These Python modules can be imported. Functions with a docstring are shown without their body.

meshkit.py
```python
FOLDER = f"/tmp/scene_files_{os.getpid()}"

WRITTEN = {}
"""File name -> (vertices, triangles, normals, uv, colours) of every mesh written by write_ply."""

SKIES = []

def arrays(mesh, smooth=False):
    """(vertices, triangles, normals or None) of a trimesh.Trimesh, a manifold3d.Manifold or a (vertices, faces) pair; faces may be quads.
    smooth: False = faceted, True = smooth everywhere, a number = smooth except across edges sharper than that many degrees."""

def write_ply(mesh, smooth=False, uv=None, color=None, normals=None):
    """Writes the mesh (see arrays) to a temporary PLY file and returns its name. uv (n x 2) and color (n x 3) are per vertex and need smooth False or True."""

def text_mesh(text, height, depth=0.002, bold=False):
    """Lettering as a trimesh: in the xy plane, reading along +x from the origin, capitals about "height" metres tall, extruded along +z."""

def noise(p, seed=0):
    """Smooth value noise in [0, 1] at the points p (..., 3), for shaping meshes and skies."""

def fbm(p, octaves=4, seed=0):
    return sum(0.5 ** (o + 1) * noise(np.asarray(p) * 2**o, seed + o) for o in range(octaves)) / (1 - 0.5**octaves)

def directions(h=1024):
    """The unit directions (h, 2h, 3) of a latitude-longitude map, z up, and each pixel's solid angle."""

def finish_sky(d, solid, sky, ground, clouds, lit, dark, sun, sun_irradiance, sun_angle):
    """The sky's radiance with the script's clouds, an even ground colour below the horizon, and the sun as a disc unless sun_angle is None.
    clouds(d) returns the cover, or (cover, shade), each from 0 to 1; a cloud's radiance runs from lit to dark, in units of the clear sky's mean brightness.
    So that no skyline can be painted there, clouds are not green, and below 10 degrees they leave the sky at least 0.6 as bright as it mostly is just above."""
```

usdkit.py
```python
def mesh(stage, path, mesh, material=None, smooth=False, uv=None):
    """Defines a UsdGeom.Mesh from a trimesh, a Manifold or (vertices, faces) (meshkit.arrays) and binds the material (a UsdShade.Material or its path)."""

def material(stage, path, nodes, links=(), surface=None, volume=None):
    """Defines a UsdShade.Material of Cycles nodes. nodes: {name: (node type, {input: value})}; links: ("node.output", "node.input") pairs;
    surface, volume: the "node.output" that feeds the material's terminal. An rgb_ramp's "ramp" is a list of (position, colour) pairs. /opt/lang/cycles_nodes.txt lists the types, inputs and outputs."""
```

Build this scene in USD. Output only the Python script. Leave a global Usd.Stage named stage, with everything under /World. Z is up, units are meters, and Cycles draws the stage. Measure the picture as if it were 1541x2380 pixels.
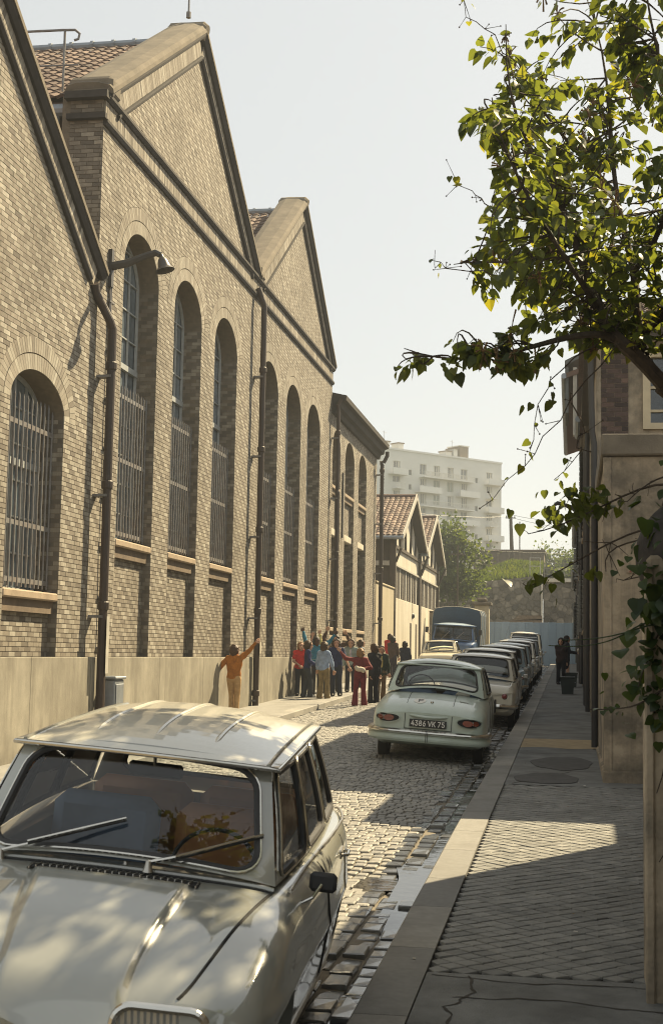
import math, random
import numpy as np, trimesh, shapely
import shapely.geometry as sg
from shapely import affinity
from shapely.ops import unary_union
from scipy.interpolate import PchipInterpolator, CubicSpline
from scipy.spatial import Voronoi
import manifold3d as m3
import usdkit, meshkit
from pxr import Usd, UsdGeom, UsdLux, UsdShade, Sdf, Gf, Vt

random.seed(7)
RNG = np.random.default_rng(7)
stage = Usd.Stage.CreateInMemory()
UsdGeom.SetStageUpAxis(stage, UsdGeom.Tokens.z)
UsdGeom.SetStageMetersPerUnit(stage, 1.0)
UsdGeom.Xform.Define(stage, '/World')
UsdGeom.Scope.Define(stage, '/World/Looks')

# ------------------------------------------------------------------ camera, sky, sun, exposure
YAW, PITCH, ROLL, EYE = 0.17058555, 0.10050916, 0.01758938, 2.0
FPX, PW, PH = 3250.0, 1541.0, 2380.0
cam = UsdGeom.Camera.Define(stage, '/World/camera')
_f = np.array([-math.sin(YAW) * math.cos(PITCH), math.cos(YAW) * math.cos(PITCH), math.sin(PITCH)])
_r0 = np.array([math.cos(YAW), math.sin(YAW), 0.0]); _u0 = np.cross(_r0, _f)
_r = _r0 * math.cos(ROLL) + _u0 * math.sin(ROLL); _u = -_r0 * math.sin(ROLL) + _u0 * math.cos(ROLL)
cam.AddTransformOp().Set(Gf.Matrix4d(*_r, 0, *_u, 0, *(-_f), 0, 0, 0, EYE, 1))
cam.CreateHorizontalApertureAttr(24.0)
cam.CreateVerticalApertureAttr(24.0 * 1024 / 662)
cam.CreateFocalLengthAttr(24.0 * FPX / PW)
cam.CreateClippingRangeAttr(Gf.Vec2f(0.1, 2000))
cam.CreateFStopAttr(9.0)
cam.CreateFocusDistanceAttr(24.0)
cam.CreateExposureAttr(1.38)

SUN_AZ, SUN_EL = math.radians(33), math.radians(45)
SUN = np.array([math.sin(SUN_AZ) * math.cos(SUN_EL), math.cos(SUN_AZ) * math.cos(SUN_EL), math.sin(SUN_EL)])
usdkit.material(stage, '/World/Looks/sky_look', {
    'sky': ('sky_texture', dict(sky_type='single_scattering', sun_disc=False, sun_elevation=SUN_EL, sun_rotation=SUN_AZ, aerosol_density=3.0, air_density=1.0)),
    'veil': ('mix', dict(mix_type='mix', fac=0.85, color2=(3.62, 3.68, 3.52))),
    'bg': ('background_shader', dict(strength=0.075))},
    [('sky.color', 'veil.color1'), ('veil.color', 'bg.color')], surface='bg.background')
dome = UsdLux.DomeLight.Define(stage, '/World/sky')
dome.GetPrim().SetCustomDataByKey('kind', 'structure')
UsdShade.MaterialBindingAPI.Apply(dome.GetPrim()).Bind(UsdShade.Material.Get(stage, '/World/Looks/sky_look'))
sun = UsdLux.DistantLight.Define(stage, '/World/sun')
sun.CreateNormalizeAttr(True); sun.CreateIntensityAttr(1.25); sun.CreateAngleAttr(0.55)
sun.CreateColorAttr(Gf.Vec3f(1.0, 0.82, 0.52))
_z = SUN; _x = np.cross([0, 0, 1.0], _z); _x /= np.linalg.norm(_x); _y = np.cross(_z, _x)
sun.AddTransformOp().Set(Gf.Matrix4d(*_x, 0, *_y, 0, *_z, 0, 0, 0, 30, 1))

# ------------------------------------------------------------------ helpers
_names = {}
def unique(parent, name):
    k = (parent, name); n = _names.get(k, 0); _names[k] = n + 1
    return f'{parent}/{name}' if n == 0 else f'{parent}/{name}_{n:03d}'
def path_of(parent):
    return '/World' if parent is None else (parent if isinstance(parent, str) else str(parent.GetPath()))
def meta(p, label=None, cat=None, group=None, kind=None):
    for k, v in (('label', label), ('category', cat), ('group', group), ('kind', kind)):
        if v and v != 'none': p.SetCustomDataByKey(k, v)
    return p
def obj(name, mesh, mat, parent=None, smooth=False, tone=None, **kw):
    if isinstance(mesh, MB): mesh = mesh.mesh()
    if isinstance(mesh, tuple) and len(mesh) == 3: mesh, tone = (mesh[0], mesh[1]), mesh[2]
    path = unique(path_of(parent), name)
    m = usdkit.mesh(stage, path, mesh, '/World/Looks/' + mat, smooth=False if tone is not None else smooth)
    if tone is not None:
        n = len(m.GetPointsAttr().Get()); t = np.broadcast_to(np.asarray(tone, np.float32), (n,))
        UsdGeom.PrimvarsAPI(m).CreatePrimvar('tone', Sdf.ValueTypeNames.FloatArray, 'vertex').Set(Vt.FloatArray.FromNumpy(np.ascontiguousarray(t)))
    m.CreateDoubleSidedAttr(True)
    return meta(m.GetPrim(), **kw)
def thing(name, label, cat, group=None, loc=None, rotz=0.0, kind=None):
    x = UsdGeom.Xform.Define(stage, unique('/World', name))
    if loc is not None:
        x.AddTranslateOp().Set(Gf.Vec3d(*map(float, loc)))
        if rotz: x.AddRotateZOp().Set(math.degrees(rotz))
    return meta(x.GetPrim(), label, cat, group, kind)
def holder(name, parent, **kw):
    x = UsdGeom.Xform.Define(stage, unique(path_of(parent), name)); return meta(x.GetPrim(), **kw)

class MB:
    """collects shapes into one mesh; every vertex carries a tone"""
    def __init__(s): s.v, s.f, s.t, s.n = [], [], [], 0
    def add(s, v, f, tone=0.5):
        v = np.asarray(v, float).reshape(-1, 3); f = np.asarray(f, int)
        if f.shape[1] == 4: f = np.vstack([f[:, [0, 1, 2]], f[:, [0, 2, 3]]])
        s.v.append(v); s.f.append(f + s.n); s.t.append(np.broadcast_to(np.asarray(tone, float), (len(v),))); s.n += len(v); return s
    def tm(s, m, tone=0.5): return s.add(m.vertices, m.faces, tone)
    def box(s, lo, hi, tone=0.5):
        (a, b, c), (d, e, f) = lo, hi
        v = [(a, b, c), (d, b, c), (d, e, c), (a, e, c), (a, b, f), (d, b, f), (d, e, f), (a, e, f)]
        return s.add(v, BOXF, tone)
    def obox(s, p, ax, ay, az, tone=0.5):
        p, ax, ay, az = (np.asarray(q, float) for q in (p, ax, ay, az))
        v = [p + ax * i + ay * j + az * k for k in (0, 1) for j, i in ((0, 0), (0, 1), (1, 1), (1, 0))]
        return s.add(v, BOXF, tone)
    def tube(s, pts, r, sides=8, tone=0.5, caps=True):
        p = np.asarray(pts, float); n = len(p); r = np.broadcast_to(np.asarray(r, float), (n,))
        t = np.gradient(p, axis=0); t /= np.linalg.norm(t, axis=1, keepdims=True) + 1e-12
        a0 = np.cross(t[0], [0, 0, 1.0] if abs(t[0][2]) < .9 else [1.0, 0, 0]); a0 /= np.linalg.norm(a0)
        A = []
        for k in range(n):
            a0 = a0 - t[k] * (a0 @ t[k]); a0 /= np.linalg.norm(a0) + 1e-12; A.append(a0)
        A = np.array(A); Bn = np.cross(t, A); an = np.arange(sides) * 2 * np.pi / sides
        v = p[:, None] + r[:, None, None] * (np.cos(an)[None, :, None] * A[:, None] + np.sin(an)[None, :, None] * Bn[:, None])
        i, j = np.meshgrid(np.arange(n - 1), np.arange(sides), indexing='ij')
        q = np.stack([i * sides + j, i * sides + (j + 1) % sides, (i + 1) * sides + (j + 1) % sides, (i + 1) * sides + j], -1).reshape(-1, 4)
        f = np.vstack([q[:, [0, 1, 2]], q[:, [0, 2, 3]]])
        if caps:
            c = [[0, k + 1, k] for k in range(1, sides - 1)]; e = (n - 1) * sides
            f = np.vstack([f, c, [[e, e + k, e + k + 1] for k in range(1, sides - 1)]])
        return s.add(v.reshape(-1, 3), f, tone)
    def grid(s, P, tone=0.5, flip=False):
        P = np.asarray(P, float); a, b = P.shape[:2]
        i, j = np.meshgrid(np.arange(a - 1), np.arange(b - 1), indexing='ij')
        q = np.stack([i * b + j, i * b + j + 1, (i + 1) * b + j + 1, (i + 1) * b + j], -1).reshape(-1, 4)
        if flip: q = q[:, ::-1]
        return s.add(P.reshape(-1, 3), q, tone)
    def prism(s, poly, fn, tone=0.5, d0=0.0, d1=1.0):
        """poly in (s, z); fn maps arrays (s, z, d) to world"""
        for g in getattr(poly, 'geoms', [poly]):
            if g.is_empty or g.area < 1e-6 or g.geom_type != 'Polygon': continue
            m = trimesh.creation.extrude_polygon(g, 1.0, engine='earcut'); w = m.vertices
            s.add(fn(w[:, 0], w[:, 1], d0 + (d1 - d0) * w[:, 2]), m.faces, tone)
        return s
    def mesh(s): return (np.vstack(s.v), np.vstack(s.f), np.concatenate(s.t))
    def tri(s): return trimesh.Trimesh(np.vstack(s.v), np.vstack(s.f), process=False)
BOXF = np.array([[0, 3, 2, 1], [4, 5, 6, 7], [0, 1, 5, 4], [1, 2, 6, 5], [2, 3, 7, 6], [3, 0, 4, 7]])
def bevel_box(lo, hi, r=0.01):
    lo, hi = np.array(lo, float), np.array(hi, float); r = min(r, *(0.45 * (hi - lo)))
    P = [[(lo[0] + r) if i == 0 else (hi[0] - r), (lo[1] + r) if j == 0 else (hi[1] - r), (lo[2] + r) if k == 0 else (hi[2] - r)] for i in (0, 1) for j in (0, 1) for k in (0, 1)]
    off = np.vstack([np.eye(3), -np.eye(3)]) * r
    return trimesh.convex.convex_hull(np.vstack([np.array(p) + off for p in P]))
def lathe(profile, n=20):
    p = np.array(profile, float); an = np.arange(n) * 2 * np.pi / n
    v = np.stack([p[:, None, 0] * np.cos(an), p[:, None, 0] * np.sin(an), np.broadcast_to(p[:, None, 1], (len(p), n))], -1)
    i, j = np.meshgrid(np.arange(len(p) - 1), np.arange(n), indexing='ij')
    q = np.stack([i * n + j, i * n + (j + 1) % n, (i + 1) * n + (j + 1) % n, (i + 1) * n + j], -1).reshape(-1, 4)
    return v.reshape(-1, 3), q
def frame_mat(p, z, x=(1, 0, 0)):
    z = np.asarray(z, float); z /= np.linalg.norm(z); x = np.asarray(x, float); x = x - z * (x @ z); x /= np.linalg.norm(x)
    return np.stack([x, np.cross(z, x), z], 1), np.asarray(p, float)
def place(v, p, z, x=(1, 0, 0)):
    R, t = frame_mat(p, z, x); return np.asarray(v) @ R.T + t
def unproj(px, depth_y):
    """the point at street distance depth_y seen at a point of the layout drawing"""
    d = _f + _r * (px[0] - PW / 2) / FPX - _u * (px[1] - PH / 2) / FPX
    return d * depth_y / d[1] + [0, 0, EYE]
def seen(P):
    P = np.asarray(P, float) - [0, 0, EYE]; d = P @ _f
    return np.stack([PW / 2 + FPX * (P @ _r) / d, PH / 2 - FPX * (P @ _u) / d, d], -1)

# ------------------------------------------------------------------ materials
def mat(name, color, rough=0.8, var=0.25, scale=6.0, bump=0.0, bscale=None, metallic=0.0, spec=0.3, coat=0.0, tone=None, dirt=None, dirt_scale=0.8, detail=4.0, stretch=(1, 1, 1), croc=0.05, streak=None, dlo=0.45, dhi=0.72, coat_ior=1.5):
    """principled with noise variation of colour; tone: a ramp over the mesh's tone; dirt: (colour, amount) in larger patches"""
    c = np.array(color, float)
    n = {'g': ('geometry', {}), 'mp': ('mapping', dict(scale=stretch)), 'n': ('noise_texture', dict(scale=scale, detail=detail, roughness=0.6)),
         'r': ('rgb_ramp', {'ramp': [(0.25, tuple(c * (1 - var))), (0.75, tuple(np.minimum(c * (1 + var), 0.95)))]}),
         'p': ('principled_bsdf', dict(roughness=rough, metallic=metallic, specular_ior_level=spec, coat_weight=coat, coat_roughness=croc, coat_ior=coat_ior))}
    L = [('g.position', 'mp.vector'), ('mp.vector', 'n.vector'), ('n.fac', 'r.fac')]; out = 'r.color'
    if tone is not None:
        n['a'] = ('attribute', dict(attribute='tone')); n['tr'] = ('rgb_ramp', {'ramp': tone})
        n['tv'] = ('mix', dict(mix_type='multiply', fac=1.0))
        n['r'] = ('rgb_ramp', {'ramp': [(0.25, (1 - var,) * 3), (0.75, (1 + var,) * 3)]})
        L += [('a.fac', 'tr.fac'), ('tr.color', 'tv.color1'), (out, 'tv.color2')]; out = 'tv.color'
    if dirt is not None:
        n['dn'] = ('noise_texture', dict(scale=dirt_scale, detail=5.0, roughness=0.65)); n['dr'] = ('rgb_ramp', {'ramp': [(dlo, (0, 0, 0)), (dhi, (dirt[1],) * 3)]})
        n['dm'] = ('mix', dict(mix_type='mix', color2=dirt[0]))
        L += [('mp.vector', 'dn.vector'), ('dn.fac', 'dr.fac'), ('dr.color', 'dm.fac'), (out, 'dm.color1')]; out = 'dm.color'
    if streak is not None:
        n['sm'] = ('mapping', dict(scale=(5.0, 5.0, 0.22))); n['sn'] = ('noise_texture', dict(scale=1.0, detail=5.0, roughness=0.7)); n['sr'] = ('rgb_ramp', {'ramp': [(0.48, (0, 0, 0)), (0.75, (streak[1],) * 3)]})
        n['sx'] = ('mix', dict(mix_type='mix', color2=streak[0]))
        L += [('g.position', 'sm.vector'), ('sm.vector', 'sn.vector'), ('sn.fac', 'sr.fac'), ('sr.color', 'sx.fac'), (out, 'sx.color1')]; out = 'sx.color'
    L.append((out, 'p.base_color'))
    if bump:
        n['bn'] = ('noise_texture', dict(scale=bscale or scale * 4, detail=4.0)); n['b'] = ('bump', dict(strength=1.0, distance=bump))
        L += [('mp.vector', 'bn.vector'), ('bn.fac', 'b.height'), ('b.normal', 'p.normal')]
    usdkit.material(stage, '/World/Looks/' + name, n, L, surface='p.BSDF')
def flat(name, color, rough=0.5, metallic=0.0, spec=0.5, coat=0.0, emit=None):
    mat(name, color, rough, 0.06, 3.0, 0, None, metallic, spec, coat)
def glass_pane(name, tint=(0.8, 0.85, 0.85), ior=1.5, rough=0.0, boost=0.0):
    usdkit.material(stage, '/World/Looks/' + name, {'t': ('transparent_bsdf', dict(color=tint)), 'g': ('glossy_bsdf', dict(color=(1, 1, 1), roughness=rough)), 'f': ('fresnel', dict(IOR=ior)),
        'm': ('mix_closure', {})}, [('f.fac', 'm.fac'), ('t.BSDF', 'm.closure1'), ('g.BSDF', 'm.closure2')], surface='m.closure')
def leaf(name, color, trans, rough=0.45, tone=None):
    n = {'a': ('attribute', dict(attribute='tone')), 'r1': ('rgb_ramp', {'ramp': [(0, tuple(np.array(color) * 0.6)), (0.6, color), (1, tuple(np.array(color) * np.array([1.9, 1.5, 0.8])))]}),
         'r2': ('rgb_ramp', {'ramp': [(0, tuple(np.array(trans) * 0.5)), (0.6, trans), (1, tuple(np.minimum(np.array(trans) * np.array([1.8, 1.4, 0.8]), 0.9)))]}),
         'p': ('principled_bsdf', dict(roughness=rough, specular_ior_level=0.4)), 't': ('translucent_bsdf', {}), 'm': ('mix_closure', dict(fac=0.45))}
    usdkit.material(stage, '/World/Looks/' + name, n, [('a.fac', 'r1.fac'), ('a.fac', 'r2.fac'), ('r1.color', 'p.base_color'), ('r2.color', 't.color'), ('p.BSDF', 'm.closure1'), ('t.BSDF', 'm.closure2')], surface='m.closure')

mat('brick', (0.4, 0.33, 0.22), 0.85, 0.16, 9, 0.002, 60, tone=[(0.0, (0.10, 0.085, 0.068)), (0.3, (0.175, 0.151, 0.119)), (0.5, (0.23, 0.202, 0.16)), (0.72, (0.31, 0.284, 0.232)), (1.0, (0.39, 0.365, 0.305))], dirt=((0.095, 0.08, 0.06), 0.5), dirt_scale=0.7, stretch=(1, 1, 0.5), streak=((0.085, 0.073, 0.056), 0.45))
mat('mortar', (0.13, 0.105, 0.075), 0.9, 0.2, 12, 0.002, 80)
mat('soot_brick', (0.2, 0.15, 0.1), 0.9, 0.25, 8, 0.003, 50, tone=[(0, (0.09, 0.065, 0.048)), (1, (0.22, 0.17, 0.115))], dirt=((0.07, 0.055, 0.045), 0.6), dirt_scale=1.5)
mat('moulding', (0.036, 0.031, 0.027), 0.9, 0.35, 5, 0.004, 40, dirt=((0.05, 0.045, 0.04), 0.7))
mat('coping', (0.165, 0.14, 0.105), 0.95, 0.25, 4, 0.004, 60, dirt=((0.085, 0.075, 0.058), 0.6), dirt_scale=1.2)
mat('concrete', (0.265, 0.245, 0.195), 0.9, 0.2, 3.5, 0.003, 50, dirt=((0.15, 0.135, 0.105), 0.85), dirt_scale=0.9, stretch=(1.2, 1.2, 0.7), detail=7, streak=((0.10, 0.088, 0.066), 0.6), dlo=0.42, dhi=0.66)
mat('stone_sill', (0.30, 0.235, 0.165), 0.85, 0.2, 6, 0.003, 40)
mat('rust_pipe', (0.042, 0.027, 0.019), 0.6, 0.4, 3, 0.002, 30, spec=0.4, dirt=((0.03, 0.025, 0.025), 0.8), stretch=(3, 3, 0.5))
mat('zinc', (0.22, 0.24, 0.26), 0.5, 0.2, 5, metallic=0.4)
mat('iron', (0.16, 0.155, 0.15), 0.55, 0.3, 9, 0.001, 60, dirt=((0.14, 0.085, 0.05), 0.4), dirt_scale=5)
mat('window_steel', (0.33, 0.345, 0.34), 0.5, 0.15, 9)
flat('black_iron', (0.035, 0.032, 0.03), 0.55)
flat('shade_enamel', (0.045, 0.038, 0.032), 0.45)
mat('dark_interior', (0.02, 0.02, 0.02), 0.95, 0.2, 2)
usdkit.material(stage, '/World/Looks/old_glass', {'g': ('geometry', {}), 'n': ('noise_texture', dict(scale=1.6, detail=4.0)), 'r': ('rgb_ramp', {'ramp': [(0.3, (0.05, 0.065, 0.08)), (0.7, (0.19, 0.23, 0.255))]}), 'b': ('bump', dict(distance=0.01, strength=0.4)), 'p': ('principled_bsdf', dict(roughness=0.14, specular_ior_level=0.7))},
    [('g.position', 'n.vector'), ('n.fac', 'r.fac'), ('r.color', 'p.base_color'), ('n.fac', 'b.height'), ('b.normal', 'p.normal')], surface='p.BSDF')
mat('roof_tile', (0.3, 0.15, 0.09), 0.8, 0.25, 8, 0.002, 40, tone=[(0, (0.045, 0.03, 0.025)), (0.5, (0.115, 0.072, 0.053)), (1, (0.24, 0.17, 0.13))])
mat('cobble', (0.2, 0.18, 0.15), 0.62, 0.22, 25, 0.004, 90, spec=0.45, tone=[(0, (0.15, 0.147, 0.137)), (0.5, (0.21, 0.203, 0.183)), (1, (0.29, 0.275, 0.24))], dirt=((0.15, 0.14, 0.12), 0.5), dirt_scale=0.9)
mat('wet_cobble', (0.1, 0.1, 0.1), 0.2, 0.25, 25, 0.002, 90, spec=0.6, tone=[(0, (0.035, 0.036, 0.036)), (1, (0.12, 0.115, 0.10))], coat=0.5)
mat('road_sand', (0.15, 0.13, 0.10), 0.95, 0.3, 12, 0.004, 60)
mat('wet_sand', (0.03, 0.028, 0.025), 0.3, 0.3, 12, 0.004, 60, spec=0.6)
mat('kerb_stone', (0.27, 0.245, 0.205), 0.8, 0.12, 20, 0.003, 150, tone=[(0, (0.17, 0.168, 0.158)), (1, (0.28, 0.268, 0.24))], dirt=((0.125, 0.118, 0.105), 0.6), dirt_scale=2)
mat('pavement_tile', (0.23, 0.215, 0.185), 0.85, 0.15, 14, 0.002, 120, tone=[(0, (0.155, 0.157, 0.15)), (1, (0.245, 0.242, 0.225))], dirt=((0.10, 0.098, 0.09), 0.7), dirt_scale=1.6)
mat('pavement', (0.175, 0.178, 0.172), 0.9, 0.22, 3, 0.006, 90, dirt=((0.085, 0.085, 0.08), 0.75), dirt_scale=1.6, dlo=0.42, dhi=0.66, detail=8)
mat('joint', (0.05, 0.045, 0.038), 0.95, 0.2, 10)
mat('patch', (0.075, 0.073, 0.07), 0.85, 0.25, 6, 0.005, 80)
mat('dust_strip', (0.33, 0.26, 0.16), 0.95, 0.25, 5)
mat('earth', (0.11, 0.095, 0.07), 0.95, 0.3, 0.5, 0.02, 5)
mat('plaster', (0.36, 0.295, 0.21), 0.92, 0.35, 2.6, 0.012, 22, dirt=((0.13, 0.112, 0.085), 0.9), dirt_scale=1.5, detail=8, streak=((0.09, 0.075, 0.055), 0.6), dlo=0.42, dhi=0.62)
mat('pale_plaster', (0.36, 0.315, 0.225), 0.9, 0.14, 1.5, 0.003, 40, dirt=((0.27, 0.225, 0.14), 0.6), dirt_scale=0.6, stretch=(1.5, 1.5, 0.4))
mat('white_plaster', (0.48, 0.44, 0.355), 0.9, 0.12, 2, 0.003, 40, dirt=((0.30, 0.25, 0.17), 0.6), dirt_scale=0.6, stretch=(2, 2, 0.3))
mat('cream_paint', (0.50, 0.42, 0.28), 0.6, 0.12, 5)
mat('dark_wood', (0.055, 0.042, 0.03), 0.8, 0.3, 6, stretch=(4, 4, 0.6))
mat('grey_wood', (0.36, 0.34, 0.29), 0.85, 0.25, 5, stretch=(3, 3, 1))
mat('shutter_wood', (0.10, 0.105, 0.10), 0.7, 0.2, 4)
mat('red_brick', (0.2, 0.1, 0.07), 0.9, 0.25, 9, 0.003, 60, tone=[(0, (0.032, 0.024, 0.023)), (0.6, (0.085, 0.055, 0.047)), (1, (0.24, 0.15, 0.11))])
mat('pale_mortar', (0.34, 0.28, 0.21), 0.95, 0.2, 12)
mat('facade_render', (0.47, 0.465, 0.435), 0.9, 0.06, 0.3, dirt=((0.39, 0.38, 0.34), 0.5), dirt_scale=0.1)
mat('balcony_render', (0.53, 0.52, 0.48), 0.9, 0.06, 0.3)
mat('far_window', (0.10, 0.11, 0.115), 0.25, 0.3, 0.4, spec=0.5)
mat('far_shutter', (0.47, 0.45, 0.40), 0.7, 0.15, 0.5)
flat('far_green', (0.22, 0.25, 0.22), 0.7)
mat('rubble', (0.16, 0.14, 0.11), 0.9, 0.3, 3, 0.01, 14, tone=[(0, (0.06, 0.055, 0.045)), (0.6, (0.15, 0.13, 0.10)), (1, (0.27, 0.235, 0.18))])
mat('rubble_joint', (0.19, 0.17, 0.135), 0.95, 0.3, 4)
mat('blue_hoarding', (0.27, 0.33, 0.37), 0.8, 0.1, 1.5, tone=[(0, (0.20, 0.27, 0.345)), (1, (0.25, 0.325, 0.405))], stretch=(3, 3, 0.3))
mat('bark', (0.055, 0.042, 0.03), 0.9, 0.35, 14, 0.006, 50)
mat('far_bark', (0.05, 0.04, 0.03), 0.9, 0.3, 3)
leaf('tree_leaf', (0.04, 0.065, 0.016), (0.25, 0.29, 0.03))
leaf('vine_leaf', (0.03, 0.055, 0.016), (0.09, 0.13, 0.015), 0.35)
leaf('far_leaf', (0.05, 0.08, 0.02), (0.12, 0.16, 0.02), 0.6)
leaf('grass_blade', (0.05, 0.078, 0.018), (0.12, 0.16, 0.02), 0.6)
flat('dead_flower', (0.13, 0.075, 0.03), 0.9)
mat('meadow', (0.05, 0.065, 0.018), 0.95, 0.4, 0.8)
mat('wood_pole', (0.07, 0.055, 0.04), 0.85, 0.3, 4, stretch=(3, 3, 0.4))
usdkit.material(stage, '/World/Looks/water', {'p': ('principled_bsdf', dict(base_color=(0.02, 0.02, 0.018), roughness=0.07, specular_ior_level=1.0, alpha=1.0)), 'g': ('geometry', {}), 'n': ('noise_texture', dict(scale=9.0, detail=2.0)), 'b': ('bump', dict(distance=0.003, strength=0.8))},
    [('g.position', 'n.vector'), ('n.fac', 'b.height'), ('b.normal', 'p.normal')], surface='p.BSDF')
mat('litter_scrap', (0.3, 0.25, 0.18), 0.9, 0.3, 20, tone=[(0, (0.12, 0.08, 0.04)), (0.6, (0.25, 0.2, 0.12)), (1, (0.6, 0.58, 0.52))])

# ------------------------------------------------------------------ ground, road, pavements
def gy(y):
    y = np.asarray(y, float)
    return np.where(y < 14, 0.28 + 0.027 * (y - 14), np.where(y < 76, 0.02 * y, 1.52))
KR, KL = -1.08, -5.9          # kerb faces, right and left
def road_z(x, y):
    x = np.asarray(x, float); y = np.asarray(y, float)
    c = 0.10 * (1 - ((x + 3.5) / 2.42) ** 2)
    return gy(y) + np.maximum(c, -0.02) - 0.07 * np.exp(-((y - 11.25) / 0.6) ** 2 - ((x + 1.45) / 0.55) ** 2)
xs = np.concatenate([[-300, -90, -40, -20, -12, -7.6], np.linspace(-7.3, 1.2, 8), [3, 8, 20, 60, 300]])
ys = np.concatenate([[-100, -20, -4], np.linspace(0, 76, 39), [90, 130, 200, 330]])
X, Y = np.meshgrid(xs, ys, indexing='ij')
obj('ground', MB().grid(np.stack([X, Y, np.where(Y < 0, -0.1, gy(Y)) - 0.22], -1), flip=True), 'earth', kind='structure')
xs = np.linspace(KL, KR, 25); ys = np.linspace(2.0, 76, 260)
X, Y = np.meshgrid(xs, ys, indexing='ij')
road = obj('road', MB().grid(np.stack([X, Y, road_z(X, Y) - 0.014], -1), flip=True), 'road_sand', kind='structure')

def chamfer_blocks(C, ex, ey, hx, hy, top, deep, inset, drop, rng, jit=0.006):
    """C (n,2) centres; half sizes hx, hy; top heights: returns verts (n,12,3) and faces"""
    n = len(C)
    sx = np.array([-1, 1, 1, -1]); sy = np.array([-1, -1, 1, 1])
    def ring(ix, iy, z):
        a = (hx[:, None] - ix) * sx; b = (hy[:, None] - iy) * sy
        j = rng.uniform(-jit, jit, (n, 4, 2))
        xy = C[:, None] + a[..., None] * ex + b[..., None] * ey + j
        return np.concatenate([xy, np.broadcast_to(z, (n, 4))[..., None]], -1)
    tilt = rng.uniform(-jit, jit, (n, 4)) * 0.6
    v = np.concatenate([ring(0, 0, (top - deep)[:, None]), ring(0.0, 0.0, (top - drop)[:, None] + tilt), ring(inset, inset, top[:, None] + tilt)], 1)
    f = []
    for k in range(4):
        l = (k + 1) % 4; f += [[k, l, 4 + l, 4 + k], [4 + k, 4 + l, 8 + l, 8 + k]]
    f.append([8, 9, 10, 11]); f = np.array(f)
    return v, np.vstack([f[:, [0, 1, 2]], f[:, [0, 2, 3]]])
def pieces(name, V, F, tones, mat_, parent, score, most=300, rest_name=None):
    """the pieces with the highest score as prims of their own, the others as one piece of stuff"""
    order = np.argsort(-score); own = order[:most]; rest = order[most:]
    for i in own:
        obj(name, (V[i], F), mat_, parent, tone=tones[i])
    if len(rest):
        n = V.shape[1]
        f = (F[None] + (np.arange(len(rest)) * n)[:, None, None]).reshape(-1, 3)
        obj(rest_name or name + '_courses', (V[rest].reshape(-1, 3), f), mat_, parent, tone=np.repeat(tones[rest], n), kind='stuff')

C, HX, HY, wet = [], [], [], []
y = 5.0; r = 0
while y < 75.5:
    dy = RNG.uniform(0.125, 0.16); x = KL + 0.02 - RNG.uniform(0, 0.10)
    while x < KR - 0.45:
        w = RNG.uniform(0.082, 0.118)
        if x > KL: C.append((x + w / 2, y + dy / 2 + RNG.uniform(-0.006, 0.006))); HX.append(w / 2 - 0.004); HY.append(dy / 2 - 0.005); wet.append(0)
        x += w
    y += dy
for lane in (0, 1, 2):
    y = 5.0 + lane * 0.11
    while y < 75.5:
        w = RNG.uniform(0.20, 0.27)
        C.append((KR - 0.075 - 0.155 * lane, y + w / 2)); HX.append(0.068); HY.append(w / 2 - 0.012); wet.append(1); y += w
C = np.array(C); HX = np.array(HX); HY = np.array(HY); wet = np.array(wet)
ok = C[:, 0] + HX < KR - 0.002
C, HX, HY, wet = C[ok], HX[ok], HY[ok], wet[ok]
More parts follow.
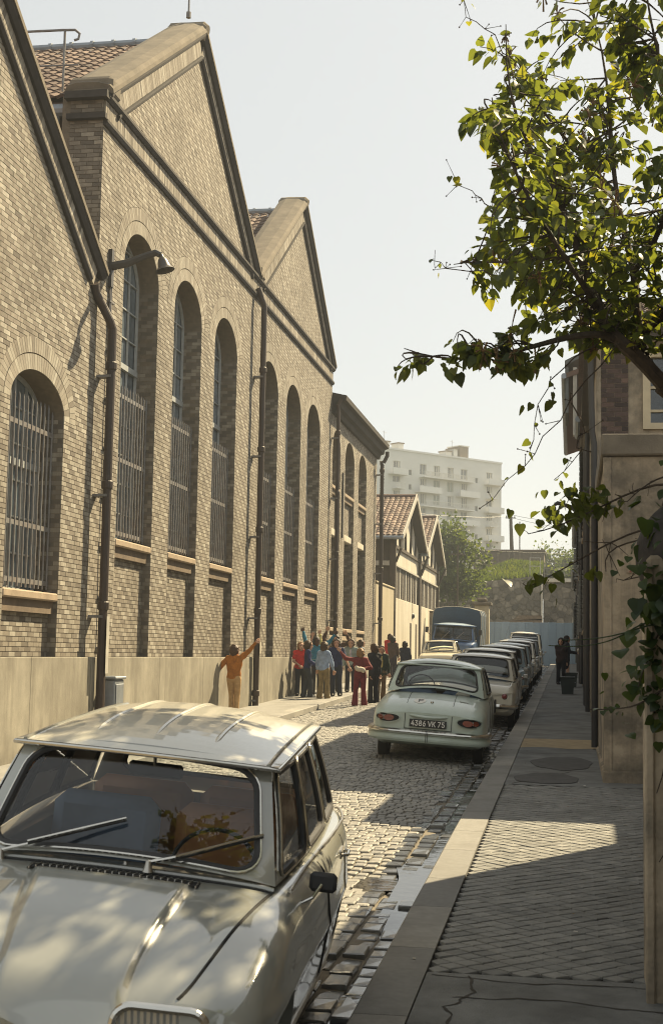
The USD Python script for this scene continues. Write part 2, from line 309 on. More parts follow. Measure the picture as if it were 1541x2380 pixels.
top = road_z(C[:, 0], C[:, 1]) + RNG.normal(0, 0.0028, len(C)) + wet * RNG.normal(0, 0.008, len(C))
V, F = chamfer_blocks(C, np.array([1.0, 0]), np.array([0, 1.0]), HX, HY, top, 0.06, 0.010, 0.006, RNG, 0.004)
tones = np.clip(RNG.normal(0.5, 0.25, len(C)), 0, 1)
S = seen(np.column_stack([C, top])); vis = (S[:, 0] > 800) & (S[:, 0] < 1541) & (S[:, 1] < 2380) & (S[:, 1] > 1000)
score = np.where(vis, 1 / S[:, 2], 0)
d = wet == 0
pieces('cobble', V[d], F, tones[d], 'cobble', road, score[d], rest_name='cobble_rows')
pieces('gutter_stone', V[~d], F, tones[~d], 'wet_cobble', road, score[~d], most=140, rest_name='gutter_stone_rows')

# water standing in the gutter and in the puddle
def water_sheet(x0, x1, y0, y1, lift, fn=None, nx=6, ny=60):
    xs = np.linspace(x0, x1, nx); ys = np.linspace(y0, y1, ny); X, Y = np.meshgrid(xs, ys, indexing='ij')
    if fn is not None: X = fn(X, Y)
    return X, Y
yy = np.linspace(4.5, 70, 400); edge = KR - 0.10 - 0.30 * meshkit.noise(np.column_stack([yy * 0.9, yy * 0, yy * 0]), 3)
P = np.stack([np.column_stack([np.full_like(yy, KR - 0.001), yy, gy(yy) + 0.004]), np.column_stack([edge, yy, gy(yy) + 0.004])], 0)
tt = np.linspace(0, 1, 4)[:, None, None]
P = P[0] * (1 - tt) + P[1] * tt
P[..., 2] = gy(P[..., 1]) + 0.005 + 0.020 * (meshkit.noise(np.stack([P[..., 1] * 1.3, P[..., 0] * 3, P[..., 0] * 0], -1), 5) - 0.5)
obj('gutter_water', MB().grid(P), 'water', kind='stuff', label='thin film of dirty water running along the right gutter', cat='water')
an = np.linspace(0, 2 * np.pi, 60, endpoint=False); rr = 1 + 0.16 * np.sin(3 * an + 1) + 0.1 * np.sin(5 * an)
pz = float(road_z(-1.4, 11.25)) + 0.028
pud = sg.Polygon(np.column_stack([-1.46 + 0.52 * rr * np.cos(an), 11.25 + 0.42 * rr * np.sin(an)])).intersection(sg.box(-9, 5, KR - 0.002, 20))
obj('puddle', MB().prism(pud, lambda s, t, d: np.column_stack([s, t, pz + 0.004 * d])), 'water', kind='stuff', label='still puddle on the cobbles beside the sunlit kerb', cat='puddle')

# right pavement
pav_r = obj('pavement', MB().grid(np.stack(np.meshgrid(np.linspace(-0.80, 4.2, 6), np.linspace(2, 76, 60), indexing='ij') + [0], -1) if False else
    np.stack([*(lambda a, b: (a, b, gy(b) + 0.10))(*np.meshgrid(np.linspace(-0.80, 4.2, 6), np.linspace(2, 76, 75), indexing='ij'))], -1), flip=True), 'joint', kind='structure')
def slab(x0, x1, y0, y1, lift=0.12, n=20):
    X, Y = np.meshgrid(np.linspace(x0, x1, 4), np.linspace(y0, y1, n), indexing='ij')
    return MB().grid(np.stack([X, Y, gy(Y) + lift], -1), flip=True)
def wavy_slab(x0, x1, y0, y1, lift, n=40, amp=0.05, seed=0):
    t = np.linspace(x0, x1, n)
    ya = y0 + amp * (meshkit.fbm(np.column_stack([t * 1.7, t * 0, t * 0]), 3, seed) - 0.5) * 2
    P = np.stack([np.column_stack([t, ya * (1 - q) + y1 * q, gy(ya * (1 - q) + y1 * q) + lift]) for q in np.linspace(0, 1, 6)], 1)
    return MB().grid(P, flip=True)
obj('asphalt_slab', slab(-0.79, 4.2, 2.0, 8.0, 0.119), 'pavement', pav_r)
obj('asphalt_slab', wavy_slab(-0.79, 4.2, 17.2, 76, 0.119, amp=0.1, seed=4), 'pavement', pav_r)
# diamond laid tiles
q = 0.118; C = []
for i in range(-90, 140):
    for j in range(-90, 140):
        x = (i - j) * q / math.sqrt(2); y = 8.0 + (i + j) * q / math.sqrt(2)
        if -0.79 + q * 0.3 < x < 1.3 and 8.05 < y < 17.15: C.append((x, y))
C = np.array(C); h = np.full(len(C), q / 2 - 0.0045)
top = gy(C[:, 1]) + 0.12 + RNG.normal(0, 0.0012, len(C))
e = math.sqrt(0.5)
V, F = chamfer_blocks(C, np.array([e, e]), np.array([-e, e]), h, h, top, 0.019, 0.004, 0.004, np.random.default_rng(3), 0.0022)
V[..., 0] = np.maximum(V[..., 0], -0.79)
S = seen(np.column_stack([C, top])); vis = (S[:, 0] < 1500) & (S[:, 1] < 2380)
pieces('pavement_tile', V, F, np.clip(RNG.normal(0.5, 0.22, len(C)), 0, 1), 'pavement_tile', pav_r, np.where(vis, 1 / S[:, 2], 0), rest_name='pavement_tile_rows')
for cx, cy, rx, ry in ((-0.12, 20.0, 0.42, 0.95), (-0.3, 17.95, 0.40, 0.62)):
    an = np.linspace(0, 2 * np.pi, 40, endpoint=False); rr = 1 + 0.05 * np.sin(3 * an + cx * 9) + 0.04 * np.sin(7 * an)
    obj('repair_patch', MB().prism(sg.Polygon(np.column_stack([cx + rx * rr * np.cos(an), cy + ry * rr * np.sin(an)])), lambda s, t, d: np.column_stack([s, t, gy(t) + 0.122 + 0.005 * d])), 'patch', pav_r)
def ground_strip(pts, w, lift, mat_, name, parent, n=40, amp=0.03, seed=0):
    t = np.linspace(0, 1, len(pts)); p = np.array(pts, float); u = np.linspace(0, 1, n); c = np.column_stack([np.interp(u, t, p[:, 0]), np.interp(u, t, p[:, 1])])
    c += amp * (np.stack([meshkit.fbm(np.column_stack([u * 9, u * 0 + k, u * 0]), 3, seed + k) for k in (0, 1)], 1) - 0.5) * 2
    d = np.gradient(c, axis=0); d /= np.linalg.norm(d, axis=1, keepdims=True); nn = np.column_stack([-d[:, 1], d[:, 0]]); ww = w * (0.35 + meshkit.noise(np.column_stack([u * 14, u * 0, u * 0]), seed))[:, None]
    P = np.stack([c - nn * ww, c + nn * ww], 1); obj(name, MB().grid(np.dstack([P, gy(P[..., 1]) + lift])), mat_, parent)
for k, pts in enumerate((((-0.75, 7.93), (-0.2, 7.86), (0.3, 7.9), (0.9, 7.8)), ((-0.6, 7.5), (-0.1, 7.55), (0.5, 7.42)), ((-0.55, 6.9), (-0.62, 7.3), (-0.5, 7.6), (-0.56, 7.95)), ((-0.7, 17.3), (0.0, 18.9), (0.3, 19.0)), ((-0.75, 21.3), (0.3, 21.7)), ((-0.75, 26), (0.3, 26.3)), ((-0.75, 31), (0.3, 30.8)))):
    ground_strip(pts, 0.006 + 0.00035 * pts[0][1], 0.1215, 'joint', 'crack', pav_r, seed=k * 7 + 1)
obj('dust_strip', wavy_slab(-0.79, 0.40, 22.4, 24.3, 0.1212, amp=0.35, seed=9), 'dust_strip', pav_r)
m = MB(); lr = np.random.default_rng(12)
for _ in range(46):
    x, y = lr.uniform(-1.02, 0.6), lr.uniform(7.0, 24); s_ = lr.uniform(0.006, 0.02); a = lr.uniform(0, 6.28); z = float(gy(y)) + 0.127
    q_ = np.array([(-1, -.4), (1, -.6), (.8, .5), (-.7, .6)]) * s_; q_ = q_ @ np.array([[math.cos(a), -math.sin(a)], [math.sin(a), math.cos(a)]])
    m.add(np.column_stack([q_ + [x, y], z + lr.uniform(0, .006, 4)]), [[0, 1, 2, 3]], lr.uniform(0, 1))
obj('litter', m, 'litter_scrap', kind='stuff', label='small scraps and dry leaves scattered over the right pavement', cat='litter')
# right kerb stones
kr = obj('kerb', slab(KR + 0.001, -0.79, 2.0, 76, 0.10, 80), 'joint', kind='structure')
y = 4.0
while y < 75:
    L = RNG.uniform(0.95, 1.5); y2 = y + L - 0.008
    P = []
    for yy_ in (y, y2):
        g = float(gy(yy_)); P += [(KR, yy_, g - 0.12), (KR, yy_, g + 0.108), (KR + 0.014, yy_, g + 0.122), (-0.797, yy_, g + 0.124), (-0.797, yy_, g - 0.02)]
    F_ = [[0, 1, 6, 5], [1, 2, 7, 6], [2, 3, 8, 7], [3, 4, 9, 8]]; Fc = [[0, 4, 3], [0, 3, 2], [0, 2, 1], [5, 8, 9], [5, 7, 8], [5, 6, 7]]
    f = np.vstack([np.array(F_)[:, [0, 2, 1]], np.array(F_)[:, [0, 3, 2]], Fc])
    obj('kerb_stone', (np.array(P), f), 'kerb_stone', kr, tone=RNG.uniform(0, 1)); y += L
# left pavement and kerb
pl = obj('left_pavement', slab(-7.45, KL - 0.26, 2.0, 76, 0.118, 80), 'kerb_stone', tone=0.75, kind='structure')
kl = obj('left_kerb', slab(KL - 0.26, KL - 0.001, 2.0, 76, 0.10, 80), 'joint', kind='structure')
y = 4.0
while y < 75:
    L = RNG.uniform(0.95, 1.5); y2 = y + L - 0.01; P = []
    for yy_ in (y, y2):
        g = float(gy(yy_)); P += [(KL, yy_, g - 0.12), (KL, yy_, g + 0.105), (KL - 0.015, yy_, g + 0.12), (KL - 0.255, yy_, g + 0.122), (KL - 0.255, yy_, g - 0.02)]
    obj('kerb_stone', (np.array(P), f), 'kerb_stone', kl, tone=RNG.uniform(0.3, 1)); y += L

# ------------------------------------------------------------------ brick halls on the left
XF = -7.4
def face(X=XF):                                   # a wall plane seen from +x : (s, z, d) -> (X + d, s, z)
    return lambda s, z, d: np.column_stack([X + np.asarray(d) + 0 * np.asarray(s), s, z])
def endwall(Y, sign=-1):                          # a wall plane seen from -y : s is x
    return lambda s, z, d: np.column_stack([s, Y + sign * np.asarray(d) + 0 * np.asarray(s), z])
def brick_skin(region, fn, parent, course=0.07, mat_='brick', score=None, most=300, depth=0.012, own='brick', rest='brick_courses', flip=False, seed=1, stretch=0.22, bias=0.0, joint=0.009, z0=None):
    rng = np.random.default_rng(seed)
    x0, y0, x1, y1 = region.bounds; R = []; T = []
    if z0 is not None: y0 = z0
    k = 0; z = y0
    while z < y1:
        x = x0 - (k % 2) * stretch * 0.5 - 0.03 - stretch; b = 0
        while x < x1:
            R.append((x + joint / 2, z + joint / 2, x + stretch - joint / 2, z + course - joint / 2)); T.append(0.34 if (b + k // 2) % 2 else 0.66); x += stretch; b += 1
        z += course; k += 1
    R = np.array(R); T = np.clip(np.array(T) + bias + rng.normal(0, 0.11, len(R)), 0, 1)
    B = shapely.box(R[:, 0], R[:, 1], R[:, 2], R[:, 3]); shapely.prepare(region)
    inside = shapely.contains(region, B); cut = shapely.intersects(region, B) & ~inside
    Ri, Ti = R[inside], T[inside]; n = len(Ri)
    out = np.stack([rng.uniform(-0.001, 0.003, n)] * 4, 1)
    S4 = Ri[:, [0, 2, 2, 0]]; Z4 = Ri[:, [1, 1, 3, 3]]
    def pts(d): return fn(S4.ravel(), Z4.ravel(), d.ravel()).reshape(n, 4, 3)
    V = np.concatenate([pts(np.full((n, 4), -depth)), pts(out)], 1)
    f = np.array([[4, 5, 6, 7], [0, 1, 5, 4], [1, 2, 6, 5], [2, 3, 7, 6], [3, 0, 4, 7]]); F = np.vstack([f[:, [0, 1, 2]], f[:, [0, 2, 3]]])
    sc = np.zeros(n)
    if most:
        S = seen(V[:, 4:].mean(1)); sc = np.where((S[:, 0] > 0) & (S[:, 0] < PW) & (S[:, 1] > 0) & (S[:, 1] < 1640), 1 / S[:, 2], 0)
        e = V[:, 5] - V[:, 4]; u = seen(V[:, 4]); w = seen(V[:, 6]); sc = sc * 0 + np.where(sc > 0, np.abs((w - u)[:, 0] * (w - u)[:, 1]), 0)
    pieces(own, V, F, Ti, mat_, parent, sc, most, rest)
    m = MB()
    for g, t in zip(shapely.intersection(region, B[cut]), T[cut]): m.prism(g, fn, t, -depth, 0.001)
    if m.n: obj('cut_' + own + 's', m, mat_, parent, kind='stuff')
def rect(a, b, c, d): return sg.box(a, b, c, d)
def arch_poly(a, b, z0, zs, zc, grow=0.0, n=26):
    c, hw = (a + b) / 2, (b - a) / 2 + grow; th = np.linspace(0, np.pi, n)
    return sg.Polygon([(c + hw, z0), *zip(c + hw * np.cos(th), zs + (zc - zs + grow) * np.sin(th)), (c - hw, z0)])
def arch_ring(parent, a, b, zs, zc, fn, rings=2, th=0.225, seed=0):
    rng = np.random.default_rng(seed); c, hw, rise = (a + b) / 2, (b - a) / 2, zc - zs
    for r in range(rings):
        t = np.linspace(0, np.pi, 240); off = r * (th + 0.012)
        px, pz = c + (hw + off) * np.cos(t), zs + (rise + off) * np.sin(t)
        L = np.concatenate([[0], np.cumsum(np.hypot(np.diff(px), np.diff(pz)))]); n = int(L[-1] / 0.075)
        cut = np.interp(np.linspace(0, L[-1], n + 1), L, t)
        m = MB()
        for i in range(n):
            u, v = cut[i] + 0.004, cut[i + 1] - 0.004
            q = [(c + (hw + off + o) * math.cos(w), zs + (rise + off + o) * math.sin(w)) for w, o in ((u, 0.006), (u, th), (v, th), (v, 0.006))]
            m.prism(sg.Polygon(q), fn, np.clip(rng.normal(0.6, 0.13), 0, 1), -0.012, 0.004)
        obj('arch_ring', m, 'brick', parent)
def window_fill(parent, a, b, z0, zs, zc, X, nx, bar_z, panes=True):
    w = holder('window', parent)
    shape = arch_poly(a, b, z0, zs, zc)
    obj('pane', MB().prism(shape, face(X - 0.02), d0=-0.01, d1=0.0), 'old_glass', w)
    fr = MB(); f = face(X)
    fr.prism(shape.difference(shape.buffer(-0.05)), f, d0=-0.01, d1=0.035)
    for s in np.linspace(a, b, nx + 1)[1:-1]:
        fr.prism(rect(s - 0.014, z0, s + 0.014, zc).intersection(shape), f, d0=-0.012, d1=0.02)
    z = z0 + 0.02
    while z < zc:
        fr.prism(rect(a, z - 0.012, b, z + 0.012).intersection(shape), f, d0=-0.011, d1=0.018); z += 0.52
    for z in bar_z:
        fr.prism(rect(a, z - 0.05, b, z + 0.05).intersection(shape), f, d0=-0.013, d1=0.05)
    fr.prism(rect((a + b) / 2 - 0.035, z0, (a + b) / 2 + 0.035, zc).intersection(shape), f, d0=-0.014, d1=0.045)
    obj('window_frame', fr, 'window_steel', w)
    return w
def grille(parent, a, b, z0, z1, X, rails, shape=None, spacing=0.15):
    g = holder('window_grille', parent); n = int((b - a) / spacing)
    for s in np.linspace(a + 0.06, b - 0.06, n):
        top = z1
        if shape is not None:
            l = sg.LineString([(s, z0), (s, z1)]).intersection(shape); top = l.bounds[3] - 0.05 if not l.is_empty else z1
        obj('bar', MB().tube([(X, s, z0), (X, s, top - 0.06), (X, s, top)], [0.016, 0.016, 0.002], 6), 'iron', g)
    for z in rails: obj('rail', MB().box((X - 0.022, a, z - 0.035), (X + 0.004, b, z + 0.035)), 'iron', g)
def sweep(parent, name, mat_, p0, p1, prof):
    """profile (d outward, n up) extruded from p0 to p1, both (s, z)"""
    p0, p1 = np.array(p0, float), np.array(p1, float); t = (p1 - p0) / np.linalg.norm(p1 - p0); nn = np.array([-t[1], t[0]])
    if nn[1] < 0: nn = -nn
    pr = np.array(prof, float); k = len(pr)
    V = [(XF + d, *(p + nn * h)) for p in (p0, p1) for d, h in pr]
    f = [[i, (i + 1) % k, k + (i + 1) % k, k + i] for i in range(k)]
    F = np.vstack([[(a, b, c), (a, c, d)] for a, b, c, d in f] + [[(0, i + 1, i), (k, k + i, k + i + 1)] for i in range(1, k - 1)])
    return obj(name, (np.array(V), F), mat_, parent)
COPING = [(-0.68, 0), (-0.68, 0.09), (-0.62, 0.16), (-0.45, 0.20), (-0.1, 0.19), (0.09, 0.14), (0.14, 0.07), (0.14, 0)]
def soldier(parent, p0, p1, lo, hi, out=0.03, seed=0, step=0.075):
    rng = np.random.default_rng(seed); p0, p1 = np.array(p0, float), np.array(p1, float); L = np.linalg.norm(p1 - p0); t = (p1 - p0) / L; nn = np.array([-t[1], t[0]])
    if nn[1] < 0: nn = -nn
    m = MB()
    for a in np.arange(0, L - step, step):
        q = [p0 + t * (a + u) + nn * h for u, h in ((0.004, lo), (step - 0.004, lo), (step - 0.004, hi), (0.004, hi))]
        m.prism(sg.Polygon(q), face(), np.clip(rng.normal(0.5, 0.18), 0, 1), -0.012, out + rng.uniform(-.002, .002))
    obj('soldier_course', m, 'brick', parent)
    return sg.Polygon([p0 + nn * lo, p1 + nn * lo, p1 + nn * hi, p0 + nn * hi])
def gable_trim(parent, foot, peak, seed):
    """raking parapet: coping, moulding, soldier band, moulding; returns the covered polygon"""
    p0, p1 = np.array(foot, float), np.array(peak, float); t = (p1 - p0) / np.linalg.norm(p1 - p0); n = np.array([-t[1], t[0]])
    if n[1] < 0: n = -n
    sweep(parent, 'coping', 'coping', p0 + t * 0.0, p1 + t * 0.12, COPING)
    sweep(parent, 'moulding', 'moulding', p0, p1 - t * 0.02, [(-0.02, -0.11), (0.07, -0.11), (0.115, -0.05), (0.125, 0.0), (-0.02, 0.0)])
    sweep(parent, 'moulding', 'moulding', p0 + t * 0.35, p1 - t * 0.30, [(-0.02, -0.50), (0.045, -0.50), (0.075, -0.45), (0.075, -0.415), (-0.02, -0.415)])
    soldier(parent, p0 + t * 0.2, p1 - t * 0.2, -0.41, -0.115, 0.03, seed)
    return sg.Polygon([p0 + n * 0.01, p1 + n * 0.01, p1 - n * 0.5, p0 - n * 0.5])
def tiles_roof(parent, o, du, dv, nu, nv, mat_='roof_tile', own=300, seed=0, name='tile', wave=0.03):
    """courses of tiles; o: eave corner, du along the eave, dv up the slope (one tile each)"""
    o, du, dv = (np.array(q, float) for q in (o, du, dv)); n = np.cross(du, dv); n /= np.linalg.norm(n)
    if n[2] < 0: n = -n
    rng = np.random.default_rng(seed); V = []; T = []
    for j in range(nv):
        for i in range(nu):
            p = o + du * i + dv * j + n * (0.0 + rng.uniform(-.003, .003))
            a, b = p + n * 0.035, p + dv * 1.12 + n * 0.012
            c = [a + n * 0.0, a + du * 0.28 + n * wave, a + du * 0.62 + n * wave * 0.9, a + du * 0.97 - n * 0.004]
            d = [q + (b - a) for q in c]; e = [q - n * 0.022 for q in (c[0], c[3])]
            V.append([*c, *d, *e]); T.append(np.clip(rng.normal(0.5, 0.22), 0, 1))
    F = np.array([[0, 1, 5], [0, 5, 4], [1, 2, 6], [1, 6, 5], [2, 3, 7], [2, 7, 6], [8, 1, 0], [8, 9, 2], [8, 2, 1], [9, 3, 2]])
    V = np.array(V); S = seen(V.mean(1)); sc = np.where((S[:, 0] > 0) & (S[:, 0] < PW) & (S[:, 1] > 0), 1 / S[:, 2], 0)
    pieces(name, V, F, np.array(T), mat_, parent, sc, own, 'tile_courses')
def downpipe(name, label, y, ztop, zbot, x=-7.19, r=0.07, bend=None, parent=None, mat_='rust_pipe'):
    t = thing(name, label, 'downpipe')
    pts = [(x, y, zbot), (x, y, ztop)]
    if bend is not None: pts = [(x, y, zbot), (x, y, ztop - 0.5), (x, y, ztop - 0.38), (x - 0.03, y - 0.06, ztop - 0.25), *bend]
    obj('pipe', MB().tube(pts, r, 14), mat_, t, smooth=40)
    z = zbot + 0.25
    while z < ztop - 0.6:
        obj('collar', MB().tube([(x, y, z), (x, y, z + 0.02), (x, y, z + 0.12), (x, y, z + 0.14)], [r * 1.05, r * 1.28, r * 1.28, r * 1.05], 14), mat_, t, smooth=40)
        obj('bracket', MB().box((XF - 0.02, y - r * 1.25, z - 0.12), (x + 0.02, y + r * 1.25, z - 0.08)), 'iron', t); z += 1.9
    return t

def hall(name, label, y0, y1, wins, outline, z_base, sill, spring, crown, seed, solid_depth=0.70):
    h = thing(name, label, 'building')
    wallp = sg.Polygon(outline); holes = []
    for a, b in wins: holes.append(arch_poly(a, b, z_base, spring, crown))
    body = wallp.difference(unary_union(holes)) if holes else wallp
    obj('wall', MB().prism(body, face(), d0=-solid_depth, d1=-0.0115), 'mortar', h)
    return h, wallp, body
def sill_and_panel(h, a, b, zb, zs, seed, panel=True):
    obj('window_sill', bevel_box((XF - 0.40, a + 0.004, zs - 0.12), (XF + 0.01, b - 0.004, zs), 0.02), 'stone_sill', h)
    obj('sill_course', MB().box((XF - 0.3, a + 0.02, zs - 0.30), (XF - 0.06, b - 0.02, zs - 0.123)), 'soot_brick', h, tone=0.5)
    if panel:
        obj('panel_wall', MB().box((XF - 0.5, a - 0.02, zb - 0.3), (XF - 0.152, b + 0.02, zs - 0.31)), 'mortar', h)
        brick_skin(rect(a, zb, b, zs - 0.305), face(XF - 0.14), h, most=0, rest='recess_bricks', seed=seed, bias=-0.06)
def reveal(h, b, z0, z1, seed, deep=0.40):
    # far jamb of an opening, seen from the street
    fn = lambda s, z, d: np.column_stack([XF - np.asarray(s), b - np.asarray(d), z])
    brick_skin(rect(0.012, z0, deep, z1), fn, h, most=0, rest='jamb_bricks', seed=seed, bias=-0.26, depth=0.008)  # same bricks, tone lowered to paint in the shade of the reveal

def base_plinth(h, y0, y1, ztop=1.87, gaps=()):
    cuts = [y0, *np.arange(math.ceil(y0 / 3.05) * 3.05, y1, 3.05), y1]; cuts = sorted(set(np.round(cuts, 3)))
    for a, b in zip(cuts[:-1], cuts[1:]):
        if b - a > 0.1: obj('concrete_panel', bevel_box((XF - 0.3, a + 0.0015, -0.4), (XF + 0.115, b - 0.0015, ztop), 0.006), 'concrete', h)

# hall one, nearest, lower
h1, wp, body = hall('brick_hall', 'nearest brick hall with a barred arched window, cut by the left edge of the picture', 8.0, 20.72, [(11.2, 13.2), (14.35, 16.35), (17.47, 19.5)],
    [(8, -0.3), (20.72, -0.3), (20.72, 7.92), (15.2, 11.45), (9.7, 7.92), (8, 7.92)], 1.87, 2.79, 5.35, 5.88, 11)
cov = [gable_trim(h1, (20.86, 7.92), (15.2, 11.52), 1), gable_trim(h1, (9.6, 7.92), (15.2, 11.52), 2)]
rings = [arch_poly(a, b, 5.35, 5.35, 5.88, 0.46) for a, b in [(11.2, 13.2), (14.35, 16.35), (17.47, 19.5)]]
brick_skin(body.difference(unary_union(cov + rings)).intersection(rect(14, 1.87, 20.72, 12)), face(), h1, seed=5)
for i, (a, b) in enumerate([(11.2, 13.2), (14.35, 16.35), (17.47, 19.5)]):
    obj('room_behind', MB().box((XF - 0.9, a - .1, 1.8), (XF - 0.705, b + .1, 6.0)), 'dark_interior', h1)
    window_fill(h1, a, b, 2.79, 5.35, 5.88, XF - 0.40, 4, (4.62,))
    sill_and_panel(h1, a, b, 1.87, 2.79, 20 + i)
    if i == 2:
        grille(h1, a, b, 2.84, 5.6, XF - 0.16, (2.93, 3.72, 5.12), arch_poly(a, b, 2.8, 5.35, 5.88))
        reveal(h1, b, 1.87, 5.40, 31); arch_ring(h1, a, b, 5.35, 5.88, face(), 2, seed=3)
base_plinth(h1, 8, 20.72)
obj('roof', MB().add([(-8.05, 20.7, 7.9), (-20, 20.7, 7.9), (-20, 15.2, 11.3), (-8.05, 15.2, 11.3), (-8.05, 9.7, 7.9), (-20, 9.7, 7.9), ], [[0, 1, 2, 3], [3, 2, 5, 4]]), 'roof_tile', h1, tone=0.4)

W23 = [(22.02, 24.02), (25.07, 27.05), (28.12, 30.12), (32.62, 34.62), (35.67, 37.7), (38.67, 40.72)]
def tall_hall(name, label, y0, y1, wins, seed, pk):
    h, wp, body = hall(name, label, y0, y1, wins, [(y0, -0.3), (y1, -0.3), (y1, 10.88), (pk, 14.42), (y0, 10.88)], 1.87, 3.82, 8.45, 9.2, seed)
    cov = [gable_trim(h, (y0 + 0.05, 10.92), (pk, 14.48), seed), gable_trim(h, (y1 - 0.02, 10.92), (pk, 14.48), seed + 1)]
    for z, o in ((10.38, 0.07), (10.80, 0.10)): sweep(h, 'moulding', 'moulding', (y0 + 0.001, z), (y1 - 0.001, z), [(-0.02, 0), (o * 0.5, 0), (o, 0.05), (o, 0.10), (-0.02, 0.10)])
    band = soldier(h, (y0 + 0.02, 10.48), (y1 - 0.02, 10.48), 0.005, 0.315, 0.025, seed + 3)
    cov += [rect(y0, 10.38, y1, 10.9)]; cov += [arch_poly(a, b, 8.45, 8.45, 9.2, 0.47) for a, b in wins]
    brick_skin(body.difference(unary_union(cov)).intersection(rect(y0, 1.87, y1, 16)), face(), h, seed=seed)
    for i, (a, b) in enumerate(wins):
        obj('room_behind', MB().box((XF - 0.95, a - .1, 1.8), (XF - 0.705, b + .1, 9.3)), 'dark_interior', h)
        window_fill(h, a, b, 3.82, 8.45, 9.2, XF - 0.40, 4, (6.95,))
        grille(h, a, b, 3.88, 6.5, XF - 0.15, (3.95, 5.2, 6.3), None, 0.15 if y0 < 25 else 0.19)
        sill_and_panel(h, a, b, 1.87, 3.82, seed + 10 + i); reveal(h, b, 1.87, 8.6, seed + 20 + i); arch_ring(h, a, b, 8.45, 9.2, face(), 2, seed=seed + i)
    obj('kneeler', bevel_box((XF - 0.62, y0 + 0.003, 10.9), (XF + 0.12, y0 + 0.5, 11.22), 0.06), 'coping', h)
    obj('gable_cap', MB().tube([(XF - 0.66, pk, 14.50), (XF - 0.6, pk, 14.51), (XF + 0.08, pk, 14.50), (XF + 0.138, pk, 14.48)], [0.12, 0.19, 0.19, 0.13], 14), 'coping', h, smooth=50)
    base_plinth(h, y0, y1)
    # roof behind the gable, near slope tiled
    eave, ridge = np.array([-8.1, y0 + 0.25, 10.95]), np.array([-8.1, pk, 14.25])
    obj('roof_deck', MB().add([(-8.04, y0 + .2, 10.85), (-19, y0 + .2, 10.85), (-19, pk, 14.18), (-8.04, pk, 14.18), (-8.04, y1, 10.85), (-19, y1, 10.85)], [[0, 1, 2, 3], [3, 2, 5, 4]]), 'roof_tile', h, tone=0.15)
    rf = holder('roof', h); nv = 19; dv = (ridge - eave) / nv
    tiles_roof(rf, eave + [0, 0, 0.02], (-0.235, 0, 0), dv, 17, nv, seed=seed)
    m = MB().tube([(-8.04, pk, 14.32), (-14, pk, 14.32)], 0.09, 8)
    for k in range(12): m.tube([(-8.3 - k * 0.45, pk, 14.32), (-8.36 - k * 0.45, pk, 14.32)], 0.115, 8)
    obj('ridge', m, 'zinc', h, smooth=40)
    obj('side_wall', MB().box((-19, y0 + 0.55, 0), (-7.96, y0 + 0.8, 10.7)), 'soot_brick', h, tone=0.3)
    return h
h2 = tall_hall('brick_hall', 'tall brick hall with three arched windows and the wall lamp, behind the nearest hall', 20.76, 31.84, W23[:3], 40, 26.35)
h3 = tall_hall('brick_hall', 'tall gabled brick hall between two drainpipes, directly behind the gathered children', 31.86, 42.72, W23[3:], 70, 37.35)
# the near corner of hall two stands above hall one
brick_skin(rect(-7.96, 7.4, -7.41, 10.45), endwall(20.752), h2, most=0, rest='corner_bricks', seed=9, bias=-0.28)  # lowered tone paints the shade of this flank into the bricks
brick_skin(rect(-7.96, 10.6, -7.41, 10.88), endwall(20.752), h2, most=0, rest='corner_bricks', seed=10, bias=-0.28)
obj('moulding', MB().box((-8.0, 20.66, 10.47), (-7.34, 20.758, 10.56)), 'moulding', h2)
obj('moulding', MB().box((-8.03, 20.62, 10.80), (-7.31, 20.758, 10.92)), 'moulding', h2)
obj('gutter', MB().tube([(-19, 20.93, 10.72), (-8.02, 20.93, 10.72)], 0.11, 10), 'zinc', h2, smooth=40)
obj('roof_pipe', MB().tube([(-8.28, 20.93, 10.62), (-8.28, 20.95, 10.45), (-8.2, 21.1, 10.2), (-8.12, 21.2, 9.95), (-8.1, 21.2, 9.6), (-8.1, 21.2, 7.4)], 0.075, 10), 'zinc', h2, smooth=40)
rail = thing('roof_railing', 'thin metal railing with a hooked end standing on the tiled roof', 'railing')
obj('post', MB().tube([(-8.36, 21.4, 10.98), (-8.36, 21.4, 12.33)], 0.022, 8), 'iron', rail)
obj('top_rail', MB().tube([(-11, 21.4, 12.36), (-8.4, 21.4, 12.32), (-8.18, 21.4, 12.31), (-8.1, 21.4, 12.24), (-8.12, 21.4, 12.15), (-8.19, 21.4, 12.13)], 0.022, 8), 'iron', rail)
obj('middle_rail', MB().tube([(-11, 21.4, 11.75), (-8.1, 21.4, 11.7)], 0.014, 6), 'iron', rail)
rod = thing('lightning_rod', 'thin lightning rod on the highest gable peak', 'rod')
obj('rod', MB().tube([(-7.65, 26.3, 14.8), (-7.65, 26.3, 15.9)], [0.022, 0.012], 6), 'iron', rod)
obj('foot', MB().tube([(-7.65, 26.3, 14.78), (-7.65, 26.3, 14.9)], 0.05, 8), 'iron', rod)

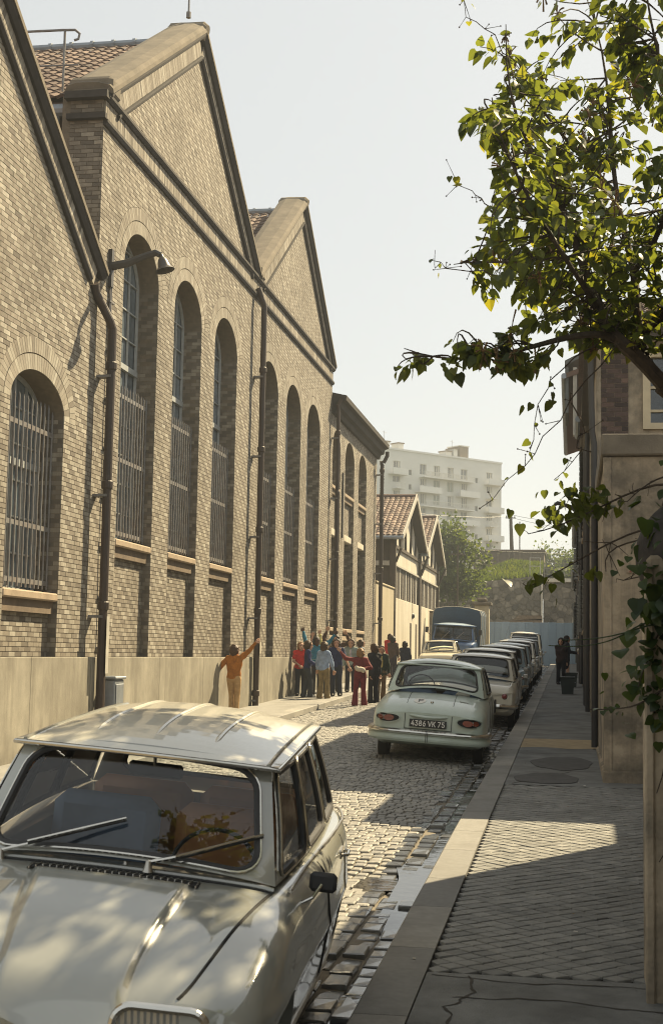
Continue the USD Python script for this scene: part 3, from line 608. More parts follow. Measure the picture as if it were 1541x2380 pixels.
# hall four: arches above, tall openings below, a plain cornice
W4 = [(42.98, 44.52), (45.5, 47.47), (48.5, 50.4)]
h4 = thing('brick_hall', 'farthest brick hall with a flat cornice and stacked narrow openings', 'building')
holes = [arch_poly(a, b, 1.87, 8.45, 9.1) for a, b in W4]
body = rect(42.74, -0.3, 53.1, 9.62).difference(unary_union(holes))
obj('wall', MB().prism(body, face(), d0=-0.64, d1=-0.0115), 'mortar', h4)
brick_skin(body.intersection(rect(42.74, 1.87, 53.1, 9.5)), face(), h4, seed=90, stretch=0.24, bias=-0.02)
for i, (a, b) in enumerate(W4):
    obj('room_behind', MB().box((XF - 0.95, a - .1, 1.8), (XF - 0.645, b + .1, 9.3)), 'dark_interior', h4)
    window_fill(h4, a, b, 7.3, 8.45, 9.1, XF - 0.45, 3, ())
    obj('panel_wall', MB().box((XF - 0.5, a - 0.02, 5.95), (XF - 0.152, b + 0.02, 7.02)), 'mortar', h4)
    brick_skin(rect(a, 5.96, b, 7.0), face(XF - 0.14), h4, most=0, rest='recess_bricks', seed=100 + i, bias=-0.06)
    obj('window_sill', bevel_box((XF - 0.46, a + .004, 7.18), (XF + 0.01, b - .004, 7.30), 0.02), 'stone_sill', h4)
    obj('sill_course', MB().box((XF - 0.3, a + .02, 7.03), (XF - 0.05, b - .02, 7.177)), 'soot_brick', h4, tone=0.4)
    obj('lintel', bevel_box((XF - 0.3, a + .004, 5.72), (XF - 0.06, b - .004, 5.94), 0.02), 'white_plaster', h4)
    obj('window_frame', MB().prism(rect(a, 2.8, b, 5.72).difference(unary_union([rect(a + .12 + k * 0.62, 2.9 + j * 0.95, a + .12 + k * .62 + .5, 3.75 + j * .95) for k in range(3) for j in range(3)])), face(XF - 0.5), d0=0, d1=0.05), 'window_steel', h4)
    obj('window_sill', bevel_box((XF - 0.46, a + .004, 2.68), (XF + 0.01, b - .004, 2.80), 0.02), 'stone_sill', h4)
    obj('sill_course', MB().box((XF - 0.3, a + .02, 2.42), (XF - 0.04, b - .02, 2.56)), 'stone_sill', h4)
    obj('panel_wall', MB().box((XF - 0.5, a - .02, 1.5), (XF - 0.152, b + .02, 2.66)), 'mortar', h4)
    brick_skin(rect(a, 1.87, b, 2.4), face(XF - 0.14), h4, most=0, rest='recess_bricks', seed=110 + i, bias=-0.06)
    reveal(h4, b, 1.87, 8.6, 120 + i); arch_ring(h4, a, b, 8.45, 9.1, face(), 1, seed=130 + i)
sweep(h4, 'cornice', 'moulding', (42.74, 9.5), (53.25, 9.5), [(-0.6, 0), (0.1, 0), (0.14, 0.16), (0.26, 0.2), (0.30, 0.38), (0.44, 0.42), (0.46, 0.56), (-0.6, 0.8)])
obj('roof', MB().add([(-7.9, 42.75, 10.25), (-7.9, 53.2, 10.25), (-18, 53.2, 12.5), (-18, 42.75, 12.5)], [[0, 1, 2, 3]]), 'zinc', h4)
obj('end_wall', MB().box((-18, 52.8, 0), (XF - 0.645, 53.09, 10.2)), 'soot_brick', h4, tone=0.4)
base_plinth(h4, 42.74, 53.1)
obj('tie_bar', MB().box((XF - .01, 44.9, 5.75), (XF + 0.05, 44.98, 7.9)), 'black_iron', h4)

downpipe('rusty_downpipe', 'rusty iron drainpipe at the corner of the nearest brick hall, pasted paper low down', 20.93, 7.45, 0.45, bend=[(-7.3, 20.78, 7.38), (-7.36, 20.6, 7.55), (-7.36, 20.5, 7.7)])
downpipe('rusty_downpipe', 'rusty drainpipe that the child in orange is touching', 31.84, 10.55, 0.72, bend=[(-7.25, 31.78, 10.4), (-7.32, 31.74, 10.6)])
downpipe('rusty_downpipe', 'slim dark drainpipe behind the children, at the start of the far hall', 42.74, 10.0, 0.95, r=0.06, bend=[(-7.2, 42.72, 9.75), (-7.1, 42.72, 9.95)])
downpipe('rusty_downpipe', 'drainpipe at the far end of the last brick hall with a pale top', 52.95, 9.6, 1.1, x=-7.17, r=0.075, bend=[(-7.1, 52.95, 9.35), (-6.98, 52.95, 9.6), (-6.98, 52.95, 9.75)])
cond = thing('electric_conduit', 'thin grey electric conduit running up the wall beside the rusty drainpipe', 'cable')
m = MB(); zz = np.linspace(1.6, 8.0, 40)
obj('cable', MB().tube(np.column_stack([np.full(40, XF + 0.03), 21.45 + 0.03 * np.sin(zz * 2.3) - 0.02 * zz + 0.05, zz]), 0.02, 6), 'iron', cond)
obj('cable', MB().tube(np.column_stack([np.full(40, XF + 0.03), 21.28 + 0.012 * np.sin(zz * 3.1), zz]), 0.012, 6), 'iron', cond)
for z in np.arange(2, 8, 0.8): obj('clip', MB().box((XF, 21.24, z), (XF + .05, 21.46, z + .03)), 'iron', cond)
bx = thing('meter_box', 'grey metal meter box on the concrete base beside the drainpipe', 'box')
obj('box', bevel_box((XF + 0.116, 21.25, 0.3), (XF + 0.33, 21.72, 1.52), 0.02), 'zinc', bx)
obj('lid', bevel_box((XF + 0.112, 21.22, 1.523), (XF + 0.36, 21.76, 1.57), 0.015), 'zinc', bx)
obj('door', bevel_box((XF + 0.331, 21.30, 0.45), (XF + 0.345, 21.67, 1.45), 0.006), 'zinc', bx)
pst = obj('poster', bevel_box((-7.103, 20.86, 1.62), (-7.098, 20.99, 2.5), 0.001), 'grey_wood', label='narrow weathered paper strip pasted on the near rusty drainpipe', cat='poster')
pst2 = obj('paper_slip', bevel_box((-7.101, 31.79, 1.95), (-7.096, 31.9, 2.22), 0.001), 'white_plaster', label='small white paper slip on the drainpipe at the raised hand', cat='paper')

def wall_lamp(name, label, base, out, side=1):
    """arm lamp with a bell shade; base: foot on the wall, out: direction"""
    t = thing(name, label, 'lamp'); b = np.array(base, float); o = np.array(out, float)
    side_v = np.cross([0, 0, 1.0], o)
    obj('wall_plate', MB().obox(b - side_v * 0.06 - [0, 0, 0.35] + o * 0.0, side_v * 0.12, o * 0.06, (0, 0, 0.62)), 'black_iron', t)
    obj('arm', MB().tube([b + o * 0.05, b + o * 0.3 + [0, 0, 0.04], b + o * 0.62 + [0, 0, 0.16], b + o * 0.78 + [0, 0, 0.2], b + o * 0.86 + [0, 0, 0.16]], [0.075, 0.07, 0.055, 0.06, 0.05], 8), 'black_iron', t, smooth=40)
    ax = np.array(o) * -0.28 + np.array([0, 0, 1.0])
    top = b + o * 0.86 + [0, 0, 0.18]
    v, f = lathe([(0.001, 0), (0.04, -0.01), (0.06, -0.10), (0.10, -0.14), (0.13, -0.22), (0.155, -0.34), (0.20, -0.42), (0.245, -0.445), (0.235, -0.44), (0.14, -0.33), (0.09, -0.16)], 24); v = v * 0.66
    obj('shade', (place(v, top, ax), f), 'shade_enamel', t, smooth=50)
    v, f = lathe([(0.001, -0.22), (0.05, -0.24), (0.07, -0.30), (0.05, -0.36), (0.001, -0.38)], 14); v = v * 0.66
    obj('bulb', (place(v, top, ax), f), 'far_window', t, smooth=50)
    return t
wall_lamp('street_lamp', 'bell shaped lamp on an iron arm fixed to the tall brick hall', (XF, 21.28, 8.2), (1, 0, 0))

# ------------------------------------------------------------------ sheds with tiled roofs behind the halls
yard = thing('yard_wall', 'pale plaster yard wall between the last brick hall and the timber shed', 'wall')
obj('wall', bevel_box((XF - 0.35, 53.15, 0.6), (XF + 0.02, 58.75, 4.72), 0.02), 'pale_plaster', yard)
obj('coping', bevel_box((XF - 0.4, 53.15, 4.723), (XF + 0.06, 58.75, 4.80), 0.02), 'pale_plaster', yard)
def shed(label, ya, yb, seed):
    t = thing('timber_shed', label, 'shed'); ym = (ya + yb) / 2; zp = 9.2; xo = -7.0
    def zr(y): return zp - (zp - 7.0) * abs(y - ym) / ((yb - ya) / 2 + 0.25)
    obj('lower_wall', bevel_box((XF - 0.3, ya + 0.17, 0.8), (XF, yb - 0.17, 4.40), 0.02), 'white_plaster', t)
    for y in (ya, yb): obj('post', bevel_box((XF - 0.2, y - 0.16, 0.8), (XF + 0.06, y + 0.16, 6.95), 0.02), 'dark_wood', t)
    n = 26
    for k in range(n):
        y = ya + 0.2 + (yb - ya - 0.4) * (k + 0.5) / n
        obj('slat', MB().box((XF - 0.1 - 0.03 * (k % 2), y - 0.155, 4.41), (XF - 0.06 - 0.03 * (k % 2), y + 0.155, 5.80)), 'dark_wood' if k % 3 else 'grey_wood', t)
    g = sg.Polygon([(ya + .17, 5.82), (yb - .17, 5.82), (yb - .17, zr(yb) - 0.1), (ym, zp - 0.15), (ya + .17, zr(ya) - 0.1)])
    obj('gable_panel', MB().prism(g, face(XF - 0.05), d0=-0.1, d1=0), 'white_plaster', t)
    obj('tie_beam', MB().box((XF - 0.06, ya + .1, 6.52), (XF + 0.04, yb - .1, 6.66)), 'dark_wood', t)
    obj('rail_beam', MB().box((XF - 0.16, ya + .17, 5.76), (XF + 0.03, yb - .17, 5.84)), 'grey_wood', t)
    for a in (-0.6, -0.2, 0.2, 0.6):
        y = ym + a * (yb - ya) / 2
        obj('strut', MB().tube([(XF + 0.0, y, 6.64), (XF + 0.0, y + 0.35 * np.sign(a), min(zr(y), zr(y + .35 * np.sign(a))) - 0.18)], 0.05, 4), 'dark_wood', t)
    for y, s in ((ya, -1), (yb, 1)):
        e = (xo, y + s * 0.28, 6.95); p = (xo, ym, zp + 0.06)
        obj('bargeboard', MB().obox(np.array(e) - [0.05, 0, 0.13], (0.06, 0, 0), np.array(p) - e, (0, 0, 0.26)), 'grey_wood', t)
        obj('roof_slope', MB().add([(xo, y + s * .3, 6.97), (-17, y + s * .3, 6.97), (-17, ym, zp + 0.02), (xo, ym, zp + 0.02)], [[0, 1, 2, 3]]), 'dark_wood', t)
        obj('brace', MB().tube([(XF + 0.05, y - s * 0.02, 5.9), (xo + 0.02, y + s * 0.05, 6.85)], 0.06, 6), 'dark_wood', t)
        obj('pendant', bevel_box((xo - 0.09, y + s * 0.28 - 0.06, 6.45), (xo + 0.03, y + s * 0.28 + 0.06, 6.9), 0.01), 'grey_wood', t)
    rf = holder('roof', t); L = 1.0; dv = np.array([0, (ym - ya + 0.3), zp - 6.97]); nv = 17
    tiles_roof(rf, (xo - 0.05, ya - 0.3, 7.0), (-0.24, 0, 0), dv / nv, 18, nv, seed=seed, wave=0.045)
    obj('ridge_cap', MB().tube([(xo + 0.02, ym, zp + 0.08), (-12, ym, zp + 0.08)], 0.1, 8), 'roof_tile', t, smooth=40, tone=None)
    obj('gutter', MB().tube([(xo, ya - 0.36, 6.92), (-12, ya - 0.36, 6.92)], 0.08, 8), 'zinc', t, smooth=40)
    obj('side_wall', MB().box((-15, ya - 0.02, 0.8), (XF - 0.21, ya + 0.12, 6.9)), 'dark_wood', t)
    obj('side_beam', MB().box((-15, ya - 0.12, 5.75), (XF - 0.21, ya - 0.025, 5.95)), 'grey_wood', t)
    obj('inner', MB().box((-15, yb - 0.1, 0.8), (XF - 0.31, yb - 0.02, 6.9)), 'dark_interior', t)
    return t
s1 = shed('nearer of the two gabled timber sheds with tiled roof, above the pale wall', 59.0, 68.9, 5)
obj('door', bevel_box((XF - 0.05, 65.0, 1.25), (XF + 0.02, 65.55, 3.45), 0.01), 'dark_wood', s1)
obj('door', bevel_box((XF - 0.05, 67.3, 1.25), (XF + 0.02, 67.85, 3.45), 0.01), 'dark_wood', s1)
s2 = shed('farther of the two gabled timber sheds, beside the round green tree', 69.25, 78.7, 6)
bl = thing('bulkhead_lamp', 'small round lamp on the pale shed wall above the narrow doors', 'lamp')
v, f = lathe([(0.001, 0.1), (0.08, 0.09), (0.13, 0.04), (0.14, 0.0)], 16); obj('lamp_body', (place(v, (XF + 0.02, 65.9, 3.8), (1, 0, 0), (0, 1, 0)), f), 'black_iron', bl, smooth=50)
obj('cable', MB().tube([(XF + 0.01, 65.9, 4.4), (XF + 0.02, 65.9, 3.9)], 0.012, 6), 'black_iron', bl)

# ------------------------------------------------------------------ right side: garden walls and houses
gw = thing('garden_wall', 'added plaster garden wall out of view at the right, shaped for its shadow, the tree leaning over it', 'wall')
obj('wall', bevel_box((0.95, 1.0, -0.2), (1.3, 13.69, 4.5), 0.02), 'plaster', gw)  # unseen wall, its end and height set to shape the pavement shadow
obj('coping', bevel_box((0.90, 1.0, 4.503), (1.35, 13.72, 4.62), 0.03), 'coping', gw)
gp = thing('gate_pillar', 'dark gate pillar with a rounded cap at the right edge, under the climbing plant', 'pillar')
obj('shaft', bevel_box((0.40, 7.62, 0.0), (0.94, 8.2, 2.55), 0.02), 'plaster', gp)
obj('strip', bevel_box((0.385, 7.60, 0.2), (0.43, 7.68, 2.5), 0.008), 'plaster', gp)
cp = trimesh.creation.icosphere(3, 1.0); cp.apply_scale((0.34, 0.36, 0.34)); cp.apply_translation((0.69, 7.9, 2.56))
obj('cap', cp, 'moulding', gp, smooth=True)
rear = thing('court_house', 'unseen low house wing added behind the courtyard wall to shade the pavement edge', 'building')
obj('wall', bevel_box((2.8, 9.0, 0.0), (9.0, 17.6, 4.6), 0.03), 'plaster', rear)  # added out of view so its shadow bounds the sunlit paving
obj('roof', MB().add([(2.7, 8.9, 4.62), (9, 8.9, 4.62), (9, 17.6, 4.62), (2.7, 17.6, 4.62), (5.5, 10, 6.2), (5.5, 17.6, 6.2)], [[0, 1, 4], [0, 4, 5], [0, 5, 3], [1, 2, 5], [1, 5, 4]]), 'roof_tile', rear, tone=0.4)
ann = thing('plaster_annex', 'low ochre plaster block with a plain capped top at the end of the tiled pavement', 'building')
obj('wall', bevel_box((0.42, 17.72, 0.1), (4.5, 22.45, 4.52), 0.015), 'plaster', ann)
obj('corner_strip', bevel_box((0.395, 17.70, 0.1), (0.50, 17.8, 4.51), 0.01), 'plaster', ann)
obj('cap', bevel_box((0.37, 17.66, 4.523), (4.55, 22.45, 4.80), 0.02), 'coping', ann)
obj('base', bevel_box((0.385, 17.69, 0.1), (4.5, 22.45, 0.62), 0.02), 'plaster', ann)
npl = thing('number_plate', 'tiny dark red house number plate on the ochre plaster block', 'sign')
obj('plate', bevel_box((0.68, 17.705, 3.05), (0.80, 17.718, 3.13), 0.004), 'stone_sill', npl)
flat('number_red', (0.22, 0.03, 0.02), 0.5)
tm = meshkit.text_mesh('19', 0.055, 0.004); v = np.array(tm.vertices)
obj('digits', (np.column_stack([0.70 + v[:, 0], 17.704 - v[:, 2], 3.062 + v[:, 1]]), tm.faces), 'number_red', npl)

ha = thing('corner_house', 'plastered house with a dark brick corner and a cream window under a tiled roof', 'building')
body = rect(0.45, 0.1, 7.0, 7.12).difference(rect(1.24, 5.72, 2.25, 6.82))
obj('wall', MB().prism(body, endwall(22.6), d0=-0.3, d1=0), 'plaster', ha)
obj('side_wall', bevel_box((0.42, 22.62, 0.2), (0.72, 31.0, 7.12), 0.01), 'plaster', ha)
obj('corner_strip', bevel_box((0.40, 22.57, 0.2), (0.475, 22.66, 7.11), 0.01), 'plaster', ha)
q = sg.box(0.48, 4.6, 0.90, 7.1)
obj('quoin_wall', MB().prism(q, endwall(22.596), d0=-0.02, d1=0.012), 'pale_mortar', ha)
brick_skin(q, endwall(22.57), ha, course=0.078, mat_='red_brick', most=60, own='brick', rest='brick_courses', seed=33, stretch=0.23, depth=0.016, bias=-0.12)
obj('window_frame', MB().prism(rect(1.13, 5.64, 2.36, 6.92).difference(rect(1.25, 5.74, 2.24, 6.81)), endwall(22.58), d0=-0.12, d1=0.03), 'cream_paint', ha)
m = MB().box((1.25, 22.60, 6.30), (2.24, 22.64, 6.34)).box((1.25, 22.60, 5.92), (2.24, 22.64, 5.96)).box((1.72, 22.598, 5.74), (1.79, 22.645, 6.81))
obj('casement', m, 'cream_paint', ha)
obj('curtain', bevel_box((1.27, 22.72, 5.75), (1.42, 22.76, 6.35), 0.01), 'cream_paint', ha)
glass_pane('house_glass', (0.4, 0.43, 0.45), 1.8)
obj('pane', MB().box((1.25, 22.66, 5.74), (2.24, 22.665, 6.81)), 'house_glass', ha)
obj('room', MB().box((1.1, 22.92, 5.5), (2.6, 23.4, 7.0)), 'dark_interior', ha)
obj('fascia', bevel_box((0.28, 22.35, 7.14), (7.2, 22.58, 7.36), 0.02), 'dark_wood', ha)
obj('gutter', MB().tube([(0.30, 22.27, 7.42), (7, 22.27, 7.42)], 0.085, 10), 'zinc', ha, smooth=40)
obj('soffit', MB().box((0.22, 22.3, 7.09), (7.2, 31, 7.137)), 'dark_wood', ha)
rf = holder('roof', ha); tiles_roof(rf, (0.22, 22.2, 7.45), (0.235, 0, 0), np.array([0, 1.6, 0.55]) / 6, 14, 6, seed=8)
obj('roof_deck', MB().add([(0.15, 22.22, 7.40), (8, 22.22, 7.40), (8, 23.9, 7.97), (0.15, 23.9, 7.97), (0.15, 31, 7.97), (8, 31, 7.97)], [[0, 1, 2, 3], [3, 2, 5, 4]]), 'roof_tile', ha, tone=0.1)
obj('ridge', MB().tube([(0.15, 23.85, 8.0), (8, 23.85, 8.0)], 0.07, 8), 'zinc', ha, smooth=40)
obj('downpipe', MB().tube([(0.30, 22.45, 7.4), (0.30, 22.5, 7.1), (0.33, 22.5, 5.6), (0.36, 22.5, 5.4), (0.36, 22.5, 0.6)], 0.05, 10), 'black_iron', ha, smooth=40)

def row_house(name, label, y0, y1, x, z, roof_x, seed):
    t = thing(name, label, 'building'); rng = np.random.default_rng(seed)
    wins = [(y, z0, 0.95, 1.5) for y in np.arange(y0 + 1.2, y1 - 1.6, 2.6) for z0 in ((2.6, 5.4) if z > 7 else (2.6, 4.9))]
    op = unary_union([sg.box(y, z0 + 0.02 * y * 0.2, y + w, z0 + 0.02 * y * .2 + hh) for y, z0, w, hh in wins] + [sg.box(y0 + 0.25, 0.3, y0 + 1.1, 0.02 * y0 + 2.2)])
    fnr = lambda s, zz, d: np.column_stack([x - np.asarray(d) + 0 * np.asarray(s), s, zz])
    obj('wall', MB().prism(sg.box(y0, 0.2, y1, z).difference(op), fnr, d0=-0.35, d1=0), 'plaster', t)
    obj('core', MB().box((x + 0.36, y0, 0.2), (x + 6, y1, z)), 'dark_interior', t)
    obj('door', MB().box((x + 0.15, y0 + 0.26, 0.3), (x + 0.2, y0 + 1.09, 0.02 * y0 + 2.19)), 'dark_wood', t)
    for k, (y, z0, w, hh) in enumerate(wins):
        zz = z0 + 0.02 * y * .2
        obj('window_sill', bevel_box((x - 0.09, y - 0.06, zz - 0.1), (x + 0.1, y + w + 0.06, zz - 0.004), 0.01), 'stone_sill', t)
        wd = holder('window', t); obj('sash', MB().prism(sg.box(y, zz, y + w, zz + hh).difference(unary_union([sg.box(y + .07 + i * .42, zz + .07 + j * .7, y + .45 + i * .42, zz + .7 + j * .7) for i in (0, 1) for j in (0, 1)])), fnr, d0=-0.17, d1=-0.12), 'cream_paint', wd)
        obj('pane', MB().box((x + 0.155, y, zz), (x + 0.16, y + w, zz + hh)), 'old_glass', wd)
        for side in (-1, 1):
            yy_ = y - 0.01 if side < 0 else y + w + 0.01; a = rng.uniform(0.05, 0.22)
            m = MB(); n = 12
            for i in range(n):
                m.obox((x - 0.02, yy_, zz + hh * i / n), (-a, side * math.sqrt(max(0.46 ** 2 - a * a, 0.01)), 0), (0.03, 0.012 * side, 0.012), (0, 0, hh / n - 0.025))
            obj('shutter', m, 'shutter_wood', t)
    obj('cornice', bevel_box((x - 0.14, y0, z - 0.25), (x + 0.1, y1, z - 0.003), 0.03), 'coping', t)
    obj('roof', MB().add([(roof_x, y0, z), (roof_x, y1, z), (x + 4, y1, z + 1.6), (x + 4, y0, z + 1.6), (roof_x, y0, z + 0.12), (roof_x, y1, z + 0.12), (x + 4, y1, z + 1.75), (x + 4, y0, z + 1.75)], BOXF), 'roof_tile', t, tone=0.3)
    obj('gutter', MB().tube([(roof_x - 0.05, y0, z + 0.05), (roof_x - 0.05, y1, z + 0.05)], 0.07, 8), 'zinc', t, smooth=40)
    for y in (y0 + 0.08, y1 - 0.3): obj('downpipe', MB().tube([(x - 0.07, y, z - 0.1), (x - 0.07, y, 0.02 * y + 0.2)], 0.05, 8), 'black_iron', t, smooth=40)
    return t
row_house('row_house', 'narrow terraced house just past the brick corner, with half open shutters', 31.05, 33.6, 0.42, 7.2, 0.2, 1)
hb = row_house('row_house', 'taller terraced house with a deep overhanging roof and louvred shutters', 33.65, 46.8, 0.40, 8.7, -0.12, 2)
obj('overhang_board', bevel_box((-0.14, 33.7, 7.85), (-0.06, 35.6, 8.98), 0.01), 'shutter_wood', hb)
obj('overhang_soffit', MB().add([(-0.15, 33.62, 9.0), (0.5, 33.62, 9.32), (0.5, 36, 9.32), (-0.15, 36, 9.0), (-0.15, 33.62, 9.12), (0.5, 33.62, 9.44), (0.5, 36, 9.44), (-0.15, 36, 9.12)], BOXF), 'shutter_wood', hb)
obj('overhang_post', bevel_box((0.04, 33.7, 7.3), (0.14, 33.9, 8.97), 0.01), 'grey_wood', hb)
row_house('row_house', 'low terraced house at the far end of the right pavement', 46.85, 60, 0.36, 6.6, 0.15, 3)
row_house('row_house', 'last dark terraced house before the blue hoarding', 60.05, 75.5, 0.34, 5.6, 0.12, 4)
wall_lamp('street_lamp', 'bell shaped street lamp on the terraced houses to the right, against the sky', (0.40, 40.0, 6.15), (-1, 0, 0))
def trash(label, x0, y0, x1, y1, h):
    g = float(gy((y0 + y1) / 2)) + 0.12
    t = thing('rubbish_bin', label, 'bin', 'rubbish bins on the far right pavement'); xm, ym = (x0 + x1) / 2, (y0 + y1) / 2
    m = MB(); a = [(x0 + .04, y0 + .04), (x1 - .04, y0 + .04), (x1 - .04, y1 - .04), (x0 + .04, y1 - .04)]; b = [(x0, y0), (x1, y0), (x1, y1), (x0, y1)]
    m.add([(*p, g) for p in a] + [(*p, g + h) for p in b], BOXF); obj('tub', m, 'bin_green', t)
    obj('rim', bevel_box((x0 - .02, y0 - .02, g + h + 0.002), (x1 + .02, y1 + .02, g + h + .04), 0.01), 'bin_green', t)
    for s in (x0 - 0.03, x1 + 0.0): obj('handle', MB().box((s, ym - .08, g + h * .7), (s + .03, ym + .08, g + h * .76)), 'zinc', t)
flat('bin_green', (0.02, 0.03, 0.026), 0.5)
trash('nearer dark green rubbish bin against the terraced houses', -0.30, 40.9, 0.10, 41.4, 0.45)
trash('farther dark rubbish bin beside the standing women', -0.18, 45.8, 0.2, 46.3, 0.42)

# ------------------------------------------------------------------ the end of the street and beyond
hd = thing('hoarding', 'pale blue board hoarding closing the end of the street', 'fence')
for k in range(16):
    x = -4.55 + k * 0.42
    obj('board', bevel_box((x, 76.5 + 0.02 * (k % 2), 1.4), (x + 0.416, 76.56 + 0.02 * (k % 2), 3.82 + 0.01 * (k % 3)), 0.006), 'blue_hoarding', hd, tone=random.random())
gpil = thing('garden_pillar', 'tall plaster gate pillar with a stone cap beside the blue truck', 'pillar')
obj('shaft', bevel_box((-4.86, 71.7, 1.2), (-4.12, 72.4, 4.55), 0.02), 'pale_plaster', gpil)
obj('cap', bevel_box((-4.98, 71.6, 4.553), (-4.0, 72.5, 4.72), 0.03), 'coping', gpil)
obj('finial', bevel_box((-4.75, 71.75, 4.723), (-4.25, 72.3, 4.95), 0.08), 'coping', gpil)
cw = thing('garden_wall', 'ochre plaster wall behind the blue truck, joined to the gate pillar', 'wall')
obj('wall', bevel_box((-7.2, 72.0, 1.2), (-4.865, 72.25, 4.15), 0.02), 'plaster', cw)
obj('coping', bevel_box((-7.2, 71.95, 4.153), (-4.865, 72.3, 4.25), 0.02), 'coping', cw)
sh = thing('brick_ledge', 'low brick ledge with a slanting end showing over the blue hoarding', 'wall')
obj('ledge', MB().add([(-4.4, 84, 1.5), (-1.7, 84, 1.5), (-1.7, 85, 1.5), (-4.4, 85, 1.5), (-4.4, 84, 4.05), (-1.7, 84, 4.22), (-1.7, 85, 4.22), (-4.4, 85, 4.05)], BOXF), 'soot_brick', sh, tone=0.4)
obj('parapet', MB().add([(-3.5, 84.0, 4.1), (-1.7, 84.0, 4.15), (-1.7, 84.3, 4.15), (-3.3, 84.3, 4.1), (-3.1, 84.0, 4.42), (-1.7, 84.0, 4.42), (-1.7, 84.3, 4.42), (-3.1, 84.3, 4.42)], BOXF), 'soot_brick', sh, tone=0.7)

def rubble_wall(name, label, x0, z0, x1, z1, Y, zb, nstone, seed, own=300):
    """a wall of uneven stones: one cell of a Voronoi diagram for each"""
    t = thing(name, label, 'wall'); rng = np.random.default_rng(seed)
    poly = sg.Polygon([(x0, zb), (x1, zb), (x1, z1), (x0, z0)])
    obj('wall', MB().prism(poly, endwall(Y), d0=-0.6, d1=-0.02), 'rubble_joint', t)
    P = np.column_stack([rng.uniform(x0 - 1, x1 + 1, nstone), rng.uniform(zb - 1, max(z0, z1) + 1, nstone)])
    for _ in range(2):
        vo = Voronoi(P)
        P = np.array([vo.vertices[vo.regions[r]].mean(0) if -1 not in vo.regions[r] and len(vo.regions[r]) else P[i] for i, r in enumerate(vo.point_region)])
        P = np.clip(P, [x0 - 1.5, zb - 1.5], [x1 + 1.5, max(z0, z1) + 1.5])
    P += rng.normal(0, 0.05, P.shape); vo = Voronoi(P); big = MB(); k = 0
    for i, r in enumerate(vo.point_region):
        reg = vo.regions[r]
        if -1 in reg or len(reg) < 3: continue
        g = sg.Polygon(vo.vertices[reg]).buffer(-0.022).intersection(poly)
        if g.is_empty or g.area < 0.01 or g.geom_type != 'Polygon': continue
        tone = np.clip(rng.normal(0.5, 0.28), 0, 1); o = rng.uniform(0.0, 0.05); inner = g.buffer(-0.03)
        m = MB(); fn = endwall(Y)
        m.prism(g.simplify(0.01), fn, tone, -0.03, o)
        if not inner.is_empty and inner.geom_type == 'Polygon': m.prism(inner.simplify(0.01), fn, tone, o - 0.01, o + 0.02)
        if k < own: obj('stone', m, 'rubble', t)
        else:
            v, f, tt = m.mesh(); big.add(v, f, tt)
        k += 1
    if big.n: obj('stone_courses', big, 'rubble', t, kind='stuff')
    return t
rw = rubble_wall('stone_wall', 'dark rubble retaining wall below the grassy bank', -13.0, 6.4, -2.05, 7.72, 100.0, 1.5, 620, 3)
obj('end_strip', bevel_box((-2.1, 99.9, 1.5), (-1.98, 100.3, 7.78), 0.02), 'white_plaster', rw)
rubble_wall('stone_wall', 'shaded rubble wall to the right of the bank, with a pale rim on top', -1.97, 7.30, 3.0, 7.30, 101.2, 1.5, 240, 4, 200)
rim = thing('wall_rim', 'pale concrete rim running along the right rubble wall', 'rim')
obj('rim', bevel_box((-1.97, 100.9, 7.303), (3.0, 101.8, 7.56), 0.02), 'white_plaster', rim)
fen = thing('wire_fence', 'thin wire fence on the rim of the right rubble wall', 'fence')
for x in np.arange(-1.9, 3, 0.7): obj('post', MB().tube([(x, 101.3, 7.56), (x, 101.3, 8.7)], 0.03, 6), 'iron', fen)
for z in (7.9, 8.3, 8.68): obj('wire', MB().tube([(-1.97, 101.3, z), (3, 101.3, z)], 0.012, 4), 'iron', fen)
brl = thing('metal_railing', 'small metal railing at the corner of the grassy bank', 'railing')
for p in [((-2.9, 100.5, 7.7), (-2.9, 100.5, 9.0)), ((-2.15, 100.5, 7.7), (-2.15, 100.5, 9.0))]: obj('post', MB().tube(p, 0.03, 6), 'grey_wood', brl)
for z in (8.99, 8.4): obj('rail', MB().tube([(-2.9, 100.5, z), (-2.15, 100.5, z)], 0.03, 6), 'grey_wood', brl)

# the bank
def bank_z(x, y):
    t = np.clip((y - 100.4) / 9.5, 0, 1); s = t * t * (3 - 2 * t)
    edge = 6.45 + (x + 13) * 0.116; top = np.where(x < -7, 8.4, np.where(x < -4.6, 8.4 + (x + 7) / 2.4 * 0.95, 9.35 - (x + 4.6) * 0.12))
    return edge * (1 - s) + top * s + 0.15 * (meshkit.fbm(np.stack([x * 0.8, y * 0.6, 0 * x], -1), 3, 2) - 0.5)
xs = np.linspace(-16, -2.05, 60); ys = np.concatenate([np.linspace(100.35, 112, 40), [118, 125, 150, 176]])
X, Y = np.meshgrid(xs, ys, indexing='ij')
obj('grass_bank', MB().grid(np.stack([X, Y, bank_z(X, Y)], -1), flip=True), 'meadow', kind='structure')
xs = np.linspace(-2.0, 60, 12); ys = np.linspace(101.9, 176, 6); X, Y = np.meshgrid(xs, ys, indexing='ij')
obj('terrace', MB().grid(np.stack([X, Y, 7.35 + 0.01 * (Y - 100)], -1), flip=True), 'meadow', kind='structure')
xs = np.linspace(-120, -15.9, 12); ys = np.linspace(110, 176, 6); X, Y = np.meshgrid(xs, ys, indexing='ij')
obj('terrace', MB().grid(np.stack([X, Y, 8.35 + 0.0 * Y], -1), flip=True), 'meadow', kind='structure')
m = MB(); rng = np.random.default_rng(5); n = 15000
gx = rng.uniform(-13.5, -2.1, n); gyy = rng.uniform(100.4, 111.5, n); gz = bank_z(gx, gyy)
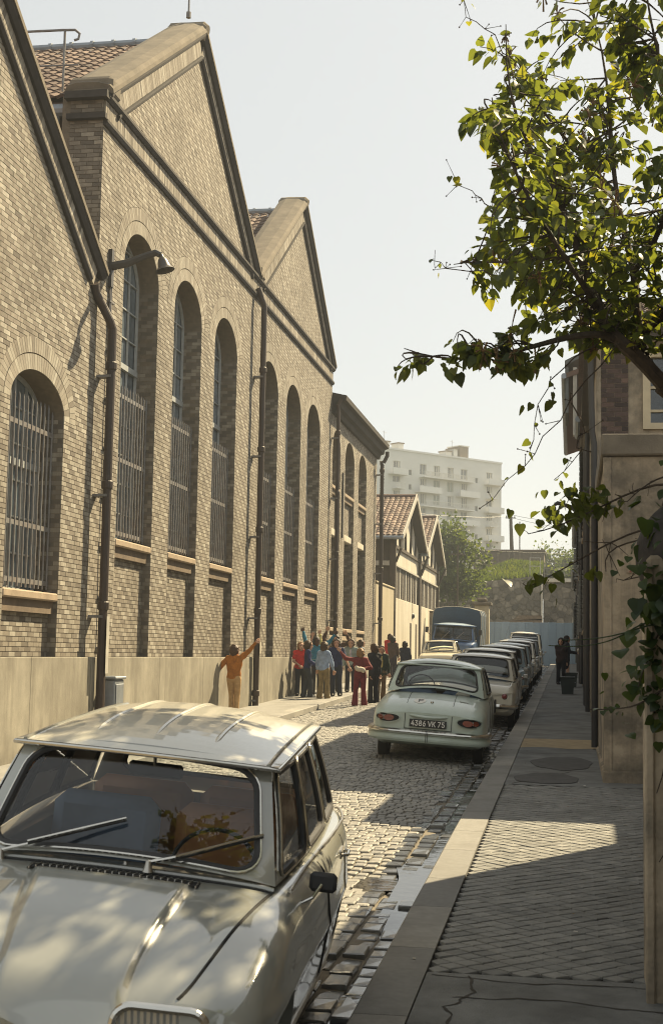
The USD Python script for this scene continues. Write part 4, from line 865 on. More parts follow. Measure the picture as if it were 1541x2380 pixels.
cl = meshkit.fbm(np.column_stack([gx * 0.9, gyy * 0.9, 0 * gx]), 3, 8); hgt = rng.uniform(0.10, 0.3, n) * (0.5 + 1.3 * cl) * np.where(gyy < 102.5, 1.6, 1.0)
an = rng.uniform(0, 2 * np.pi, n); w = 0.05; le = rng.normal(0, 0.1, (n, 2))
V = np.stack([np.column_stack([gx - w * np.cos(an), gyy - w * np.sin(an), gz - 0.03]), np.column_stack([gx + w * np.cos(an), gyy + w * np.sin(an), gz - 0.03]), np.column_stack([gx + le[:, 0], gyy + le[:, 1], gz + hgt])], 1)
obj('bank_grass', (V.reshape(-1, 3), np.arange(3 * n).reshape(-1, 3)), 'grass_blade', tone=np.repeat(np.clip(cl + rng.normal(0, .15, n), 0, 1), 3), kind='stuff', label='long sunlit grass growing over the bank', cat='grass')
bw = thing('brick_store', 'long low dark brick building on top of the grassy bank', 'building')
obj('wall', bevel_box((-8.6, 125, 8.2), (-2.38, 131, 11.25), 0.03), 'soot_brick', bw, tone=0.15)
for k in range(7): obj('buttress', bevel_box((-8.4 + k * 0.95, 124.9, 8.2), (-8.2 + k * 0.95, 125, 11.2), 0.02), 'soot_brick', bw, tone=0.3)
obj('roof', bevel_box((-8.8, 124.8, 11.253), (-2.25, 131.2, 11.42), 0.03), 'roof_tile', bw, tone=0.3)
def pole(label, x, y, z0, z1, r, lean=0.0):
    t = thing('utility_pole', label, 'pole'); obj('pole', MB().tube([(x, y, z0), (x + lean * .5, y, (z0 + z1) / 2), (x + lean, y, z1)], [r * 1.2, r, r * 0.85], 10), 'wood_pole', t, smooth=40)
    obj('crossarm', MB().box((x + lean - 0.4, y - .04, z1 - 0.55), (x + lean + 0.4, y + .04, z1 - 0.47)), 'wood_pole', t)
    for s in (-0.34, 0.34): obj('insulator', MB().tube([(x + lean + s, y, z1 - 0.47), (x + lean + s, y, z1 - 0.32)], 0.035, 6), 'far_window', t)
    return t
pole('thick wooden pole standing on the grassy bank in front of the apartment block', -4.6, 112, 8.9, 13.5, 0.15, -0.18)
pole('thin pole farther back, to the right of the thick wooden one', -4.69, 130, 9.0, 14.4, 0.06)
pole('slender dark pole behind the timber sheds', -6.33, 79.2, 1.4, 8.2, 0.05)
ww = thing('overhead_wires', 'thin overhead wires from the wooden pole towards the right', 'wire')
for a, b, sag in (((-4.8, 112, 13.05), (6, 96, 10.6), 0.5), ((-4.5, 112, 13.2), (5, 70, 9.5), 0.6), ((-14, 100, 12.6), (-4.8, 112, 13.1), 0.3), ((-12, 100, 9.9), (8, 112, 10.2), 0.3)):
    t_ = np.linspace(0, 1, 16)[:, None]; p = np.array(a) * (1 - t_) + np.array(b) * t_; p[:, 2] -= (4 * sag * t_ * (1 - t_))[:, 0]
    obj('wire', MB().tube(p, 0.014, 4), 'black_iron', ww)

# apartment block
ap = thing('apartment_block', 'pale high apartment block with rows of windows and balconies, hazy in the distance', 'building')
A0, A1 = np.array([-25.2, 180.0]), np.array([-9.7, 197.0]); LA = np.linalg.norm(A1 - A0); At = (A1 - A0) / LA; An = np.array([At[1], -At[0]])
apf = lambda s, z, d: np.column_stack([A0[0] + At[0] * np.asarray(s) + An[0] * np.asarray(d), A0[1] + At[1] * np.asarray(s) + An[1] * np.asarray(d), z])
def apbox(s0, s1, z0, z1, d0, d1): return MB().prism(sg.box(s0, z0, s1, z1), apf, d0=d0, d1=d1)
floors = [27.05 - 1.97 * k for k in range(8)]
ww_, hh_ = 1.25, 0.95
cols = [(3.54, ww_), (8.25, 1.15), (10.72, 1.15), (13.24, 1.15), (15.8, 1.15), (20.62, 1.15)]
openings = []; small = []
for k, z in enumerate(floors):
    for ci, (s, w) in enumerate(cols):
        door = ci in (2, 3) or (ci in (1, 4) and k % 2 == 0)
        openings.append((s - w / 2, z - (0.95 if door else 0.42), s + w / 2, z + 0.48, door, k, ci))
    for s in (5.95, 18.18): small.append((s - 0.26, z - 0.85 - 0.35, s + 0.26, z - 0.85 + 0.35))
op = unary_union([sg.box(*o[:4]) for o in openings] + [sg.box(*o) for o in small])
obj('wall', MB().prism(sg.box(0, 8, LA, 28.95).difference(op), apf, d0=-0.3, d1=0), 'facade_render', ap)
obj('core', apbox(0.02, LA - 0.02, 8, 28.9, -14, -0.31), 'facade_render', ap)
obj('parapet', apbox(-0.1, LA + 0.1, 28.953, 29.2, -14.1, 0.1), 'balcony_render', ap)
for a, b, c_, d_, door, k, ci in openings:
    shut = (ci == 2 and k in (1, 2)) or (ci == 3 and k in (1, 3))
    wd = holder('window', ap)
    obj('pane', apbox(a, b, c_ * 0 + c_, d_, -0.22, -0.2) if False else MB().prism(sg.box(a, b, c_, d_), apf, d0=-0.22, d1=-0.2), 'far_green' if shut else 'far_window', wd)
    fr = sg.box(a, b, c_, d_).difference(unary_union([sg.box(a + .06, b + .06, (a + c_) / 2 - .04, d_ - .06), sg.box((a + c_) / 2 + .04, b + .06, c_ - .06, d_ - .06)]))
    obj('window_frame', MB().prism(fr, apf, d0=-0.2, d1=-0.12), 'far_shutter', wd)
    if not shut and (k + ci) % 3 != 1: obj('curtain', MB().prism(sg.box(a + .08, b + .1, a + .3, d_ - .08), apf, d0=-0.2, d1=-0.17).prism(sg.box(c_ - .3, b + .1, c_ - .08, d_ - .08), apf, d0=-0.2, d1=-0.17), 'far_shutter', wd)
for a, b, c_, d_ in small: obj('small_window', MB().prism(sg.box(a, b, c_, d_), apf, d0=-0.25, d1=-0.2), 'far_window', ap)
def balcony(s0, s1, z, solid):
    t = holder('balcony', ap)
    obj('slab', apbox(s0, s1, z - 0.62, z - 0.5, 0.003, 1.05), 'balcony_render', t)
    if solid: obj('parapet', MB().prism(sg.box(s0, z - 0.497, s1, z + 0.22), apf, d0=0.95, d1=1.05), 'balcony_render', t)
    else:
        m = MB().prism(sg.box(s0, z + 0.16, s1, z + 0.22), apf, d0=0.98, d1=1.03)
        for s in np.arange(s0, s1, 0.22): m.prism(sg.box(s, z - 0.49, s + 0.05, z + 0.16), apf, d0=0.98, d1=1.02)
        obj('railing', m, 'far_shutter', t)
for k, z in enumerate(floors[:8]):
    zz = z - 0.62
    if k % 2 == 0:
        balcony(2.1, 4.75, zz - 0.2, True); balcony(7.6, 16.95, zz - 0.15, False); balcony(19.6, 22.6, zz - 0.1, True)
    else:
        balcony(2.85, 4.3, zz - 0.1, False); balcony(6.8, 10.8, zz - 0.25, True); balcony(14.2, 17.9, zz - 0.25, True); balcony(19.95, 21.4, zz - 0.1, False)
for s0, s1, z1 in ((1.9, 2.9, 29.9), (2.95, 3.6, 30.2), (5.1, 6.0, 30.2), (13.8, 14.8, 30.0), (15.2, 15.9, 30.5)):
    obj('chimney', apbox(s0, s1, 29.203, z1, -3.0, -1.5), 'facade_render', ap); obj('chimney_cap', apbox(s0 - .1, s1 + .1, z1 + .003, z1 + 0.15, -3.1, -1.4), 'soot_brick', ap, tone=0.5)
obj('lift_house', apbox(16.4, 18.0, 29.203, 31.0, -4, -1.5), 'soot_brick', ap, tone=0.8)
obj('lift_house_cap', apbox(16.3, 18.1, 31.003, 31.15, -4.1, -1.4), 'balcony_render', ap)
for s in (3.2, 15.5): obj('aerial', MB().tube([apf([s], [29.2], [-2.2])[0], apf([s], [31.8], [-2.2])[0]], 0.03, 5).tube([apf([s - .4], [31.6], [-2.2])[0], apf([s + .4], [31.6], [-2.2])[0]], 0.02, 5), 'iron', ap)

# ------------------------------------------------------------------ vegetation
def leaf_shape(L, W, fold=0.25, curl=0.25):
    """a heart shaped leaf of unit axes: stalk at the origin, tip along +y, upper side +z"""
    half = [(0.0, 0.0), (0.26, -0.06), (0.47, 0.10), (0.5, 0.30), (0.36, 0.58), (0.17, 0.82), (0.0, 1.0)]
    v = []; f = []
    mid = [(0, t, -curl * t * t) for t in (0.0, 0.25, 0.55, 0.8, 1.0)]
    v += mid; nl = len(mid)
    for sgn in (-1, 1):
        b = len(v); rim = [(sgn * x, y, fold * abs(x) - curl * max(y, 0) ** 2 * 1.1) for x, y in half[1:6]]; v += rim
        idx = [0, 0, 1, 1, 2, 3]
        tri_ = [(0, b, b + 1), (0, b + 1, 1), (1, b + 1, b + 2), (1, b + 2, 2), (2, b + 2, b + 3), (2, b + 3, 3), (3, b + 3, b + 4), (3, b + 4, 4)]
        f += [t if sgn > 0 else t[::-1] for t in tri_]
    v = np.array(v) * [W, L, L * 0.6]
    return v, np.array(f)
def rot_frames(d, up):
    d = d / np.linalg.norm(d, axis=1, keepdims=True); x = np.cross(d, up); x /= np.linalg.norm(x, axis=1, keepdims=True) + 1e-9; z = np.cross(x, d)
    return np.stack([x, d, z], -1)
def leaves_at(P, D, size, rng, ratio=0.85, fold=0.25, curl=0.25):
    v, f = leaf_shape(1.0, ratio, fold, curl); up = rng.normal(0, 0.45, P.shape) + [0, 0, 1.0]
    M = rot_frames(D, up); V = np.einsum('nij,kj->nki', M, v) * size[:, None, None] + P[:, None]
    return V, f
def unit_(v): return np.asarray(v) / np.linalg.norm(v)
def limb(m, p, r0, r1, sides=7): return m.tube(p, np.linspace(r0, r1, len(p)), sides)
def curve(pts, n=14):
    pts = np.array(pts, float); t = np.linspace(0, 1, len(pts)); return np.column_stack([CubicSpline(t, pts[:, k])(np.linspace(0, 1, n)) for k in range(3)])

rng = np.random.default_rng(21)
tr = thing('leafy_tree', 'leafy tree with heart shaped leaves leaning over the right pavement from behind the wall', 'tree')
trunk = [(1.95, 9.7, 0.1), (1.8, 9.5, 1.4), (1.45, 9.2, 2.6), (0.95, 8.9, 3.35), (0.55, 8.7, 3.68)]
m = MB(); limb(m, curve(trunk, 16), 0.13, 0.062, 10); obj('trunk', m, 'bark', tr, smooth=50)
mains = [[(0.57, 8.7, 3.67), (0.30, 8.55, 3.92), (0.16, 8.6, 4.15), (0.02, 8.7, 4.62), (-0.15, 8.7, 5.0), (-0.34, 8.8, 5.45), (-0.42, 8.8, 6.1)],
         [(0.57, 8.7, 3.67), (0.42, 8.9, 4.05), (0.40, 9.1, 4.5), (0.30, 9.3, 5.1), (0.25, 9.4, 5.8), (0.1, 9.5, 6.6)],
         [(0.28, 8.56, 3.93), (0.05, 8.4, 3.93), (-0.25, 8.3, 3.84), (-0.6, 8.3, 3.78), (-1.0, 8.3, 3.85)],
         [(0.42, 8.9, 4.05), (0.75, 8.7, 4.4), (0.95, 8.6, 5.0), (1.1, 8.5, 5.8), (1.2, 8.6, 6.7)],
         [(0.95, 8.9, 3.35), (1.3, 9.2, 4.2), (1.5, 9.5, 5.2), (1.6, 9.7, 6.4)],
         [(0.02, 8.7, 4.62), (-0.25, 8.9, 4.55), (-0.5, 9.1, 4.6), (-0.78, 9.2, 4.62)],
         [(0.30, 9.3, 5.1), (0.05, 9.6, 5.5), (-0.2, 9.8, 5.9), (-0.45, 9.9, 6.3)],
         [(0.16, 8.6, 4.15), (-0.05, 8.1, 4.35), (-0.3, 7.9, 4.75), (-0.45, 7.8, 5.2)],
         [(0.40, 9.1, 4.5), (0.6, 8.3, 4.9), (0.5, 7.9, 5.4), (0.4, 7.7, 6.0)]]
m = MB(); tips = []
for i, b in enumerate(mains):
    c_ = curve(b, 20); obj('branch', limb(MB(), c_, (0.05, 0.04, 0.026, 0.035, 0.05, 0.02, 0.02, 0.02, 0.02)[i], 0.003, 7), 'bark', tr, smooth=50); tips.append(c_)
NP, ND, NS = [], [], []
def in_crown(p):
    # the crown's outline over the street, in metres
    lim = np.interp(p[2], [3.5, 3.72, 3.85, 4.0, 4.15, 4.45, 4.6, 4.75, 5.0, 5.4, 5.9, 6.3, 7.2], [9, -1.05, -1.08, -1.0, -0.75, -0.55, -0.62, -0.5, -0.62, -0.60, -0.62, -0.6, -0.3])
    return p[0] > lim and (p[2] > 4.0 or p[0] < -0.15 or rng.uniform() < 0.25)
dead = MB()
for i, c_ in enumerate(tips):
    n = (74, 72, 50, 62, 46, 40, 54, 52, 52)[i]
    for k in range(n):
        t = rng.uniform(0.12, 1.0); p = c_[int(t * 19)]; d = rng.normal(0, 1, 3) * [0.9, 0.9, 0.75] + [-0.25 if i != 3 else 0.2, 0, 0.3]; d /= np.linalg.norm(d)
        Lt = rng.uniform(0.18, 0.62) if i != 2 else rng.uniform(0.10, 0.30); q = p + d * Lt * 0.55 + rng.normal(0, 0.04, 3); e = p + d * Lt + [0, 0, -0.05]
        if not in_crown(e): continue
        limb(m, curve([p, q, e], 6), 0.007, 0.0025, 4)
        for s in np.linspace(0.25, 1.0, rng.integers(5, 8)):
            a = p + (e - p) * s
            for sd in (-1, 1):
                dd = np.cross(d, rng.normal(0, 1, 3)); dd = dd / (np.linalg.norm(dd) + 1e-9) * 0.8 + d * 0.5 + [0, 0, -0.75]
                NP.append(a + dd * 0.025); ND.append(dd); NS.append(rng.uniform(0.036, 0.104) * (1.0 if s > 0.3 else 0.8))
        if rng.uniform() < 0.13:
            for _ in range(14): w = e + rng.normal(0, 0.03, 3) * [1, 1, 1.6]; dead.tube([e, (e + w) / 2 + [0, 0, .01], w], [0.003, 0.004, 0.006], 4)
# bare twigs reaching out of the crown
for b in ([(-0.34, 8.8, 5.6), (-0.45, 8.8, 5.95), (-0.62, 8.8, 6.12), (-0.70, 8.8, 6.3)], [(-0.45, 8.8, 4.85), (-0.6, 8.8, 4.95), (-0.75, 8.8, 5.1)], [(-0.4, 8.9, 4.4), (-0.65, 8.9, 4.5), (-0.85, 8.9, 4.52), (-0.86, 8.9, 4.62)], [(0.28, 8.5, 3.9), (0.0, 8.3, 3.5), (-0.2, 8.2, 3.2), (-0.45, 8.2, 2.95)], [(0.16, 8.5, 3.9), (-0.05, 8.4, 3.72), (-0.2, 8.4, 3.5), (-0.22, 8.4, 3.2)], [(0.0, 8.3, 3.5), (0.05, 8.2, 3.25), (-0.1, 8.2, 3.05)]):
    c_ = curve(b, 10) + np.r_[np.zeros((1, 3)), rng.normal(0, .016, (9, 3))]; limb(m, c_, 0.0048, 0.002, 5)
    for k in range(7):
        p = c_[rng.integers(3, 10)]; e = p + rng.normal(0, 0.055, 3); m.tube([p, e], [0.0028, 0.0016], 4); m.tm(trimesh.Trimesh(trimesh.creation.icosphere(1, 0.0055).vertices + e, trimesh.creation.icosphere(1).faces))
    for k in range(3):
        NP.append(c_[-1 - k] + rng.normal(0, .02, 3)); ND.append(rng.normal(0, .5, 3) + [0, 0, -0.6]); NS.append(rng.uniform(0.03, 0.065))
obj('twigs', m, 'bark', tr, kind='stuff'); obj('seed_clusters', dead, 'dead_flower', tr, kind='stuff')
# low sprays in front of the houses
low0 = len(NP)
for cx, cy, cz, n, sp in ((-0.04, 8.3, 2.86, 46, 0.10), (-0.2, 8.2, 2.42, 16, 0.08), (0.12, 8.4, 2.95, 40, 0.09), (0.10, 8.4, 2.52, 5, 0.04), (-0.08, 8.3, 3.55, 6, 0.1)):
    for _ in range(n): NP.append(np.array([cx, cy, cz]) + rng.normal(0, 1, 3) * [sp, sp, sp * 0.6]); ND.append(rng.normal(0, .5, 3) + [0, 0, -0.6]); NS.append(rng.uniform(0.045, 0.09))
m = MB()
for b in ([(0.75, 8.1, 2.9), (0.5, 8.2, 3.0), (0.25, 8.3, 2.92), (0.0, 8.3, 2.8), (-0.25, 8.3, 2.72)], [(0.8, 8.1, 2.7), (0.45, 8.2, 2.75), (0.1, 8.3, 2.6), (-0.25, 8.2, 2.4)], [(0.8, 8.1, 3.0), (0.55, 8.2, 3.05), (0.32, 8.2, 2.9)], [(0.9, 8.1, 2.85), (0.6, 8.2, 2.72), (0.3, 8.3, 2.66), (0.2, 8.3, 2.5)], [(0.85, 8.1, 2.55), (0.55, 8.2, 2.5), (0.3, 8.3, 2.45)], [(0.7, 8.2, 3.4), (0.6, 8.2, 3.1), (0.5, 8.2, 2.8), (0.55, 8.2, 2.5)]):
    c_ = curve(b, 12); limb(m, c_, 0.009, 0.003, 5)
    for k in range(7):
        p = c_[rng.integers(1, 12)]; q = p + rng.normal(0, 0.07, 3); limb(m, [p, (p + q) / 2 + rng.normal(0, .01, 3), q], 0.003, 0.0015, 4)
obj('low_twigs', m, 'bark', tr, kind='stuff')
NP, ND, NS = np.array(NP), np.array(ND), np.array(NS)
V, F = leaves_at(NP, ND, NS, rng); T = np.clip(rng.normal(0.45, 0.25, len(V)), 0, 1); T[low0:] *= 0.25  # low sprays get a darker tone, shade painted into the leaves
S = seen(NP); sc = np.where((S[:, 0] > 0) & (S[:, 0] < PW) & (S[:, 1] > 0), NS / S[:, 2], 0)
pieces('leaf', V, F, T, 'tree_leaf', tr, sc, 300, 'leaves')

vi = thing('climbing_vine', 'climbing plant with broad dark leaves hanging over the gate pillar', 'vine'); rng = np.random.default_rng(4)
NP, ND, NS = [], [], []; m = MB()
for cx, cy, cz, n, sx, sz, s0 in ((0.62, 7.75, 2.62, 70, 0.13, 0.12, 0.12), (0.56, 7.6, 2.36, 60, 0.12, 0.10, 0.12), (0.50, 7.6, 2.2, 34, 0.10, 0.08, 0.11), (0.52, 7.7, 2.02, 18, 0.1, 0.05, 0.11), (0.40, 7.65, 1.88, 26, 0.09, 0.08, 0.085), (0.5, 7.6, 1.74, 14, 0.08, 0.06, 0.08), (0.22, 7.7, 1.72, 6, 0.04, 0.03, 0.045), (0.55, 7.6, 1.55, 9, .05, .05, .07), (0.36, 7.7, 2.52, 4, 0.05, 0.05, 0.06), (0.8, 7.8, 2.9, 40, 0.2, 0.14, 0.11)):
    for _ in range(int(n * 1.7)): NP.append(np.array([cx, cy, cz]) + rng.normal(0, 1, 3) * [sx, 0.09, sz]); ND.append(np.array([-0.25, -0.55, -0.7]) + rng.normal(0, .4, 3)); NS.append(s0 * rng.uniform(0.45, 0.95))
for b in ([(0.8, 7.7, 2.7), (0.6, 7.55, 2.4), (0.45, 7.6, 2.12), (0.35, 7.6, 1.85)], [(0.75, 7.6, 2.2), (0.55, 7.55, 1.9), (0.5, 7.55, 1.6), (0.44, 7.58, 1.3)], [(0.7, 7.6, 1.9), (0.5, 7.56, 1.7), (0.52, 7.56, 1.3), (0.45, 7.57, 0.95)], [(0.65, 7.55, 1.95), (0.42, 7.6, 1.8), (0.3, 7.65, 1.74), (0.1, 7.7, 1.72)]):
    limb(m, curve(b, 12), 0.007, 0.003, 5)
obj('stem', m, 'bark', vi)
m = MB()
for b in ([(0.68, 7.5, 1.98), (0.5, 7.55, 2.18), (0.3, 7.6, 2.14), (0.12, 7.65, 2.1), (-0.05, 7.65, 2.09)], [(0.5, 7.5, 2.18), (0.35, 7.6, 2.17), (0.2, 7.6, 2.09), (-0.12, 7.65, 2.06)]):
    limb(m, curve(b, 14), 0.006, 0.0025, 5)
obj('green_shoot', m, 'vine_leaf', vi, tone=1.0)
NP, ND, NS = np.array(NP), np.array(ND), np.array(NS)
V, F = leaves_at(NP, ND, NS, rng, 1.05, 0.15, 0.3)
pieces('leaf', V, F, np.clip(rng.normal(0.4, 0.25, len(V)), 0, 1), 'vine_leaf', vi, NS, 300, 'leaves')

t2 = thing('leafy_tree', 'second leafy tree over the near end of the street, seen only mirrored in the windscreen', 'tree'); rng = np.random.default_rng(31)
obj('trunk', limb(MB(), curve([(2.2, 3.2, 0.1), (2.0, 3.2, 2.5), (1.2, 3.2, 4.6), (0.2, 3.2, 5.7), (-1.0, 3.2, 6.4)], 18), 0.13, 0.03, 9), 'bark', t2, smooth=50)
NP, ND, NS = [], [], []; m = MB()
for k in range(240):
    t = rng.uniform(0.5, 1.0); p = np.array([np.interp(t, [.5, .75, 1], [1.2, .2, -1.0]), 3.2, np.interp(t, [.5, .75, 1], [4.6, 5.7, 6.4])]); d = unit_(rng.normal(0, 1, 3) + [-0.4, 0, 0.2]); e = p + d * rng.uniform(.3, 1.25); limb(m, [p, (p + e) / 2 + rng.normal(0, .05, 3), e], 0.012, 0.003, 4)
    for s_ in np.linspace(.3, 1, 9):
        a = p + (e - p) * s_; dd = rng.normal(0, 1, 3) + [0, 0, -.6]; NP.append(a); ND.append(dd); NS.append(rng.uniform(.07, .13))
obj('twigs', m, 'bark', t2, kind='stuff'); V, F = leaves_at(np.array(NP), np.array(ND), np.array(NS), rng)
obj('leaves', (V.reshape(-1, 3), (F[None] + (np.arange(len(V)) * V.shape[1])[:, None, None]).reshape(-1, 3)), 'tree_leaf', t2, tone=np.repeat(np.clip(rng.normal(.4, .2, len(V)), 0, 1), V.shape[1]), kind='stuff')

def far_tree(label, x, y, z0, zc, rx, rz, n, seed, size=0.3, gappy=0.5, group=None, name='round_tree'):
    t = thing(name, label, 'tree', group); rng = np.random.default_rng(seed)
    m = MB(); limb(m, curve([(x, y, z0), (x + .1, y, (z0 + zc) / 2), (x, y, zc)], 8), rx * 0.09, rx * 0.05, 7)
    for k in range(7):
        a = rng.uniform(0, 6.28); e = np.array([x + math.cos(a) * rx * .7, y + math.sin(a) * rx * .7, zc + rng.uniform(-.3, .7) * rz]); limb(m, curve([(x, y, zc - rz * .5), (np.array([x, y, zc]) + e) / 2, e], 6), rx * 0.04, 0.01, 5)
    obj('trunk', m, 'far_bark', t)
    nc = 46; d = rng.normal(0, 1, (nc, 3)); d /= np.linalg.norm(d, axis=1, keepdims=True); c = d * rng.uniform(0.45, 1.0, (nc, 1)) * [rx, rx, rz] + [x, y, zc]; c[:, 2] = np.maximum(c[:, 2], zc - rz * 0.75)
    P = c[rng.integers(0, nc, n)] + rng.normal(0, 1, (n, 3)) * np.array([rx, rx, rz]) * 0.17 * (0.7 + gappy)
    D = rng.normal(0, 1, (n, 3)); w = size * rng.uniform(0.6, 1.3, n); M = rot_frames(D, rng.normal(0, 1, (n, 3)))
    q = np.array([(-.5, 0, 0), (0, -.3, .1), (.5, 0, 0), (0.1, .6, -.1)]); V = np.einsum('nij,kj->nki', M, q) * w[:, None, None] + P[:, None]
    f = np.array([[0, 1, 2], [0, 2, 3]]); Fa = (f[None] + (np.arange(n) * 4)[:, None, None]).reshape(-1, 3)
    obj('crown', (V.reshape(-1, 3), Fa), 'far_leaf', t, tone=np.repeat(np.clip(rng.normal(0.45, 0.2, n), 0, 1), 4))
far_tree('dense round green tree between the timber sheds and the grassy bank', -7.75, 94, 2.0, 8.3, 2.0, 2.5, 9000, 1, 0.22)
far_tree('bushy lower growth beside the round green tree', -10.6, 95, 2.0, 7.4, 2.2, 2.4, 6000, 2, 0.22)
for k, (x, y, z, rx, rz) in enumerate(((-1.9, 150, 11.4, 1.8, 2.6), (0.1, 146, 10.4, 1.6, 2.2), (-4.2, 158, 10.4, 1.8, 2.0), (2.2, 150, 11.5, 2.2, 2.6), (-0.8, 128, 8.9, 1.1, 1.0), (1.0, 126, 9.0, 1.2, 1.1))):
    far_tree(['tallest pale hazy tree above the right rubble wall', 'second pale tree, next to the roofs of the right houses', 'faint far treetops behind the dark brick store', 'pale far tree half hidden by the right houses', 'low hazy bush behind the wire fence', 'low hazy bush beside the right houses, behind the wire fence'][k], x, y, 8.0, z, rx, rz, 2200, 10 + k, 0.30, 0.9, name='hazy_tree')

# ------------------------------------------------------------------ vehicles
def paint(name, color, rough=0.35, coat=0.7, dirt=0.25, coat_ior=1.5):
    c = np.array(color); mat(name, tuple(c), rough, 0.05, 2.0, 0, None, 0.0, 0.5, coat, dirt=(tuple(c * 0.6 + np.array([0.04, 0.03, 0.015])), dirt), dirt_scale=2.5, croc=0.06, coat_ior=coat_ior)
paint('paint_grey', (0.25, 0.255, 0.225), 0.3, 1.0, 0.15, 1.95); paint('paint_roof_cream', (0.50, 0.48, 0.40), 0.35, 0.8, 0.12); paint('paint_green', (0.42, 0.495, 0.43), dirt=0.55); paint('paint_beige', (0.52, 0.50, 0.42)); paint('paint_cream', (0.62, 0.56, 0.40))
paint('paint_dark', (0.05, 0.07, 0.085)); paint('paint_bluegrey', (0.16, 0.22, 0.25)); paint('paint_white', (0.66, 0.64, 0.56)); paint('paint_truck', (0.04, 0.09, 0.20)); paint('paint_roof_blue', (0.33, 0.42, 0.50))
flat('chrome', (0.62, 0.60, 0.55), 0.16, 1.0); flat('dull_chrome', (0.42, 0.40, 0.36), 0.3, 0.9)
flat('rubber', (0.018, 0.018, 0.018), 0.6); mat('tyre', (0.022, 0.021, 0.02), 0.85, 0.2, 20)
flat('wheel_paint', (0.30, 0.29, 0.25), 0.45); flat('seam_dark', (0.012, 0.012, 0.012), 0.8)
mat('tarp', (0.045, 0.075, 0.115), 0.75, 0.15, 1.2, 0.02, 2.0)
mat('seat_tan', (0.33, 0.15, 0.06), 0.5, 0.15, 4); mat('seat_blue', (0.10, 0.14, 0.20), 0.8, 0.15, 4); flat('cabin_dark', (0.075, 0.07, 0.062), 0.8)
usdkit.material(stage, '/World/Looks/tail_red', {'p': ('principled_bsdf', dict(base_color=(0.13, 0.008, 0.007), roughness=0.15, specular_ior_level=0.6, coat_weight=0.6))}, surface='p.BSDF')
usdkit.material(stage, '/World/Looks/lamp_amber', {'p': ('principled_bsdf', dict(base_color=(0.16, 0.03, 0.012), roughness=0.15, coat_weight=0.6))}, surface='p.BSDF')
usdkit.material(stage, '/World/Looks/lamp_glass', {'p': ('principled_bsdf', dict(base_color=(0.35, 0.34, 0.30), roughness=0.12, metallic=0.6, coat_weight=0.8)), 'g': ('geometry', {}), 'w': ('wave_texture', dict(scale=14.0, distortion=1.0)), 'b': ('bump', dict(distance=0.004))}, [('g.position', 'w.vector'), ('w.fac', 'b.height'), ('b.normal', 'p.normal')], surface='p.BSDF')
flat('plate_black', (0.012, 0.012, 0.012), 0.4); flat('plate_white', (0.72, 0.70, 0.64), 0.5)
glass_pane('windscreen_glass', (0.93, 0.95, 0.95), 1.62)
glass_pane('car_glass', (0.86, 0.90, 0.90), 1.55)

def loft(stations, keys, nv=70, nt=64, warp=None):
    """closed body from half sections; keys: v of each section, stations: (k, n, 2) of (u, z) from sill to centre line"""
    S = np.array(stations, float); K = np.array(keys, float); v = np.linspace(K[0], K[-1], nv)
    v = np.unique(np.concatenate([v, K[0] + (K[1] - K[0]) * np.array([0.02, 0.08, 0.2, 0.4]), K[-1] - (K[-1] - K[-2]) * np.array([0.02, 0.08, 0.2, 0.4])]))
    C = np.stack([[PchipInterpolator(K, S[:, i, j])(v) for j in (0, 1)] for i in range(S.shape[1])], 0).transpose(2, 0, 1)
    s = np.linspace(0, 1, S.shape[1]); t = np.linspace(0, 1, nt)
    half = PchipInterpolator(s, C, axis=1)(t)
    R = np.concatenate([half, (half * [-1, 1])[:, ::-1][:, 1:]], 1)       # sill right ... centre ... sill left
    n = R.shape[1]; V = np.concatenate([R[..., :1], np.broadcast_to(v[:, None, None], R[..., :1].shape), R[..., 1:]], -1)
    if warp is not None: V = warp(V)
    a = len(v); i, j = np.meshgrid(np.arange(a - 1), np.arange(n), indexing='ij')
    q = np.stack([i * n + j, i * n + (j + 1) % n, (i + 1) * n + (j + 1) % n, (i + 1) * n + j], -1).reshape(-1, 4)
    F = np.vstack([q[:, [0, 2, 1]], q[:, [0, 3, 2]]]); P = V.reshape(-1, 3)
    c0, c1 = len(P), len(P) + 1; P = np.vstack([P, V[0].mean(0), V[-1].mean(0)]); e = (a - 1) * n
    F = np.vstack([F, [[c0, k, (k + 1) % n] for k in range(n)], [[c1, e + (k + 1) % n, e + k] for k in range(n)]])
    return P, F, V
def to_mani(P, F):
    m = m3.Manifold(m3.Mesh(np.ascontiguousarray(P, np.float32), np.ascontiguousarray(F, np.uint32)))
    if m.volume() < 0: m = m3.Manifold(m3.Mesh(np.ascontiguousarray(P, np.float32), np.ascontiguousarray(F[:, ::-1], np.uint32)))
    return m
def cyl_x(x0, x1, v, z, r, n=40): return m3.Manifold.cylinder(x1 - x0, r, r, n).rotate((0, 90, 0)).translate((x0, v, z))
def mbox(lo, hi): return m3.Manifold.cube(tuple(np.array(hi) - np.array(lo))).translate(tuple(lo))
